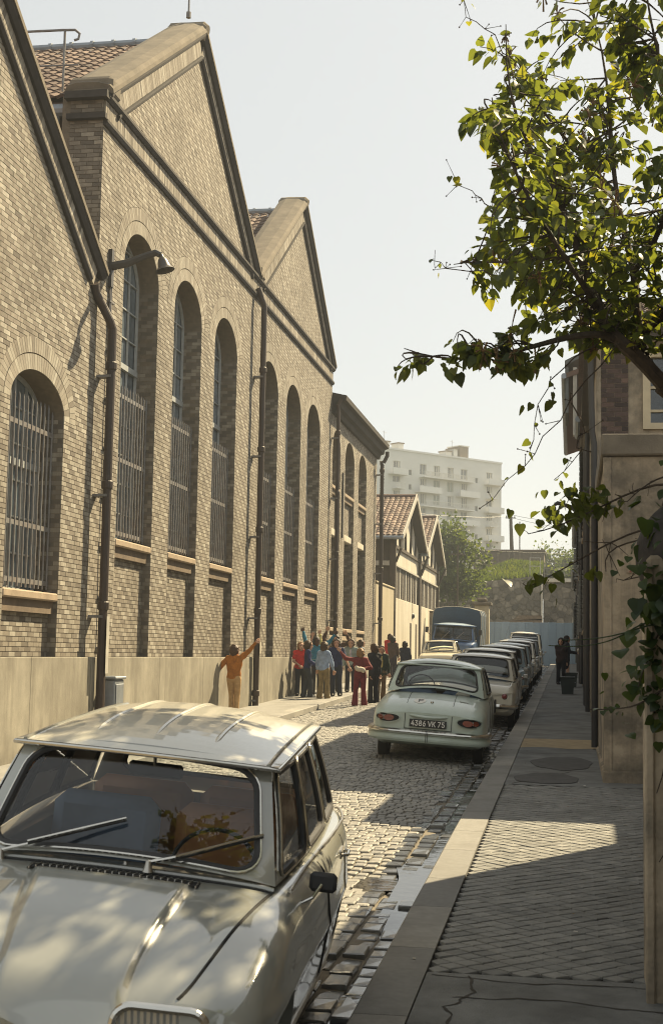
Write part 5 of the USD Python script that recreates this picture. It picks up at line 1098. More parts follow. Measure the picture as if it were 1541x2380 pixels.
def patch_fn(p00, p10, p01, p11, bulge=0.0, vbulge=0.0):
    p00, p10, p01, p11 = (np.array(p, float) for p in (p00, p10, p01, p11)); W = (np.linalg.norm(p10 - p00) + np.linalg.norm(p11 - p01)) / 2; H = (np.linalg.norm(p01 - p00) + np.linalg.norm(p11 - p10)) / 2
    n = np.cross(p10 - p00, p01 - p00); n /= np.linalg.norm(n)
    def f(s, z, d=0):
        a = (np.asarray(s) / W)[:, None]; t = (np.asarray(z) / H)[:, None]
        return p00 * (1 - a) * (1 - t) + p10 * a * (1 - t) + p01 * (1 - a) * t + p11 * a * t + n * (bulge * 4 * a * (1 - a) * (0.6 + 0.4 * (1 - t)) + vbulge * 4 * t * (1 - t) + np.asarray(d).reshape(-1, 1) * np.ones_like(a))
    return f, W, H
def skin(poly, f, size=0.07, d=0.0):
    m = MB()
    for g in getattr(poly, 'geoms', [poly]):
        if g.is_empty or g.geom_type != 'Polygon': continue
        v, fc = trimesh.creation.triangulate_polygon(g, engine='earcut'); v = np.column_stack([v, np.zeros(len(v))])
        v, fc = trimesh.remesh.subdivide_to_size(v, fc, size, max_iter=20)[:2]
        w = trimesh.Trimesh(v, fc, process=True); m.add(f(w.vertices[:, 0], w.vertices[:, 1], np.full(len(w.vertices), d)), w.faces)
    return m
def rim_of(poly, f, r, d=0.0, sides=6, step=0.03):
    g = poly.exterior.segmentize(step); p = np.array(g.coords); return MB().tube(np.vstack([f(p[:, 0], p[:, 1], np.full(len(p), d)), f(p[1:2, 0], p[1:2, 1], np.full(1, d))]), r, sides, caps=False)
def rrect(a, b, c, d, r=0.05): return sg.box(a + r, b + r, c - r, d - r).buffer(r, quad_segs=6)
def cabin(t, paint_, C, wins, roof_crown=0.06, bulges=(0.06, 0.03, 0.06), chrome='chrome', glass='car_glass', roof_over=(0.02, 0.02, 0.02), lip=0.0, roofpaint=None, rim=0.011):
    """C: belt corners fl fr rl rr then roof corners fl fr rl rr (u, v, z); wins: for front, rear, side a list of (a0, t0, a1, t1, r) in fractions"""
    bfl, bfr, brl, brr, tfl, tfr, trl, trr = (np.array(c, float) for c in C)
    if bfl[1] > brl[1]: bfl, bfr, brl, brr, tfl, tfr, trl, trr = bfr, bfl, brr, brl, tfr, tfl, trr, trl
    sg_ = 1.0 if tfl[1] < trl[1] else -1.0
    sides = {'front': (bfl, bfr, tfl, tfr, bulges[0]), 'rear': (brr, brl, trr, trl, bulges[2]), 'left': (brl, bfl, trl, tfl, bulges[1]), 'right': (bfr, brr, tfr, trr, bulges[1])}
    out = {}
    for k, (a, b, c, d, bu) in sides.items():
        f, W, H = patch_fn(a, b, c, d, bu, 0.012); W_ = []
        for (x0, z0, x1, z1, r) in wins['side' if k in ('left', 'right') else k]:
            if k == 'left': x0, x1 = 1 - x1, 1 - x0
            W_.append(rrect(x0 * W, z0 * H, x1 * W, z1 * H, r))
        obj('body_frame', skin(sg.box(0, 0, W, H).difference(unary_union(W_)) if W_ else sg.box(0, 0, W, H), f), paint_, t, smooth=40)
        nm = {'front': 'windscreen', 'rear': 'rear_window'}.get(k, 'side_window')
        for w in W_:
            wd = obj(nm, skin(w, f, 0.09, -0.006), glass, t, smooth=60)
            obj('gasket', rim_of(w, f, rim * 1.5, -0.002), 'rubber', wd, smooth=60)
            if chrome: obj('trim', rim_of(w.buffer(0.012), f, rim * 0.6, 0.008), chrome, wd, smooth=60)
        out[k] = (f, W, H, W_)
    # roof
    of, os_, orr = roof_over
    a = np.linspace(0, 1, 28); b = np.linspace(-1, 1, 27)
    o1, o2 = np.array([os_ * np.sign(tfl[0]), -of * sg_, 0]), np.array([os_ * np.sign(tfr[0]), -of * sg_, 0])
    fl, fr = tfl + o1, tfr + o2; rl, rr = trl + [os_ * np.sign(trl[0]), orr * sg_, 0], trr + [os_ * np.sign(trr[0]), orr * sg_, 0]
    A, B = np.meshgrid(a, b, indexing='ij'); q = (B + 1) / 2
    P = (fl * ((1 - A) * (1 - q))[..., None] + fr * ((1 - A) * q)[..., None] + rl * (A * (1 - q))[..., None] + rr * (A * q)[..., None])
    P[..., 1] += sg_ * np.where(A < 0.5, -1, 1) * (1 - B ** 2) * np.array([bulges[0], bulges[2]])[(A >= 0.5).astype(int)] * np.abs(A - 0.5) * 2 * 0.6
    P[..., 2] += roof_crown * (1 - np.abs(B) ** 2.6) * (1 - np.abs(2 * A - 1) ** 3.2) + 0.012 * (1 - B ** 2)
    P[..., 0] += np.sign(B) * 0.0
    obj('roof', MB().grid(P).grid(P - [0, 0, 0.02], flip=True), roofpaint or paint_, t, smooth=60)
    edge = np.vstack([P[:, 0], P[-1, 1:], P[::-1, -1][1:], P[0, ::-1][1:], P[1:2, 0]])
    obj('roof_gutter', MB().tube(edge - [0, 0, 0.012], 0.014 + lip, 8, caps=False), chrome or paint_, t, smooth=60)
    return out, P
def wheel(t, u, v, z, r=0.30, w=0.14, side=1, hub='wheel_paint'):
    W = holder('wheel', t); pr = [(r * .62, -w / 2), (r * .9, -w / 2), (r * .985, -w * .36), (r, -w * .2), (r, w * .2), (r * .985, w * .36), (r * .9, w / 2), (r * .62, w / 2)]
    a, f = lathe(pr, 32); obj('tyre', (place(a, (u, v, z), (side, 0, 0), (0, 1, 0)), f), 'tyre', W, smooth=40)
    a, f = lathe([(0.001, w * .42), (r * .2, w * .44), (r * .26, w * .30), (r * .45, w * .26), (r * .56, w * .38), (r * .64, w * .46), (r * .66, w * .3), (r * .66, -w * .4), (.001, -w * .4)], 28)
    obj('rim', (place(a, (u, v, z), (side, 0, 0), (0, 1, 0)), f), hub, W, smooth=40)
def seats(t, rows, mat_='seat_tan', z0=0.42, half=0.26):
    for v in rows:
        for s in (-1, 1):
            b = trimesh.util.concatenate([bevel_box((s * 0.33 - half, v, z0 + 0.1), (s * 0.33 + half, v + 0.12, z0 + 0.62), 0.06), bevel_box((s * 0.33 - half, v - 0.45, z0), (s * 0.33 + half, v + 0.05, z0 + 0.15), 0.05)])
            obj('seat', b, mat_, t, smooth=40)
def steering(t, u, v, z, tilt=0.5, r=0.2):
    an = np.linspace(0, 2 * np.pi, 28); y = np.cos(an) * r; p = np.column_stack([u + np.sin(an) * r, v + y * math.sin(tilt) * 0.6, z + y * math.cos(tilt)])
    m = MB().tube(p, 0.011, 6, caps=False); m.tube([p[7], p[21]], 0.008, 5); obj('steering_wheel', m, 'rubber', t, smooth=50)
def liner(t, u, v0, v1, z0, z1, mat_='cabin_dark'):
    m = MB().add([(-u, v0, z0), (u, v0, z0), (u, v1, z0), (-u, v1, z0), (-u, v0, z1), (u, v0, z1), (u, v1, z1), (-u, v1, z1)], [[0, 1, 2, 3], [0, 1, 5, 4], [1, 2, 6, 5], [2, 3, 7, 6], [3, 0, 4, 7]])
    obj('interior', m, mat_, t)
def vehicle(name, label, cat, p, yaw=0.0, lean=0.0, pitch=0.02, group=None):
    """yaw 0: the car's v axis points along the street, away from the camera"""
    x = thing(name, label, cat, group); R = np.array([[math.cos(yaw), -math.sin(yaw), 0], [math.sin(yaw), math.cos(yaw), 0], [0, 0, 1.0]])
    ex = np.array([math.cos(lean), 0, -math.sin(lean)]); ey = np.array([0, 1, pitch]); ey /= np.linalg.norm(ey); ez = np.cross(ex, ey)
    B = R @ np.column_stack([ex, ey, ez])
    UsdGeom.Xformable(x).AddTransformOp().Set(Gf.Matrix4d(*B[:, 0], 0, *B[:, 1], 0, *B[:, 2], 0, *map(float, p), 1))
    return x
def seam(t, pts, r=0.005, mat_='seam_dark', name='seam'): obj(name, MB().tube(pts, r, 5), mat_, t)
def on_body(V, u, v, top=True):
    """height of the loft's upper surface over (u, v)"""
    def at(k):
        ring = V[k]; n = len(ring) // 2; h = ring[:n + 1]; j = int(np.argmax(h[:, 0])); return float(np.interp(abs(u), h[j:, 0][::-1], h[j:, 2][::-1]))
    vs = V[:, 0, 1]; k = int(np.clip(np.searchsorted(vs, v) - 1, 0, len(vs) - 2)); t = np.clip((v - vs[k]) / (vs[k + 1] - vs[k]), 0, 1)
    return at(k) * (1 - t) + at(k + 1) * t

# --- the grey estate car in the foreground, front towards us (v = 0 at the nose)
am = vehicle('estate_car', 'grey-beige estate car in the foreground facing the viewer, wipers on the windscreen', 'car', (-1.845, 4.62, 0.105), 0.095, 0.088, 0.027)
keys = [0.22, 0.30, 0.48, 0.75, 1.18, 1.6, 2.4, 3.1, 3.55, 3.82, 3.95]
st = [[(.44, .36), (.52, .38), (.57, .44), (.60, .50), (.62, .56), (.60, .63), (.46, .67), (.22, .57), (0, .53)],
      [(.55, .32), (.66, .35), (.71, .46), (.73, .55), (.72, .65), (.65, .71), (.47, .725), (.24, .655), (0, .63)],
      [(.60, .28), (.71, .32), (.76, .48), (.775, .60), (.75, .72), (.67, .785), (.49, .795), (.25, .755), (0, .74)],
      [(.64, .26), (.745, .30), (.79, .48), (.80, .63), (.77, .79), (.69, .86), (.54, .875), (.28, .86), (0, .855)],
      [(.66, .25), (.76, .29), (.80, .47), (.81, .65), (.775, .83), (.71, .90), (.61, .93), (.32, .945), (0, .95)],
      [(.67, .25), (.775, .29), (.82, .47), (.83, .66), (.795, .85), (.725, .92), (.62, .94), (.32, .94), (0, .94)],
      [(.69, .25), (.795, .29), (.845, .47), (.86, .67), (.83, .86), (.765, .935), (.64, .945), (.32, .945), (0, .945)],
      [(.68, .26), (.79, .30), (.845, .48), (.865, .69), (.84, .87), (.785, .945), (.66, .955), (.32, .955), (0, .955)],
      [(.60, .30), (.71, .34), (.78, .52), (.80, .70), (.785, .88), (.735, .95), (.62, .955), (.3, .955), (0, .955)],
      [(.50, .34), (.60, .38), (.67, .55), (.69, .70), (.675, .86), (.63, .93), (.54, .94), (.26, .94), (0, .94)],
      [(.42, .40), (.50, .44), (.56, .58), (.58, .70), (.57, .82), (.53, .88), (.45, .89), (.22, .89), (0, .89)]]
def ami_warp(V):
    u, v = np.abs(V[..., 0]), V[..., 1]; w = 0.20 + 0.14 * np.clip(v / 1.1, 0, 1); top = V[..., 2] > 0.5
    s = np.clip((w - u) / 0.022, 0, 1); s = s * s * (3 - 2 * s); g = np.clip((v - 0.25) / 0.1, 0, 1) * np.clip((1.08 - v) / 0.08, 0, 1)
    w2 = 0.09 + 0.10 * np.clip(1 - v / 0.9, 0, 1); s2 = np.clip((u - w2 * 0) / 0.01, 0, 1) * 0
    V[..., 2] += np.where(top, 0.030 * s * g - 0.014 * np.exp(-((u - 0.46) / 0.05) ** 2) * g, 0)
    c = np.exp(-((V[..., 2] - 0.64) / 0.035) ** 2) * (u > 0.6); V[..., 0] += np.sign(V[..., 0]) * 0.012 * c
    return V
P, F, V = loft(st, keys, 110, 120, ami_warp)
body = to_mani(P, F)
for u in (-1, 1):
    for v in (0.75, 3.10):
        a, b = (0.50, 1.0) if u > 0 else (-1.0, -0.50); body = body - cyl_x(a, b, v, 0.30, 0.345)
body = body - mbox((-0.60, 1.34, 0.42), (0.60, 3.62, 1.2))
obj('body', body, 'paint_grey', am, smooth=35)
liner(am, 0.597, 1.345, 3.615, 0.425, 0.95)
C = [(-.66, 1.20, .945), (.66, 1.20, .945), (-.72, 3.60, .955), (.72, 3.60, .955), (-.555, 1.53, 1.405), (.555, 1.53, 1.405), (-.56, 3.46, 1.43), (.56, 3.46, 1.43)]
pan, RP = cabin(am, 'paint_grey', C, {'front': [(.055, .05, .945, .92, .11)], 'rear': [(.1, .2, .9, .9, .06)], 'side': [(.035, .06, .30, .90, .05), (.335, .06, .62, .90, .05), (.66, .06, .955, .90, .05)]},
    0.095, (0.10, 0.045, 0.03), 'chrome', roof_over=(0.06, 0.04, 0.09), lip=-0.003, rim=0.011, glass='windscreen_glass', roofpaint='paint_roof_cream')
for k in (-1, 0, 1):     # pressed ribs along the roof
    u = 13 + k * 6; p = RP[3:26, u] + [0, 0, -0.006]; obj('roof_rib', MB().tube(p, np.r_[0.006, np.full(len(p) - 2, 0.0145), 0.006], 8), 'paint_roof_cream', am, smooth=60)
for s in (-1, 1): obj('roof_side_lip', MB().tube(RP[:, 1 if s < 0 else -2] + [0, 0, 0.002], 0.009, 6), 'paint_grey', am, smooth=60)
for v in (0.75, 3.10):
    for s in (-1, 1): wheel(am, s * 0.67, v, 0.30, 0.30, 0.13, s)
vv = np.linspace(0.27, 1.19, 60); uu = 0.445 + 0.21 * ((vv - 0.27) / 0.92) ** 0.75
for s in (-1, 1): seam(am, [(s * u, v, on_body(V, s * u, v) - 0.001) for u, v in zip(uu, vv)], 0.0075, name='bonnet_gap')
uu = np.linspace(-0.655, 0.655, 30); seam(am, [(u, 1.16 - 0.03 * (1 - (u / .65) ** 2), on_body(V, u, 1.15) + 0.002) for u in uu], 0.007, name='bonnet_gap')
obj('scuttle_edge', MB().tube([(u, 1.19 - 0.03 * (1 - (u / .65) ** 2), on_body(V, u, 1.18) + 0.006) for u in uu], 0.012, 8), 'paint_grey', am, smooth=60)
vg = holder('air_grille', am); z0 = on_body(V, 0, 1.06)
obj('slot', MB().grid([[(u, v, on_body(V, u, v) + 0.0035) for u in np.linspace(-.36, .36, 20)] for v in (1.035, 1.105)], flip=True), 'seam_dark', vg)
for u in np.linspace(-.35, .35, 25): obj('fin', MB().obox((u - .004, 1.036, on_body(V, u, 1.04) + .001), (.005, 0, 0), (.006, .068, on_body(V, u, 1.1) - on_body(V, u, 1.04)), (0, 0, .009)), 'dull_chrome', vg)
# wipers
f, W, H, ws = pan['front']
def wsp(a, t, d): return f(np.array([a * W]), np.array([t * H]), np.array([d]))[0]
for a0, a1, t1 in ((0.12, 0.50, 0.30), (0.60, 0.965, 0.36)):
    wp = holder('wiper', am); b = wsp(a0, -0.07, 0.0); e = wsp(a1, t1, 0.028); m_ = wsp((a0 + a1) / 2 + .02, t1 * 0.45, 0.045)
    v, f_ = lathe([(0.001, 0.05), (0.012, 0.045), (0.016, 0.02), (0.024, 0.0)], 14); obj('pivot', (v + b + [0, 0.0, -0.005], f_), 'dull_chrome', wp, smooth=40)
    obj('arm', MB().tube([b + [0, 0, 0.035], (b + m_) / 2 + [0, -0.012, 0.012], m_], [0.009, 0.007, 0.005], 6), 'chrome', wp, smooth=40)
    d_ = (e - m_); obj('blade', MB().tube([m_ - d_ * 0.75, m_, e], [0.006, 0.007, 0.006], 6), 'chrome', wp, smooth=40)
    obj('wiper_rubber', MB().tube([m_ - d_ * 0.75 + [0, .012, -.012], m_ + [0, .012, -.012], e + [0, .012, -.012]], 0.005, 5), 'rubber', wp)
v, f_ = lathe([(0.001, 0.018), (0.010, 0.016), (0.013, 0.0)], 10); obj('washer_jet', (v + [0.02, 1.19, on_body(V, 0, 1.18) + 0.012], f_), 'dull_chrome', am, smooth=40)
# inside
obj('rear_view_mirror', bevel_box((-0.10, 1.60, 1.285), (0.15, 1.625, 1.35), 0.012), 'rubber', am)
obj('mirror_glass', bevel_box((-0.09, 1.626, 1.292), (0.14, 1.629, 1.343), 0.001), 'lamp_glass', am)
obj('mirror_stem', MB().tube([(0.02, 1.60, 1.34), (0.02, 1.58, 1.40)], 0.008, 6), 'dull_chrome', am)
obj('dashboard', bevel_box((-0.60, 1.36, 0.72), (0.60, 1.58, 0.905), 0.05), 'cabin_dark', am, smooth=40)
steering(am, 0.32, 1.72, 0.88)
for s, mt in ((-1, 'seat_blue'), (1, 'seat_tan')):
    b = trimesh.util.concatenate([bevel_box((s * 0.31 - .27, 2.16, 0.5), (s * 0.31 + .27, 2.30, 1.10), 0.07), bevel_box((s * 0.31 - .27, 1.72, 0.45), (s * 0.31 + .27, 2.2, 0.6), 0.06)]); obj('front_seat', b, mt, am, smooth=40)
for s in (-.3, .3): obj('rear_seat', bevel_box((s - .28, 3.0, .5), (s + .28, 3.13, 1.08), .07), 'seat_tan', am, smooth=40)
# side details
def side_u(V, v, z, s=1):
    k = int(np.argmin(np.abs(V[:, 0, 1] - v))); ring = V[k]; n = len(ring) // 2; h = ring[:n + 1]; i = np.argmin(np.abs(h[:int(len(h) * .62), 2] - z)); return s * float(h[i, 0])
for v in (2.02, 2.90):
    zz = np.linspace(0.34, 0.92, 16); seam(am, [(side_u(V, v, z) + 0.001, v, z) for z in zz], 0.005)
vv = np.linspace(0.95, 3.5, 30); seam(am, [(side_u(V, v, 0.33) + 0.001, v, 0.33) for v in vv], 0.005)
obj('side_trim', MB().tube([(side_u(V, v, 0.40) + 0.004, v, 0.40) for v in np.linspace(1.1, 3.4, 30)], 0.008, 6), 'dull_chrome', am, smooth=40)
obj('belt_trim', MB().tube([(side_u(V, v, 0.93) + 0.0, v, on_body(V, .69, v) + .008) for v in np.linspace(1.25, 3.6, 30)], 0.008, 6), 'dull_chrome', am, smooth=40)
for v in (1.88, 2.76):
    hd_ = holder('door_handle', am); u = side_u(V, v, 0.84)
    obj('grip', MB().tube([(u, v - .06, .845), (u + .035, v - .05, .85), (u + .035, v + .06, .853), (u, v + .07, .85)], 0.009, 8), 'chrome', hd_, smooth=40)
    obj('escutcheon', bevel_box((u - .02, v - .08, .825), (u + .008, v + .09, .872), 0.006), 'dull_chrome', hd_)
mr = holder('door_mirror', am); u = side_u(V, 1.5, 0.86)
obj('stalk', MB().tube([(u - .02, 1.34, .86), (u + .03, 1.34, .89), (u + .06, 1.38, .94)], 0.008, 8), 'chrome', mr, smooth=40)
obj('shell', bevel_box((u + .005, 1.385, .905), (u + .125, 1.42, .99), 0.018), 'rubber', mr, smooth=40)
obj('reflector', bevel_box((u + .015, 1.421, .914), (u + .115, 1.424, .981), 0.001), 'lamp_glass', mr)
# front face
for s in (-1, 1):
    hl = holder('headlamp', am); q = rrect(-.155, -.095, .155, .095, 0.055); fn = lambda a, b, d, s=s: np.column_stack([s * 0.40 + np.asarray(a), 0.255 - np.asarray(d) + 0.06 * (np.abs(s * 0.40 + np.asarray(a)) - .3), 0.572 + np.asarray(b)])
    obj('lens', MB().prism(q, fn, d0=-0.05, d1=0.045), 'lamp_glass', hl, smooth=30)
    rp = np.array(q.buffer(0.012).exterior.segmentize(.03).coords); obj('bezel', MB().tube(np.vstack([fn(rp[:, 0], rp[:, 1], np.full(len(rp), .045)), fn(rp[1:2, 0], rp[1:2, 1], [.045])]), 0.016, 8, caps=False), 'chrome', hl, smooth=50)
gr = holder('radiator_grille', am)
obj('opening', bevel_box((-0.2, 0.19, 0.40), (0.2, 0.26, 0.51), 0.02), 'seam_dark', gr)
for z in (0.45, 0.485, 0.52): obj('slat', bevel_box((-.2, 0.17, z - .03), (.2, 0.189, z - .018), 0.004), 'chrome', gr)
obj('front_bumper', MB().tube([(-.74, .40, .34), (-.68, .22, .34), (-.4, .14, .34), (0, .11, .34), (.4, .14, .34), (.68, .22, .34), (.74, .40, .34)], 0.045, 10), 'chrome', am, smooth=50)

# --- saloon cars seen from behind (v = 0 at the tail)
def saloon(label, paint_, p, W=1.55, Hr=1.42, L=4.2, lean=0.05, yaw=0.0, deck=0.86, round_=0.5, tail='round', roofpaint=None, detail=1, plate=None, group='cars parked nose to tail along the right kerb', antenna=False, tailfin=0.0, low=False, rack=False, name='parked_car', wheels_r=0.29):
    t = vehicle(name, label, 'car', p, yaw, lean, 0.02, group); h = W / 2
    keys = [0, .06, .3, .8, 1.3, 2.6, 3.1, 3.7, L - .12, L]
    def sec(k, top, mid=None, z0=0.26): return [(.80 * h * k, z0), (.93 * h * k, z0 + .05), (.985 * h * k, .47), (1.0 * h * k, .60), (.985 * h * k, .72), (.93 * h * k, top - .055), (.80 * h * k, top - .012), (.4 * h * k, top + .004), (0, top + .008)]
    tf = tailfin
    st = [sec(.90, deck - .16, z0=.36), sec(.955, deck - .045, z0=.32), sec(.985, deck - .005), sec(1.0, deck + .035), sec(1.0, deck + .05), sec(1.0, deck + .05), sec(1.0, deck + .02), sec(.985, deck - .02), sec(.95, deck - .10, z0=.32), sec(.88, deck - .22, z0=.38)]
    def warp(V):
        if tf: 
            u, v = np.abs(V[..., 0]) / h, V[..., 1]; V[..., 2] += tf * np.exp(-((u - .86) / .08) ** 2) * np.clip(1 - v / 1.6, 0, 1) * (V[..., 2] > .6)
        return V
    P, F, V = loft(st, keys, 44, 40, warp); body = to_mani(P, F)
    for s in (-1, 1):
        for v in (0.85, L - 0.85):
            a, b = (h - .24, h + .2) if s > 0 else (-h - .2, -h + .24); body = body - cyl_x(a, b, v, wheels_r, wheels_r + .045, 28)
    body = body - mbox((-h * .8, 1.15, .45), (h * .8, 3.0, 1.2)); obj('body', body, paint_, t, smooth=35); liner(t, h * .795, 1.155, 2.995, .455, deck + .03)
    b = deck + .042
    C = [(-h * .88, 3.12, b), (h * .88, 3.12, b), (-h * .88, .98, b), (h * .88, .98, b), (-h * .74, 2.62, Hr - .05), (h * .74, 2.62, Hr - .05), (-h * .74, 1.40, Hr - .05), (h * .74, 1.40, Hr - .05)]
    cabin(t, paint_, C, {'front': [(.05, .06, .95, .93, .06)], 'rear': [(.06, .10, .94, .90, .08)], 'side': [(.10, .08, .45, .92, .04), (.49, .08, .86, .92, .04)]}, 0.05, (.07, .035, .08), 'dull_chrome', roof_over=(.03, .02, .03), roofpaint=roofpaint)
    for s in (-1, 1):
        for v in (.85, L - .85): wheel(t, s * (h - .10), v, wheels_r, wheels_r, .14, s)
    seats(t, (2.05, 1.30), 'seat_blue' if detail else 'cabin_dark', .4, .25); steering(t, -0.32, 2.62, .9)
    zb = .46; obj('rear_bumper', MB().tube([(-h * 1.0, .28, zb), (-h * .96, .03, zb), (-h * .6, -.05, zb), (0, -.07, zb), (h * .6, -.05, zb), (h * .96, .03, zb), (h * 1.0, .28, zb)], 0.048, 10), 'chrome', t, smooth=50)
    obj('front_bumper', MB().tube([(-h * .96, L - .25, zb), (-h * .8, L + .02, zb), (0, L + .08, zb), (h * .8, L + .02, zb), (h * .96, L - .25, zb)], 0.045, 8), 'chrome', t, smooth=50)
    for s in (-1, 1):
        tl = holder('tail_lamp', t)
        if tail == 'round':
            for rr_, mt, o in ((.085, 'rubber', .0), (.060, 'tail_red', .02)):
                a, f_ = lathe([(.001, o + .028), (rr_ * .7, o + .022), (rr_, o), (rr_, -.08)], 22); obj('lens' if mt == 'tail_red' else 'surround', (place(a, (s * h * .72, .025, deck - .22), (0, -1, 0.1)), f_), mt, tl, smooth=40)
        else:
            obj('lens', bevel_box((s * h * .78 - .1, -.005, deck - .26), (s * h * .78 + .1, .06, deck - .17), .02), 'tail_red', tl)
            obj('surround', bevel_box((s * h * .78 - .12, .006, deck - .28), (s * h * .78 + .12, .05, deck - .15), .02), 'dull_chrome', tl)
        obj('overrider', MB().tube([(s * h * .5, -.08, zb - .12), (s * h * .5, -.11, zb), (s * h * .5, -.08, zb + .13)], [.02, .03, .02], 8), 'rubber', t, smooth=40)
        obj('wing_mirror', MB().tube([(s * h * .97, 2.95, .9), (s * (h * .97 + .1), 2.95, .97)], .007, 6).tm(bevel_box((s * (h * .97 + .1) - .05, 2.93, .93), (s * (h * .97 + .1) + .05, 2.96, 1.02), .012)), 'dull_chrome', t)
    np_ = holder('number_plate', t); zp = deck - .24; obj('plate', bevel_box((-.25, -.022, zp - .055), (.25, -.008, zp + .055), .004), 'plate_black', np_)
    if plate:
        tm_ = meshkit.text_mesh(plate, .065, .003); w = np.array(tm_.vertices); w[:, 0] -= w[:, 0].mean() * 0 + (w[:, 0].max() + w[:, 0].min()) / 2
        obj('characters', (np.column_stack([w[:, 0], -.023 - w[:, 2], zp - .032 + w[:, 1]]), tm_.faces), 'plate_white', np_)
    for s in (-1, 1): seam(t, [(s * h * .82, v, on_body(V, h * .82, v) + .002) for v in np.linspace(.08, .95, 10)], .004)
    for v in (1.5, 2.35, 3.15): seam(t, [(side_u(V, v, z) + .001, v, z) for z in np.linspace(.34, deck, 10)], .004)
    if antenna: obj('aerial', MB().tube([(-h * .7, 3.0, Hr - .3), (-h * .5, 3.3, Hr + .45)], .005, 5), 'iron', t)
    if rack:
        for v in (1.5, 1.9, 2.3): obj('roof_rack_bar', MB().tube([(-h * .72, v, Hr + .06), (h * .72, v, Hr + .06)], .014, 6), 'dull_chrome', t)
    return t
def at_kerb(y, W, gap=0.12): return (KR - gap - W / 2, y, float(gy(y)) + 0.015)
saloon('beige saloon with a round red tail lamp, parked directly ahead of the pale green car', 'paint_beige', at_kerb(27.9, 1.58, 0.02), 1.58, 1.43, 4.3, deck=.88, plate='75', tailfin=0.02)
saloon('dark roofed saloon hidden in the row just ahead of the beige one', 'paint_white', at_kerb(33.0, 1.55, .18), 1.55, 1.47, 3.95, deck=.9, tail='square', detail=0)
saloon('blue-grey saloon with a pale roof, middle of the parked row', 'paint_bluegrey', at_kerb(37.6, 1.56, .10), 1.56, 1.50, 4.1, deck=.9, tail='square', detail=0, roofpaint='paint_white')
saloon('small dark blue saloon with a shiny wing, fifth car of the parked row', 'paint_bluegrey', at_kerb(43.0, 1.5, .14), 1.5, 1.50, 4.0, deck=.9, detail=0)
saloon('pale saloon with a raised aerial in the parked row', 'paint_white', at_kerb(48.5, 1.52, .14), 1.52, 1.55, 4.1, deck=.92, detail=0, antenna=True)
saloon('dark saloon with a roof rack, last but one of the parked row', 'paint_dark', at_kerb(54.0, 1.52, .14), 1.52, 1.56, 4.0, deck=.92, detail=0, rack=True)
saloon('cream topped tall car at the far end of the parked row', 'paint_cream', at_kerb(59.5, 1.58, .16), 1.58, 1.80, 4.0, deck=1.05, detail=0)
saloon('cream boxy saloon parked on the left in front of the blue truck', 'paint_cream', (-5.12, 54.5, float(road_z(-5.1, 54.5)) - 0.02), 1.52, 1.42, 3.9, lean=-0.02, deck=.90, tail='square', group='none')

# --- the pale green rounded saloon, seen from behind
pa = vehicle('rounded_saloon', 'pale green rounded saloon seen from behind with a black number plate', 'car', (-2.055, 20.15, 0.385), 0.02, 0.062, 0.02)
L = 4.58; h = .83
keys = [0, .05, .18, .45, .9, 1.3, 1.8, 3.1, 3.6, 4.2, 4.5, L]
st = [[(.50, .50), (.57, .51), (.63, .56), (.66, .62), (.655, .68), (.60, .735), (.50, .76), (.26, .775), (0, .78)],
      [(.60, .40), (.68, .42), (.735, .50), (.755, .60), (.745, .70), (.69, .765), (.57, .80), (.3, .82), (0, .825)],
      [(.64, .32), (.73, .36), (.785, .47), (.80, .60), (.79, .73), (.73, .82), (.60, .865), (.32, .885), (0, .892)],
      [(.66, .27), (.755, .31), (.81, .45), (.825, .60), (.815, .76), (.75, .875), (.62, .925), (.33, .955), (0, .965)],
      [(.66, .25), (.765, .29), (.82, .44), (.832, .60), (.82, .78), (.76, .915), (.64, .98), (.34, 1.01), (0, 1.02)],
      [(.66, .25), (.765, .29), (.82, .44), (.832, .60), (.82, .79), (.77, .93), (.68, .98), (.34, 1.0), (0, 1.0)],
      [(.66, .25), (.765, .29), (.82, .44), (.832, .60), (.82, .80), (.78, .94), (.68, .97), (.34, .97), (0, .97)],
      [(.66, .25), (.765, .29), (.82, .44), (.832, .60), (.82, .80), (.78, .94), (.68, .98), (.34, 1.0), (0, 1.0)],
      [(.66, .26), (.765, .30), (.815, .44), (.825, .60), (.81, .78), (.76, .92), (.64, .955), (.34, .99), (0, 1.0)],
      [(.62, .30), (.72, .34), (.77, .46), (.78, .60), (.765, .74), (.71, .82), (.58, .80), (.32, .83), (0, .85)],
      [(.54, .36), (.62, .40), (.67, .50), (.68, .58), (.665, .67), (.61, .72), (.50, .68), (.26, .66), (0, .66)],
      [(.40, .44), (.46, .46), (.50, .52), (.51, .56), (.50, .60), (.45, .62), (.38, .6), (.2, .58), (0, .58)]]
P, F, V = loft(st, keys, 80, 72)
body = to_mani(P, F)
for s in (-1, 1):
    for v in (.92, 3.6):
        a, b = (.58, 1.1) if s > 0 else (-1.1, -.58); body = body - cyl_x(a, b, v, .30, .35 if v > 2 else .325)
body = body - mbox((-.66, 1.38, .45), (.66, 3.1, 1.3)); obj('body', body, 'paint_green', pa, smooth=35); liner(pa, .655, 1.385, 3.095, .455, .96)
C = [(-.72, 3.22, .975), (.72, 3.22, .975), (-.73, 1.12, .985), (.73, 1.12, .985), (-.61, 2.62, 1.415), (.61, 2.62, 1.415), (-.62, 1.54, 1.42), (.62, 1.54, 1.42)]
cabin(pa, 'paint_green', C, {'front': [(.04, .06, .96, .93, .07)], 'rear': [(.06, .09, .94, .88, .12)], 'side': [(.12, .10, .48, .90, .06), (.52, .10, .86, .90, .06)]}, 0.085, (.14, .07, .16), None, roof_over=(.03, .02, .05))
for s in (-1, 1):
    for v in (.92, 3.6): wheel(pa, s * .70, v, .30, .30, .145, s)
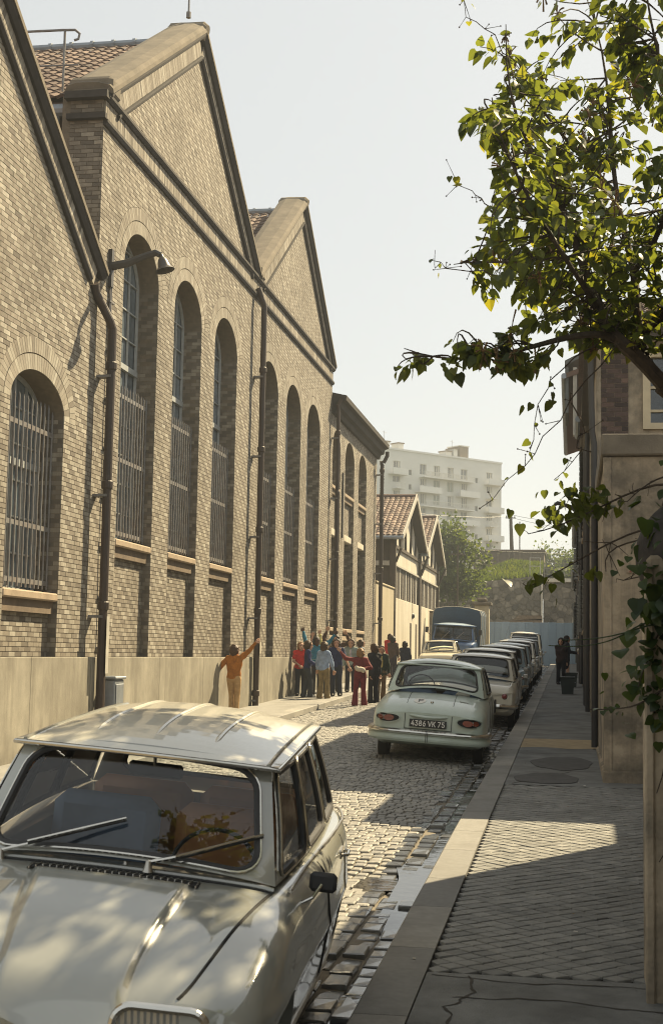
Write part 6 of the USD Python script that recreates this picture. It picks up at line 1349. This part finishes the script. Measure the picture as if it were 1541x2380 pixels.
seats(pa, (2.1, 1.5), 'seat_blue', .42, .27); steering(pa, -.34, 2.55, 1.02, .45, .22)
obj('rear_shelf', bevel_box((-.62, 1.36, .93), (.62, 1.62, .965), .01), 'cabin_dark', pa); obj('parcel', bevel_box((.28, 1.42, .967), (.50, 1.56, 1.04), .03), 'white_plaster', pa); obj('parcel', bevel_box((.1, 1.45, .967), (.24, 1.56, 1.01), .02), 'tarp', pa)
def tail_y(u, z):
    # v of the tail surface at (u, z), by walking in from behind
    for k in range(V.shape[0]):
        r = V[k]; n = len(r) // 2; q_ = r[:n + 1]; w = np.interp(z, *(lambda zz, xx: (zz, xx))(np.maximum.accumulate(q_[:, 2]), q_[:, 0])) if q_[0, 2] <= z <= q_[-1, 2] else -1
        if w >= abs(u): return V[k, 0, 1]
    return 0.9
# bumper: broad pressed steel, wrapping round the corners
def wrap(z0, z1, out, r, name, mt, parent):
    path = [(-.86, .62), (-.855, .35), (-.80, .10), (-.62, -.03), (-.3, -.075), (0, -.085), (.3, -.075), (.62, -.03), (.80, .10), (.855, .35), (.86, .62)]
    c_ = curve([(*p, 0) for p in path], 44); nrm = np.gradient(c_, axis=0); nrm = np.column_stack([nrm[:, 1], -nrm[:, 0]]); nrm /= np.linalg.norm(nrm, axis=1, keepdims=True)
    prof = [(-.05, z0), (out * .5, z0 + .005), (out, z0 + (z1 - z0) * .3), (out * 1.05, (z0 + z1) / 2), (out * .85, z1 - (z1 - z0) * .25), (out * .2, z1), (-.05, z1)]
    G = np.stack([np.column_stack([c_[:, 0] + nrm[:, 0] * o, c_[:, 1] + nrm[:, 1] * o, np.full(len(c_), z)]) for o, z in prof], 1); obj(name, MB().grid(G, flip=True), mt, parent, smooth=45)
bp = holder('rear_bumper', pa)
wrap(.355, .47, .035, 0, 'lower_blade', 'paint_green', bp); wrap(.465, .535, .045, 0, 'upper_blade', 'chrome', bp)
for u in (-.012, .012): obj('bumper_groove', MB().tube([(u, -.128, .37), (u, -.138, .44), (u, -.135, .52)], .004, 5), 'seam_dark', bp)
for s in (-1, 1):
    tl = holder('tail_lamp', pa); q_ = sg.Point(0, 0).buffer(1.0, quad_segs=10); q_ = affinity.scale(q_, .165, .052)
    fn = lambda a, b, d, s=s: np.column_stack([s * .585 + np.asarray(a), [tail_y(s * .585 + x_, .675) for x_ in np.asarray(a)] - np.asarray(d) - 0.004, .675 + np.asarray(b) + 0.06 * np.abs(np.asarray(a))])
    obj('hood_shell', MB().prism(affinity.scale(q_, 1.12, 1.3), fn, d0=-.10, d1=.022), 'paint_green', tl, smooth=40); obj('surround', MB().prism(affinity.scale(q_, 1.02, 1.05), fn, d0=-.06, d1=.026), 'seam_dark', tl, smooth=40)
    obj('lens', MB().prism(affinity.translate(affinity.scale(q_, .45, .82), s * -.02), fn, d0=-.05, d1=.032), 'tail_red', tl, smooth=40); obj('lens', MB().prism(affinity.translate(affinity.scale(q_, .26, .7), s * .10), fn, d0=-.05, d1=.031), 'lamp_amber', tl, smooth=40)
    seam(pa, [(s * .335, tail_y(s * .335, z) - .002, z) for z in np.linspace(.54, .76, 10)], .005); seam(pa, [(s * (.335 + .0 * k), v, on_body(V, .335, v) + .001) for k, v in enumerate(np.linspace(.2, 1.05, 14))], .004)
seam(pa, [(u, tail_y(u, .545) - .002, .545) for u in np.linspace(-.335, .335, 12)], .005)
np_ = holder('number_plate', pa); obj('plate', bevel_box((-.265, -.046, .575), (.265, -.030, .685), .005), 'plate_black', np_)
tm_ = meshkit.text_mesh('4386 VK 75', .074, .004, bold=True); w = np.array(tm_.vertices); sx = .48 / (w[:, 0].max() - w[:, 0].min()); w[:, 0] = (w[:, 0] - (w[:, 0].max() + w[:, 0].min()) / 2) * sx
obj('characters', (np.column_stack([w[:, 0], -.0465 - w[:, 2], .595 + w[:, 1]]), tm_.faces), 'plate_white', np_)
obj('plate_lamp_hood', MB().tube(curve([(-.31, .03, .745), (-.15, -.028, .725), (0, -.045, .72), (.15, -.028, .725), (.31, .03, .745)], 18), np.r_[.006, np.full(16, .019), .006], 8), 'paint_green', pa, smooth=50)
bz = on_body(V, 0, .30); ov = holder('country_sticker', pa)
def deck_fn(a, b, d): a = np.asarray(a); b = np.asarray(b); vv_ = .30 + b; return np.column_stack([-.16 + a, vv_, [on_body(V, x_ - .16, y_) for x_, y_ in zip(a, vv_)] + np.asarray(d) + .003])
obj('oval', MB().prism(affinity.scale(sg.Point(0, 0).buffer(1), .085, .10), deck_fn, d0=0, d1=.003), 'plate_white', ov)
tm_ = meshkit.text_mesh('F', .11, .002, bold=True); w = np.array(tm_.vertices); obj('letter', (deck_fn(w[:, 0] - .035, w[:, 1] - .055, w[:, 2] + .004), tm_.faces), 'plate_black', ov)
v_, f_ = lathe([(.001, .02), (.018, .018), (.024, 0)], 14); obj('boot_lock', (v_ + [.02, .26, on_body(V, .02, .26)], f_), 'chrome', pa, smooth=40)
obj('name_script', MB().tube(np.column_stack([np.linspace(.40, .53, 24), .45 + .012 * np.sin(np.arange(24) * 1.7), [on_body(V, u, .45) + .004 for u in np.linspace(.40, .53, 24)]]), .0035, 5), 'dull_chrome', pa)
for v in (1.55, 2.45, 3.25): seam(pa, [(side_u(V, v, z) + .001, v, z) for z in np.linspace(.34, .93, 12)], .004)

# --- the blue truck, front towards us (v = 0 at the nose)
tk = vehicle('lorry', 'blue canvas covered lorry facing the viewer in front of the garden wall', 'truck', (-5.05, 57.6 + 2.2, float(road_z(-5.0, 60)) + 0.02), 0.0, 0.045, 0.02)
keys = [0, .1, .35, .7, 1.5, 1.75]
tz = 1.25
st = [[(.60, .45), (.72, .47), (.80, .6), (.82, .8), (.82, .95), (.80, 1.08), (.74, 1.14), (.4, 1.17), (0, 1.18)],
      [(.70, .42), (.84, .45), (.90, .6), (.92, .8), (.92, .98), (.90, 1.14), (.84, 1.22), (.45, 1.26), (0, 1.27)],
      [(.74, .40), (.90, .43), (.95, .6), (.97, .8), (.97, 1.0), (.95, 1.22), (.88, 1.30), (.46, 1.32), (0, 1.32)]] + [[(.74, .40), (.90, .43), (.96, .6), (.98, .8), (.98, 1.0), (.96, 1.24), (.90, 1.32), (.48, 1.33), (0, 1.33)]] * 3
P, F, V = loft(st, keys, 30, 36); body = to_mani(P, F)
for s in (-1, 1):
    a, b = (.68, 1.3) if s > 0 else (-1.3, -.68); body = body - cyl_x(a, b, .85, .38, .46)
body = body - mbox((-.85, .45, .9), (.85, 1.6, 1.6)); obj('cab', body, 'paint_truck', tk, smooth=35); liner(tk, .845, .455, 1.595, .905, 1.31)
C = [(-.90, .36, 1.31), (.90, .36, 1.31), (-.92, 1.70, 1.31), (.92, 1.70, 1.31), (-.80, .58, 1.98), (.80, .58, 1.98), (-.84, 1.66, 2.0), (.84, 1.66, 2.0)]
cabin(tk, 'paint_truck', C, {'front': [(.05, .08, .49, .90, .06), (.51, .08, .95, .90, .06)], 'rear': [(.3, .3, .7, .8, .05)], 'side': [(.12, .06, .85, .88, .06)]}, .09, (.16, .03, .02), None, roof_over=(.10, .05, .03), lip=.012, roofpaint='paint_roof_blue')
seats(tk, (1.3,), 'cabin_dark', .95, .3)
for s in (-1, 1):
    wheel(tk, s * .80, .85, .38, .38, .2, s); wheel(tk, s * .80, 4.0, .38, .38, .26, s)
    hl = holder('headlamp', tk); a, f_ = lathe([(.001, .05), (.07, .04), (.10, 0), (.10, -.1)], 20); obj('lens', (place(a, (s * .62, .02, .82), (0, -1, 0)), f_), 'lamp_glass', hl, smooth=40); a, f_ = lathe([(.10, .02), (.125, .01), (.125, -.1)], 20); obj('bezel', (place(a, (s * .62, .025, .82), (0, -1, 0)), f_), 'chrome', hl, smooth=40)
    a, f_ = lathe([(.001, .03), (.035, .02), (.045, 0), (.045, -.06)], 12); obj('indicator', (place(a, (s * .84, .06, 1.02), (s * .4, -1, 0)), f_), 'lamp_amber', tk, smooth=40)
    m = MB().tube([(s * .95, .45, 1.5), (s * 1.12, .40, 1.62), (s * 1.14, .40, 1.8)], .012, 6); obj('wing_mirror', m.tm(bevel_box((s * 1.14 - .07, .37, 1.62), (s * 1.14 + .07, .41, 1.86), .02)), 'rubber', tk)
    obj('wiper', MB().tube([(s * .3 - .2, .22, 1.36), (s * .3 + .15, .33, 1.72)], .009, 5), 'dull_chrome', tk)
gr = holder('radiator_grille', tk)
obj('opening', bevel_box((-.42, -.02, .58), (.42, .05, .98), .03), 'seam_dark', gr)
for z in np.linspace(.62, .94, 7): obj('slat', bevel_box((-.42, -.04, z), (.42, -.021, z + .02), .005), 'dull_chrome', gr)
obj('bumper', bevel_box((-.98, -.14, .42), (.98, -.05, .55), .03), 'paint_truck', tk); obj('number_plate', bevel_box((-.25, -.165, .44), (.25, -.142, .53), .004), 'lamp_amber', tk)
cx = [(-1.05, .95), (-1.07, 1.9), (-1.05, 2.45), (-.96, 2.66), (-.5, 2.76), (0, 2.79), (.5, 2.76), (.96, 2.66), (1.05, 2.45), (1.07, 1.9), (1.05, .95)]
G = np.stack([np.column_stack([np.array(cx)[:, 0], np.full(11, v), np.array(cx)[:, 1] - (.035 if k % 2 else 0) * (np.array(cx)[:, 1] > 2.5)]) for k, v in enumerate(np.linspace(1.85, 5.6, 11))], 0)
tv = MB().grid(G); tv.prism(sg.Polygon(cx), lambda s, z, d: np.column_stack([s, 1.85 + 0 * np.asarray(s) + .01 * np.asarray(d), z])); tv.prism(sg.Polygon(cx), lambda s, z, d: np.column_stack([s, 5.59 + .01 * np.asarray(d), z]))
obj('canvas_cover', tv, 'tarp', tk, smooth=40); obj('load_bed', bevel_box((-1.06, 1.85, .72), (1.06, 5.65, .96), .02), 'paint_truck', tk)
for v in (1.88, 3.1, 4.35, 5.55): obj('hoop', MB().tube([(x_ * 1.012, v, z_ * 1.004) for x_, z_ in cx], .02, 5), 'grey_wood', tk)
obj('chassis', bevel_box((-.4, .6, .45), (.4, 5.6, .7), .02), 'rubber', tk)

# ------------------------------------------------------------------ people
_cloth = {}
def cloth(color):
    k = tuple(color)
    if k not in _cloth:
        _cloth[k] = f'fabric_{len(_cloth) + 1:02d}'; mat(_cloth[k], k, 0.85, 0.32, 9, 0.012, 11)
    return _cloth[k]
for nm_, c_ in (('skin_light', (0.48, 0.28, 0.19)), ('skin_dark', (0.07, 0.04, 0.025)), ('hair_brown', (0.06, 0.032, 0.016)), ('hair_dark', (0.018, 0.013, 0.01)), ('hair_fair', (0.20, 0.11, 0.045)), ('shoe_dark', (0.03, 0.022, 0.018)), ('shoe_pale', (0.5, 0.5, 0.48)), ('shoe_tan', (0.2, 0.11, 0.05)), ('lips', (0.28, 0.09, 0.07)), ('eye_dark', (0.02, 0.015, 0.012)), ('eye_white', (0.6, 0.58, 0.54))):
    mat(nm_, c_, 0.6, 0.12, 20)
_sph = {}
def ball(p, r, s=(1, 1, 1)):
    return m3.Manifold.sphere(1.0, 14).scale((r * s[0], r * s[1], r * s[2])).translate(tuple(map(float, p)))
def bone(a, ra, b, rb, sa=(1, 1, 1), sb=(1, 1, 1)): return m3.Manifold.batch_hull([ball(a, ra, sa), ball(b, rb, sb)])
def fuse(parts, step, it=6):
    m = m3.Manifold.batch_boolean(parts, m3.OpType.Add) if len(parts) > 1 else parts[0]
    m = m.refine_to_length(step); w = m.to_mesh(); t = trimesh.Trimesh(w.vert_properties[:, :3], w.tri_verts, process=True)
    if it: trimesh.smoothing.filter_taubin(t, iterations=it)
    return t
def unit(v): v = np.array(v, float); return v / np.linalg.norm(v)
def person(label, x, y, H, face_deg, arms, top, bottom, skin_='skin_light', hair='hair_brown', shoes='shoe_dark', legs=((0.06, 0.02), (-0.06, 0.0)), sleeve='long', hem=0.49, flare=0.050, z=None, turn=0.0, tilt=0.0, hair_vol=1.0, stripes=None, collar=None, skirt=False, open_front=None, group='children gathered on the left pavement', flat_hand=(False, False), lean=0.0):
    """arms: for the person's left and right (upper arm direction, forearm direction) in street axes (x right, y away, z up); legs: sideways and forward offset of each foot, in heights"""
    a = math.radians(face_deg); fw = np.array([math.sin(a), math.cos(a), 0]); rt = np.array([math.cos(a), -math.sin(a), 0]); up = np.array([0, 0, 1.0])
    g = (float(gy(y)) + 0.12 if (x < KL or x > KR) else float(road_z(x, y)) - 0.003) if z is None else z
    t = thing('person', label, 'person', group, (x, y, g))
    def P(r, f, h): return (rt * (r + 0.0) + fw * (f + lean * max(h - 0.5, 0)) + up * h) * H
    shape = lambda s: s
    hipL, hipR = P(-.052, 0, .50), P(.052, 0, .50)
    J = {}; skin_parts, trousers, shirt = [], [], []
    for s, hip, (lx, ly) in ((-1, hipL, legs[0]), (1, hipR, legs[1])):
        ank = P(s * abs(lx), ly, .045); kn = (hip + ank) / 2 + fw * (0.02 + 0.18 * abs(ly)) * H; J[s] = (hip, kn, ank)
        skin_parts += [bone(hip, .050 * H, kn, .034 * H), bone(kn, .034 * H, ank, .022 * H)]
        if not skirt: trousers += [bone(hip, .064 * H, kn, .044 * H), bone(kn, .044 * H, ank - up * .012 * H, flare * H)]
    pelL, pelR = P(-.045, 0, .53), P(.045, 0, .53); wL, wR = P(-.042, .004, .62), P(.042, .004, .62); cL, cR = P(-.062, .006, .73), P(.062, .006, .73); sL, sR = P(-.098, 0, .808), P(.098, 0, .808)
    def torso(grow): 
        e = grow * H
        return [m3.Manifold.batch_hull([ball(pelL, .055 * H + e), ball(pelR, .055 * H + e), ball(wL, .046 * H + e), ball(wR, .046 * H + e)]), m3.Manifold.batch_hull([ball(wL, .046 * H + e), ball(wR, .046 * H + e), ball(cL, .052 * H + e), ball(cR, .052 * H + e)]),
                m3.Manifold.batch_hull([ball(cL, .052 * H + e), ball(cR, .052 * H + e), ball(sL, .034 * H + e), ball(sR, .034 * H + e), ball(P(0, -.005, .825), .03 * H + e)])]
    skin_parts += torso(0)
    if not skirt: trousers += [m3.Manifold.batch_hull([ball(pelL, .064 * H), ball(pelR, .064 * H), ball(hipL, .064 * H), ball(hipR, .064 * H), ball(P(-.042, 0, .585), .052 * H), ball(P(.042, 0, .585), .052 * H)])]
    else: trousers += [m3.Manifold.batch_hull([ball(pelL, .066 * H), ball(pelR, .066 * H), ball(P(-.05, 0, .31), .05 * H), ball(P(.05, 0, .31), .05 * H)])]
    shirt += torso(.013)
    if hem < .5: shirt += [m3.Manifold.batch_hull([ball(pelL, .070 * H), ball(pelR, .070 * H), ball(P(-.05, 0, hem + .04), .066 * H), ball(P(.05, 0, hem + .04), .066 * H)])]
    hands = []
    for s, sh, (ud, fd), fl in ((-1, sL, arms[0], flat_hand[0]), (1, sR, arms[1], flat_hand[1])):
        ud, fd = unit(ud), unit(fd); el = sh + ud * .172 * H; wr = el + fd * .150 * H
        skin_parts += [bone(sh, .032 * H, el, .024 * H), bone(el, .024 * H, wr, .0165 * H)]
        e = .010 * H; cut = wr if sleeve == 'long' else (sh + ud * .10 * H)
        shirt += [bone(sh, .034 * H + e, el, .026 * H + e), bone(el, .026 * H + e, wr - fd * .012 * H, .022 * H + e * .6)] if sleeve == 'long' else [bone(sh, .036 * H + e, cut, .032 * H + e)]
        # hand: palm, four bent fingers of different lengths and a thumb from the side of the palm
        n_ = np.cross(fd, rt if abs(fd @ rt) < .8 else up); n_ /= np.linalg.norm(n_); sd = np.cross(n_, fd)
        pc = wr + fd * .045 * H; hp = [m3.Manifold.batch_hull([ball(wr + fd * .004 * H, .014 * H), ball(pc + sd * .018 * H, .0105 * H), ball(pc - sd * .018 * H, .0105 * H)])]
        for k, (o, ln) in enumerate(((-.020, .036), (-.007, .043), (.007, .041), (.019, .032))):
            b0 = pc + sd * o * H; curl = .25 if fl else .9; d1 = unit(fd + sd * o * 9 * (1 if fl else .3) + n_ * curl * .4); d2 = unit(fd + sd * o * 8 * (1 if fl else .2) + n_ * curl)
            m_ = b0 + d1 * ln * .55 * H; hp += [bone(b0, .0072 * H, m_, .0066 * H), bone(m_, .0066 * H, m_ + d2 * ln * .5 * H, .0054 * H)]
        b0 = wr + fd * .02 * H + sd * .016 * H; m_ = b0 + unit(fd * .6 + sd) * .026 * H; hp += [bone(b0, .0085 * H, m_, .0075 * H), bone(m_, .0075 * H, m_ + unit(fd + n_ * .3) * .020 * H, .006 * H)]
        skin_parts += hp; J[('hand', s)] = pc
    # head
    ta = a + math.radians(turn); hf = unit(np.array([math.sin(ta), math.cos(ta), 0]) + up * tilt); hr = np.array([math.cos(ta), -math.sin(ta), 0]); hu = np.cross(hr, hf); k = H * (1.08 if H < 1.5 else 1.0)
    hc = P(0, .012, .915) + up * .004 * H
    def hp_(r, f, u_): return hc + (hr * r + hf * f + hu * u_) * k
    skin_parts += [bone(P(0, -.002, .80), .034 * H, hc - hu * .03 * k, .030 * H), m3.Manifold.batch_hull([ball(hp_(0, -.008, .018), .056 * k), ball(hp_(0, .016, .02), .050 * k), ball(hp_(0, .022, -.025), .040 * k), ball(hp_(0, .034, -.058), .020 * k)])]
    skin_parts += [bone(hp_(0, .060, .006), .006 * k, hp_(0, .070, -.016), .0085 * k)] + [ball(hp_(s * .056, -.004, -.008), .015 * k, (.5, .8, 1)) for s in (-1, 1)] + [bone(hp_(-.012, .054, -.042), .006 * k, hp_(.012, .054, -.042), .006 * k)]
    body = obj('body', fuse(skin_parts, .016), skin_, t, smooth=True)
    tr_ = fuse(trousers, .03, 5)
    ht = [ball(hp_(0, -.012, .026), .0665 * k * (0.6 + .4 * hair_vol)), ball(hp_(0, -.024, .0), .064 * k * (0.6 + .4 * hair_vol)), ball(hp_(-.026, -.016, -.008), .045 * k * hair_vol), ball(hp_(.026, -.016, -.008), .045 * k * hair_vol), ball(hp_(0, -.03, -.03), .045 * k * hair_vol), bone(hp_(-.028, .026, .056), .020 * k, hp_(.028, .026, .055), .020 * k)]
    hm = fuse(ht, .014, 4); nn_ = meshkit.noise(hm.vertices / H * 55, 3); hm.vertices += hm.vertex_normals * ((nn_ - .5) * .014 * H)[:, None]
    obj('hair', hm, hair, t, smooth=True)
    for s in (-1, 1):
        e_ = obj('eye', fuse([ball(hp_(s * .021, .0585, .004), .0085 * k, (1, .7, .7))], .01, 0), 'eye_dark', t, smooth=True)
        obj('eyebrow', fuse([bone(hp_(s * .012, .062, .018), .0032 * k, hp_(s * .032, .056, .018), .003 * k)], .02, 0), hair, t, smooth=True)
    obj('mouth', fuse([bone(hp_(-.013, .0575, -.040), .0042 * k, hp_(.013, .0575, -.040), .0042 * k)], .02, 0), 'lips', t, smooth=True)
    obj('skirt' if skirt else 'trousers', tr_, cloth(bottom), t, smooth=True)
    sm = fuse(shirt, .022, 5); nn_ = meshkit.noise(sm.vertices / H * 17, 5); sm.vertices += sm.vertex_normals * ((nn_ - .5) * .021 * H)[:, None]
    obj('jacket' if open_front else 'shirt', sm, cloth(top), t, smooth=True)
    if open_front: obj('shirt_front', fuse([m3.Manifold.batch_hull([ball(P(0, .052, .62), .026 * H), ball(P(0, .058, .72), .028 * H), ball(P(0, .035, .80), .022 * H)])], .02, 3), cloth(open_front), t, smooth=True)
    if not skirt: obj('belt', MB().prism(sg.MultiPoint([tuple(P(-.043, 0, .585)[:2]), tuple(P(.043, 0, .585)[:2])]).convex_hull.buffer(.0545 * H), lambda s_, z_, d: np.column_stack([s_, z_, (.572 + .018 * np.asarray(d)) * H])), 'shoe_dark', t)
    if collar: obj('collar', fuse([ball(P(0, 0, .828), .043 * H, (1, 1, .45))], .02, 2), cloth(collar), t, smooth=True)
    if stripes:
        for h in stripes[1]:
            e = .018 * H; w_ = np.interp(h, [.53, .62, .73], [.055, .046, .052]) * H + e; c0 = np.interp(h, [.53, .62, .73], [.045, .042, .062])
            ring = sg.MultiPoint([tuple((P(-c0, .003, h))[:2]), tuple((P(c0, .003, h))[:2])]).convex_hull.buffer(w_)
            obj('stripe', MB().prism(ring, lambda s_, z_, d: np.column_stack([s_, z_, (h + .011 * np.asarray(d)) * H])), cloth(stripes[0]), t, smooth=40)
    for s in (-1, 1):
        hip, kn, ank = J[s]; heel = ank - fw * .016 * H; heel[2] = .022 * H; toe = ank + fw * .085 * H; toe[2] = .017 * H
        so = m3.Manifold.batch_hull([ball(heel, .024 * H), ball(toe, .020 * H), ball(ank + up * .004 * H, .026 * H), ball((heel + toe) / 2 + up * .012 * H, .026 * H)]) ; so = so - mbox((-9, -9, -9), (9, 9, .002 * H))
        obj('shoe', fuse([so], .02, 2), shoes, t, smooth=40)
    return t, J, np.array([x, y, g])
DN = (0.05, 0, -1)
person('child in an orange outfit, back turned, one arm stretched up to the drainpipe', -7.0, 28.9, 1.42, 10, (((-.75, 0, -.75), (-.55, -.1, -.85)), ((.75, .15, .70), (.62, .1, .80))), (0.34, 0.125, 0.018), (0.40, 0.25, 0.11), collar=(0.35, 0.03, 0.02), hair='hair_brown', legs=((.04, .02), (.05, -.01)), flare=.040, hem=.50, group='none', turn=20, shoes='shoe_tan')
person('fair haired child in a red shirt with one bare arm raised high', -7.06, 36.6, 1.41, 165, (((.42, -.1, .90), (.30, -.05, .95)), ((-.15, -.25, -.95), (.75, -.35, -.45))), (0.55, 0.03, 0.025), (0.022, 0.025, 0.035), hair='hair_fair', sleeve='short', turn=-10, tilt=.15, flat_hand=(True, False), flare=.044)
person('child in a navy jacket seen from the side, pale trainers', -6.76, 36.0, 1.45, 75, (((.2, .1, -1), (.75, -.1, -.45)), ((.15, -.1, -1), (.80, -.15, -.40))), (0.016, 0.022, 0.085), (0.03, 0.036, 0.046), hair='hair_brown', legs=((.04, -.07), (.04, .05)), shoes='shoe_pale', flare=.052, hair_vol=1.1)
person('dark skinned child in a striped teal jumper with both arms up', -6.80, 37.5, 1.55, 165, (((.72, -.1, .62), (.60, -.05, .80)), ((-.62, 0, .75), (-.22, 0, .97))), (0.03, 0.19, 0.28), (0.02, 0.02, 0.022), skin_='skin_dark', hair='hair_dark', stripes=((0.22, 0.48, 0.46), (.545, .572, .60)), turn=-25, flat_hand=(True, True), hair_vol=1.0)
person('half hidden child between the teal jumper and the navy shirt', -6.66, 38.4, 1.44, 170, ((DN, DN), ((-.2, 0, 1), (-.1, 0, 1))), (0.50, 0.42, 0.16), (0.03, 0.03, 0.03), hair='hair_dark', flat_hand=(False, True))
person('child in a pale blue shirt and khaki flared trousers, back turned', -6.26, 35.6, 1.43, 25, (((-.25, .2, -.95), (-.1, .5, -.8)), ((.32, .05, -.95), (.22, .25, -.95))), (0.24, 0.32, 0.46), (0.20, 0.15, 0.07), hair='hair_brown', shoes='shoe_tan', legs=((.075, -.02), (.06, .02)), flare=.056, hair_vol=1.08)
person('child in a navy polo shirt, one arm held out low', -6.15, 36.9, 1.51, 175, (((.42, -.1, -.90), (.40, -.15, -.90)), ((-.2, -.1, -.95), (.1, -.5, -.6))), (0.016, 0.024, 0.075), (0.022, 0.026, 0.042), hair='hair_dark', sleeve='short', collar=(0.4, 0.4, 0.42), legs=((.07, .02), (.06, .0)), flare=.046, flat_hand=(True, False))
person('curly haired child at the back with hands crossed above the head', -6.60, 39.4, 1.60, 180, (((.75, 0, .30), (-.42, 0, .90)), ((-.62, 0, .62), (.40, 0, .92))), (0.07, 0.035, 0.022), (0.03, 0.028, 0.03), hair='hair_dark', hair_vol=1.25, flat_hand=(True, True))
person('child in an open grey cardigan and dark trousers facing the street', -6.14, 39.3, 1.48, 178, (((.25, -.15, -.95), (-.1, -.55, -.5)), ((-.2, -.1, -1), (-.05, -.2, -1))), (0.22, 0.26, 0.25), (0.022, 0.022, 0.032), hair='hair_brown', open_front=(0.42, 0.38, 0.42), legs=((.065, .02), (.065, .0)), flare=.046)
person('child in a pale grey top farther back, only the upper body showing', -6.32, 42.4, 1.43, 60, ((DN, DN), (DN, DN)), (0.36, 0.37, 0.38), (0.05, 0.05, 0.06), hair='hair_brown')
person('child in a dark suit with a white collar standing behind the maroon outfit', -4.88, 35.1, 1.47, -50, ((DN, DN), ((.1, -.1, -1), (.05, -.1, -1))), (0.016, 0.017, 0.022), (0.018, 0.018, 0.024), hair='hair_brown', collar=(0.66, 0.64, 0.6), hem=.44)
_, J, o = person('child in a maroon outfit with flared trousers, a white bundle under the arm', -5.06, 33.9, 1.37, -20, (((-.72, -.2, .10), (-.55, -.2, .75)), ((.55, -.3, -.75), (-.75, -.55, -.15))), (0.15, 0.022, 0.025), (0.14, 0.02, 0.028), hair='hair_fair', shoes='shoe_pale', legs=((.085, .03), (.075, -.02)), flare=.060)
v = fuse([ball((0, 0, 0), .085, (1.5, .9, .7)), ball((-.09, 0, .04), .05), ball((.08, 0, -.03), .06)], .03, 4); v.apply_translation(J[('hand', 1)] + o + [-.02, -.03, .0]); tb = obj('cloth_bundle', v, 'white_plaster', smooth=True, label='crumpled white bundle held by the child in maroon', cat='bundle')
_, J, o = person('child in a dark green jacket and brown trousers walking across the road', -4.92, 36.6, 1.41, 160, (((.25, 0, -1), (.15, -.2, -.9)), ((-.12, -.2, -1), (.35, -.4, -.85))), (0.028, 0.042, 0.030), (0.14, 0.095, 0.055), hair='hair_dark', open_front=(0.55, 0.43, 0.14), hem=.44, legs=((.06, -.06), (.08, .10)), flare=.048, group='none')
person('child in a red top beyond the drainpipe, walking away', -6.68, 52.2, 1.58, 10, ((DN, DN), (DN, DN)), (0.42, 0.03, 0.03), (0.03, 0.03, 0.04), hair='hair_brown', group='none')
person('child in a brown jacket walking away in front of the red top', -6.47, 51.4, 1.48, 8, ((DN, DN), ((.2, 0, -1), (.1, .1, -1))), (0.075, 0.05, 0.04), (0.04, 0.035, 0.045), hair='hair_dark', hem=.46, group='none')
person('child in a navy suit walking away beside the pale wall', -5.88, 50.2, 1.44, 5, ((DN, DN), ((.2, 0, -1), (.1, .1, -1))), (0.018, 0.022, 0.04), (0.018, 0.02, 0.03), hair='hair_dark', collar=(0.6, 0.6, 0.62), hem=.46, group='none')
person('woman in dark trousers and jacket on the far right pavement, face turned to us', -0.33, 48.0, 1.55, 190, ((DN, DN), ((.12, 0, -1), (.1, -.1, -1))), (0.035, 0.022, 0.02), (0.012, 0.012, 0.015), hair='hair_dark', hem=.46, group='none', hair_vol=1.15)
_, J, o = person('woman in a dark coat and knee length skirt, bare legs, facing the houses', -0.16, 50.6, 1.62, 80, (((.3, -.1, -.9), (.8, 0, -.1)), ((.3, .1, -.9), (.8, 0, -.1))), (0.014, 0.015, 0.02), (0.014, 0.014, 0.018), hair='hair_dark', hem=.42, skirt=True, group='none')
v = fuse([ball((0, 0, 0), .12, (1, 1, .8)), ball((.06, 0, .06), .07)], .03, 4); v.apply_translation(J[('hand', 1)] + o + [.05, 0, .1]); obj('parcel', v, 'white_plaster', smooth=True, label='white wrapped parcel carried by the woman in the skirt', cat='parcel')
bag = thing('shoulder_bag', 'dark bag with a pale stripe at the hip of the child in red', 'bag', None, (-6.86, 36.45, float(gy(36.5)) + .12 + .70))
obj('bag_body', bevel_box((-.11, -.05, -.09), (.12, .05, .09), .03), 'rubber', bag, smooth=40); obj('bag_stripe', bevel_box((-.06, -.056, -.05), (.09, -.0505, .0), .004), 'shoe_pale', bag)

# ------------------------------------------------------------------ the air
usdkit.material(stage, '/World/Looks/air', {'v': ('principled_volume', dict(color=(0.88, 0.95, 1.0), density=0.00075, anisotropy=0.3))}, volume='v.volume')
obj('haze', MB().box((-310, -110, -1.6), (310, 338, 36)), 'air', kind='stuff', label='pale summer haze filling the street', cat='haze')
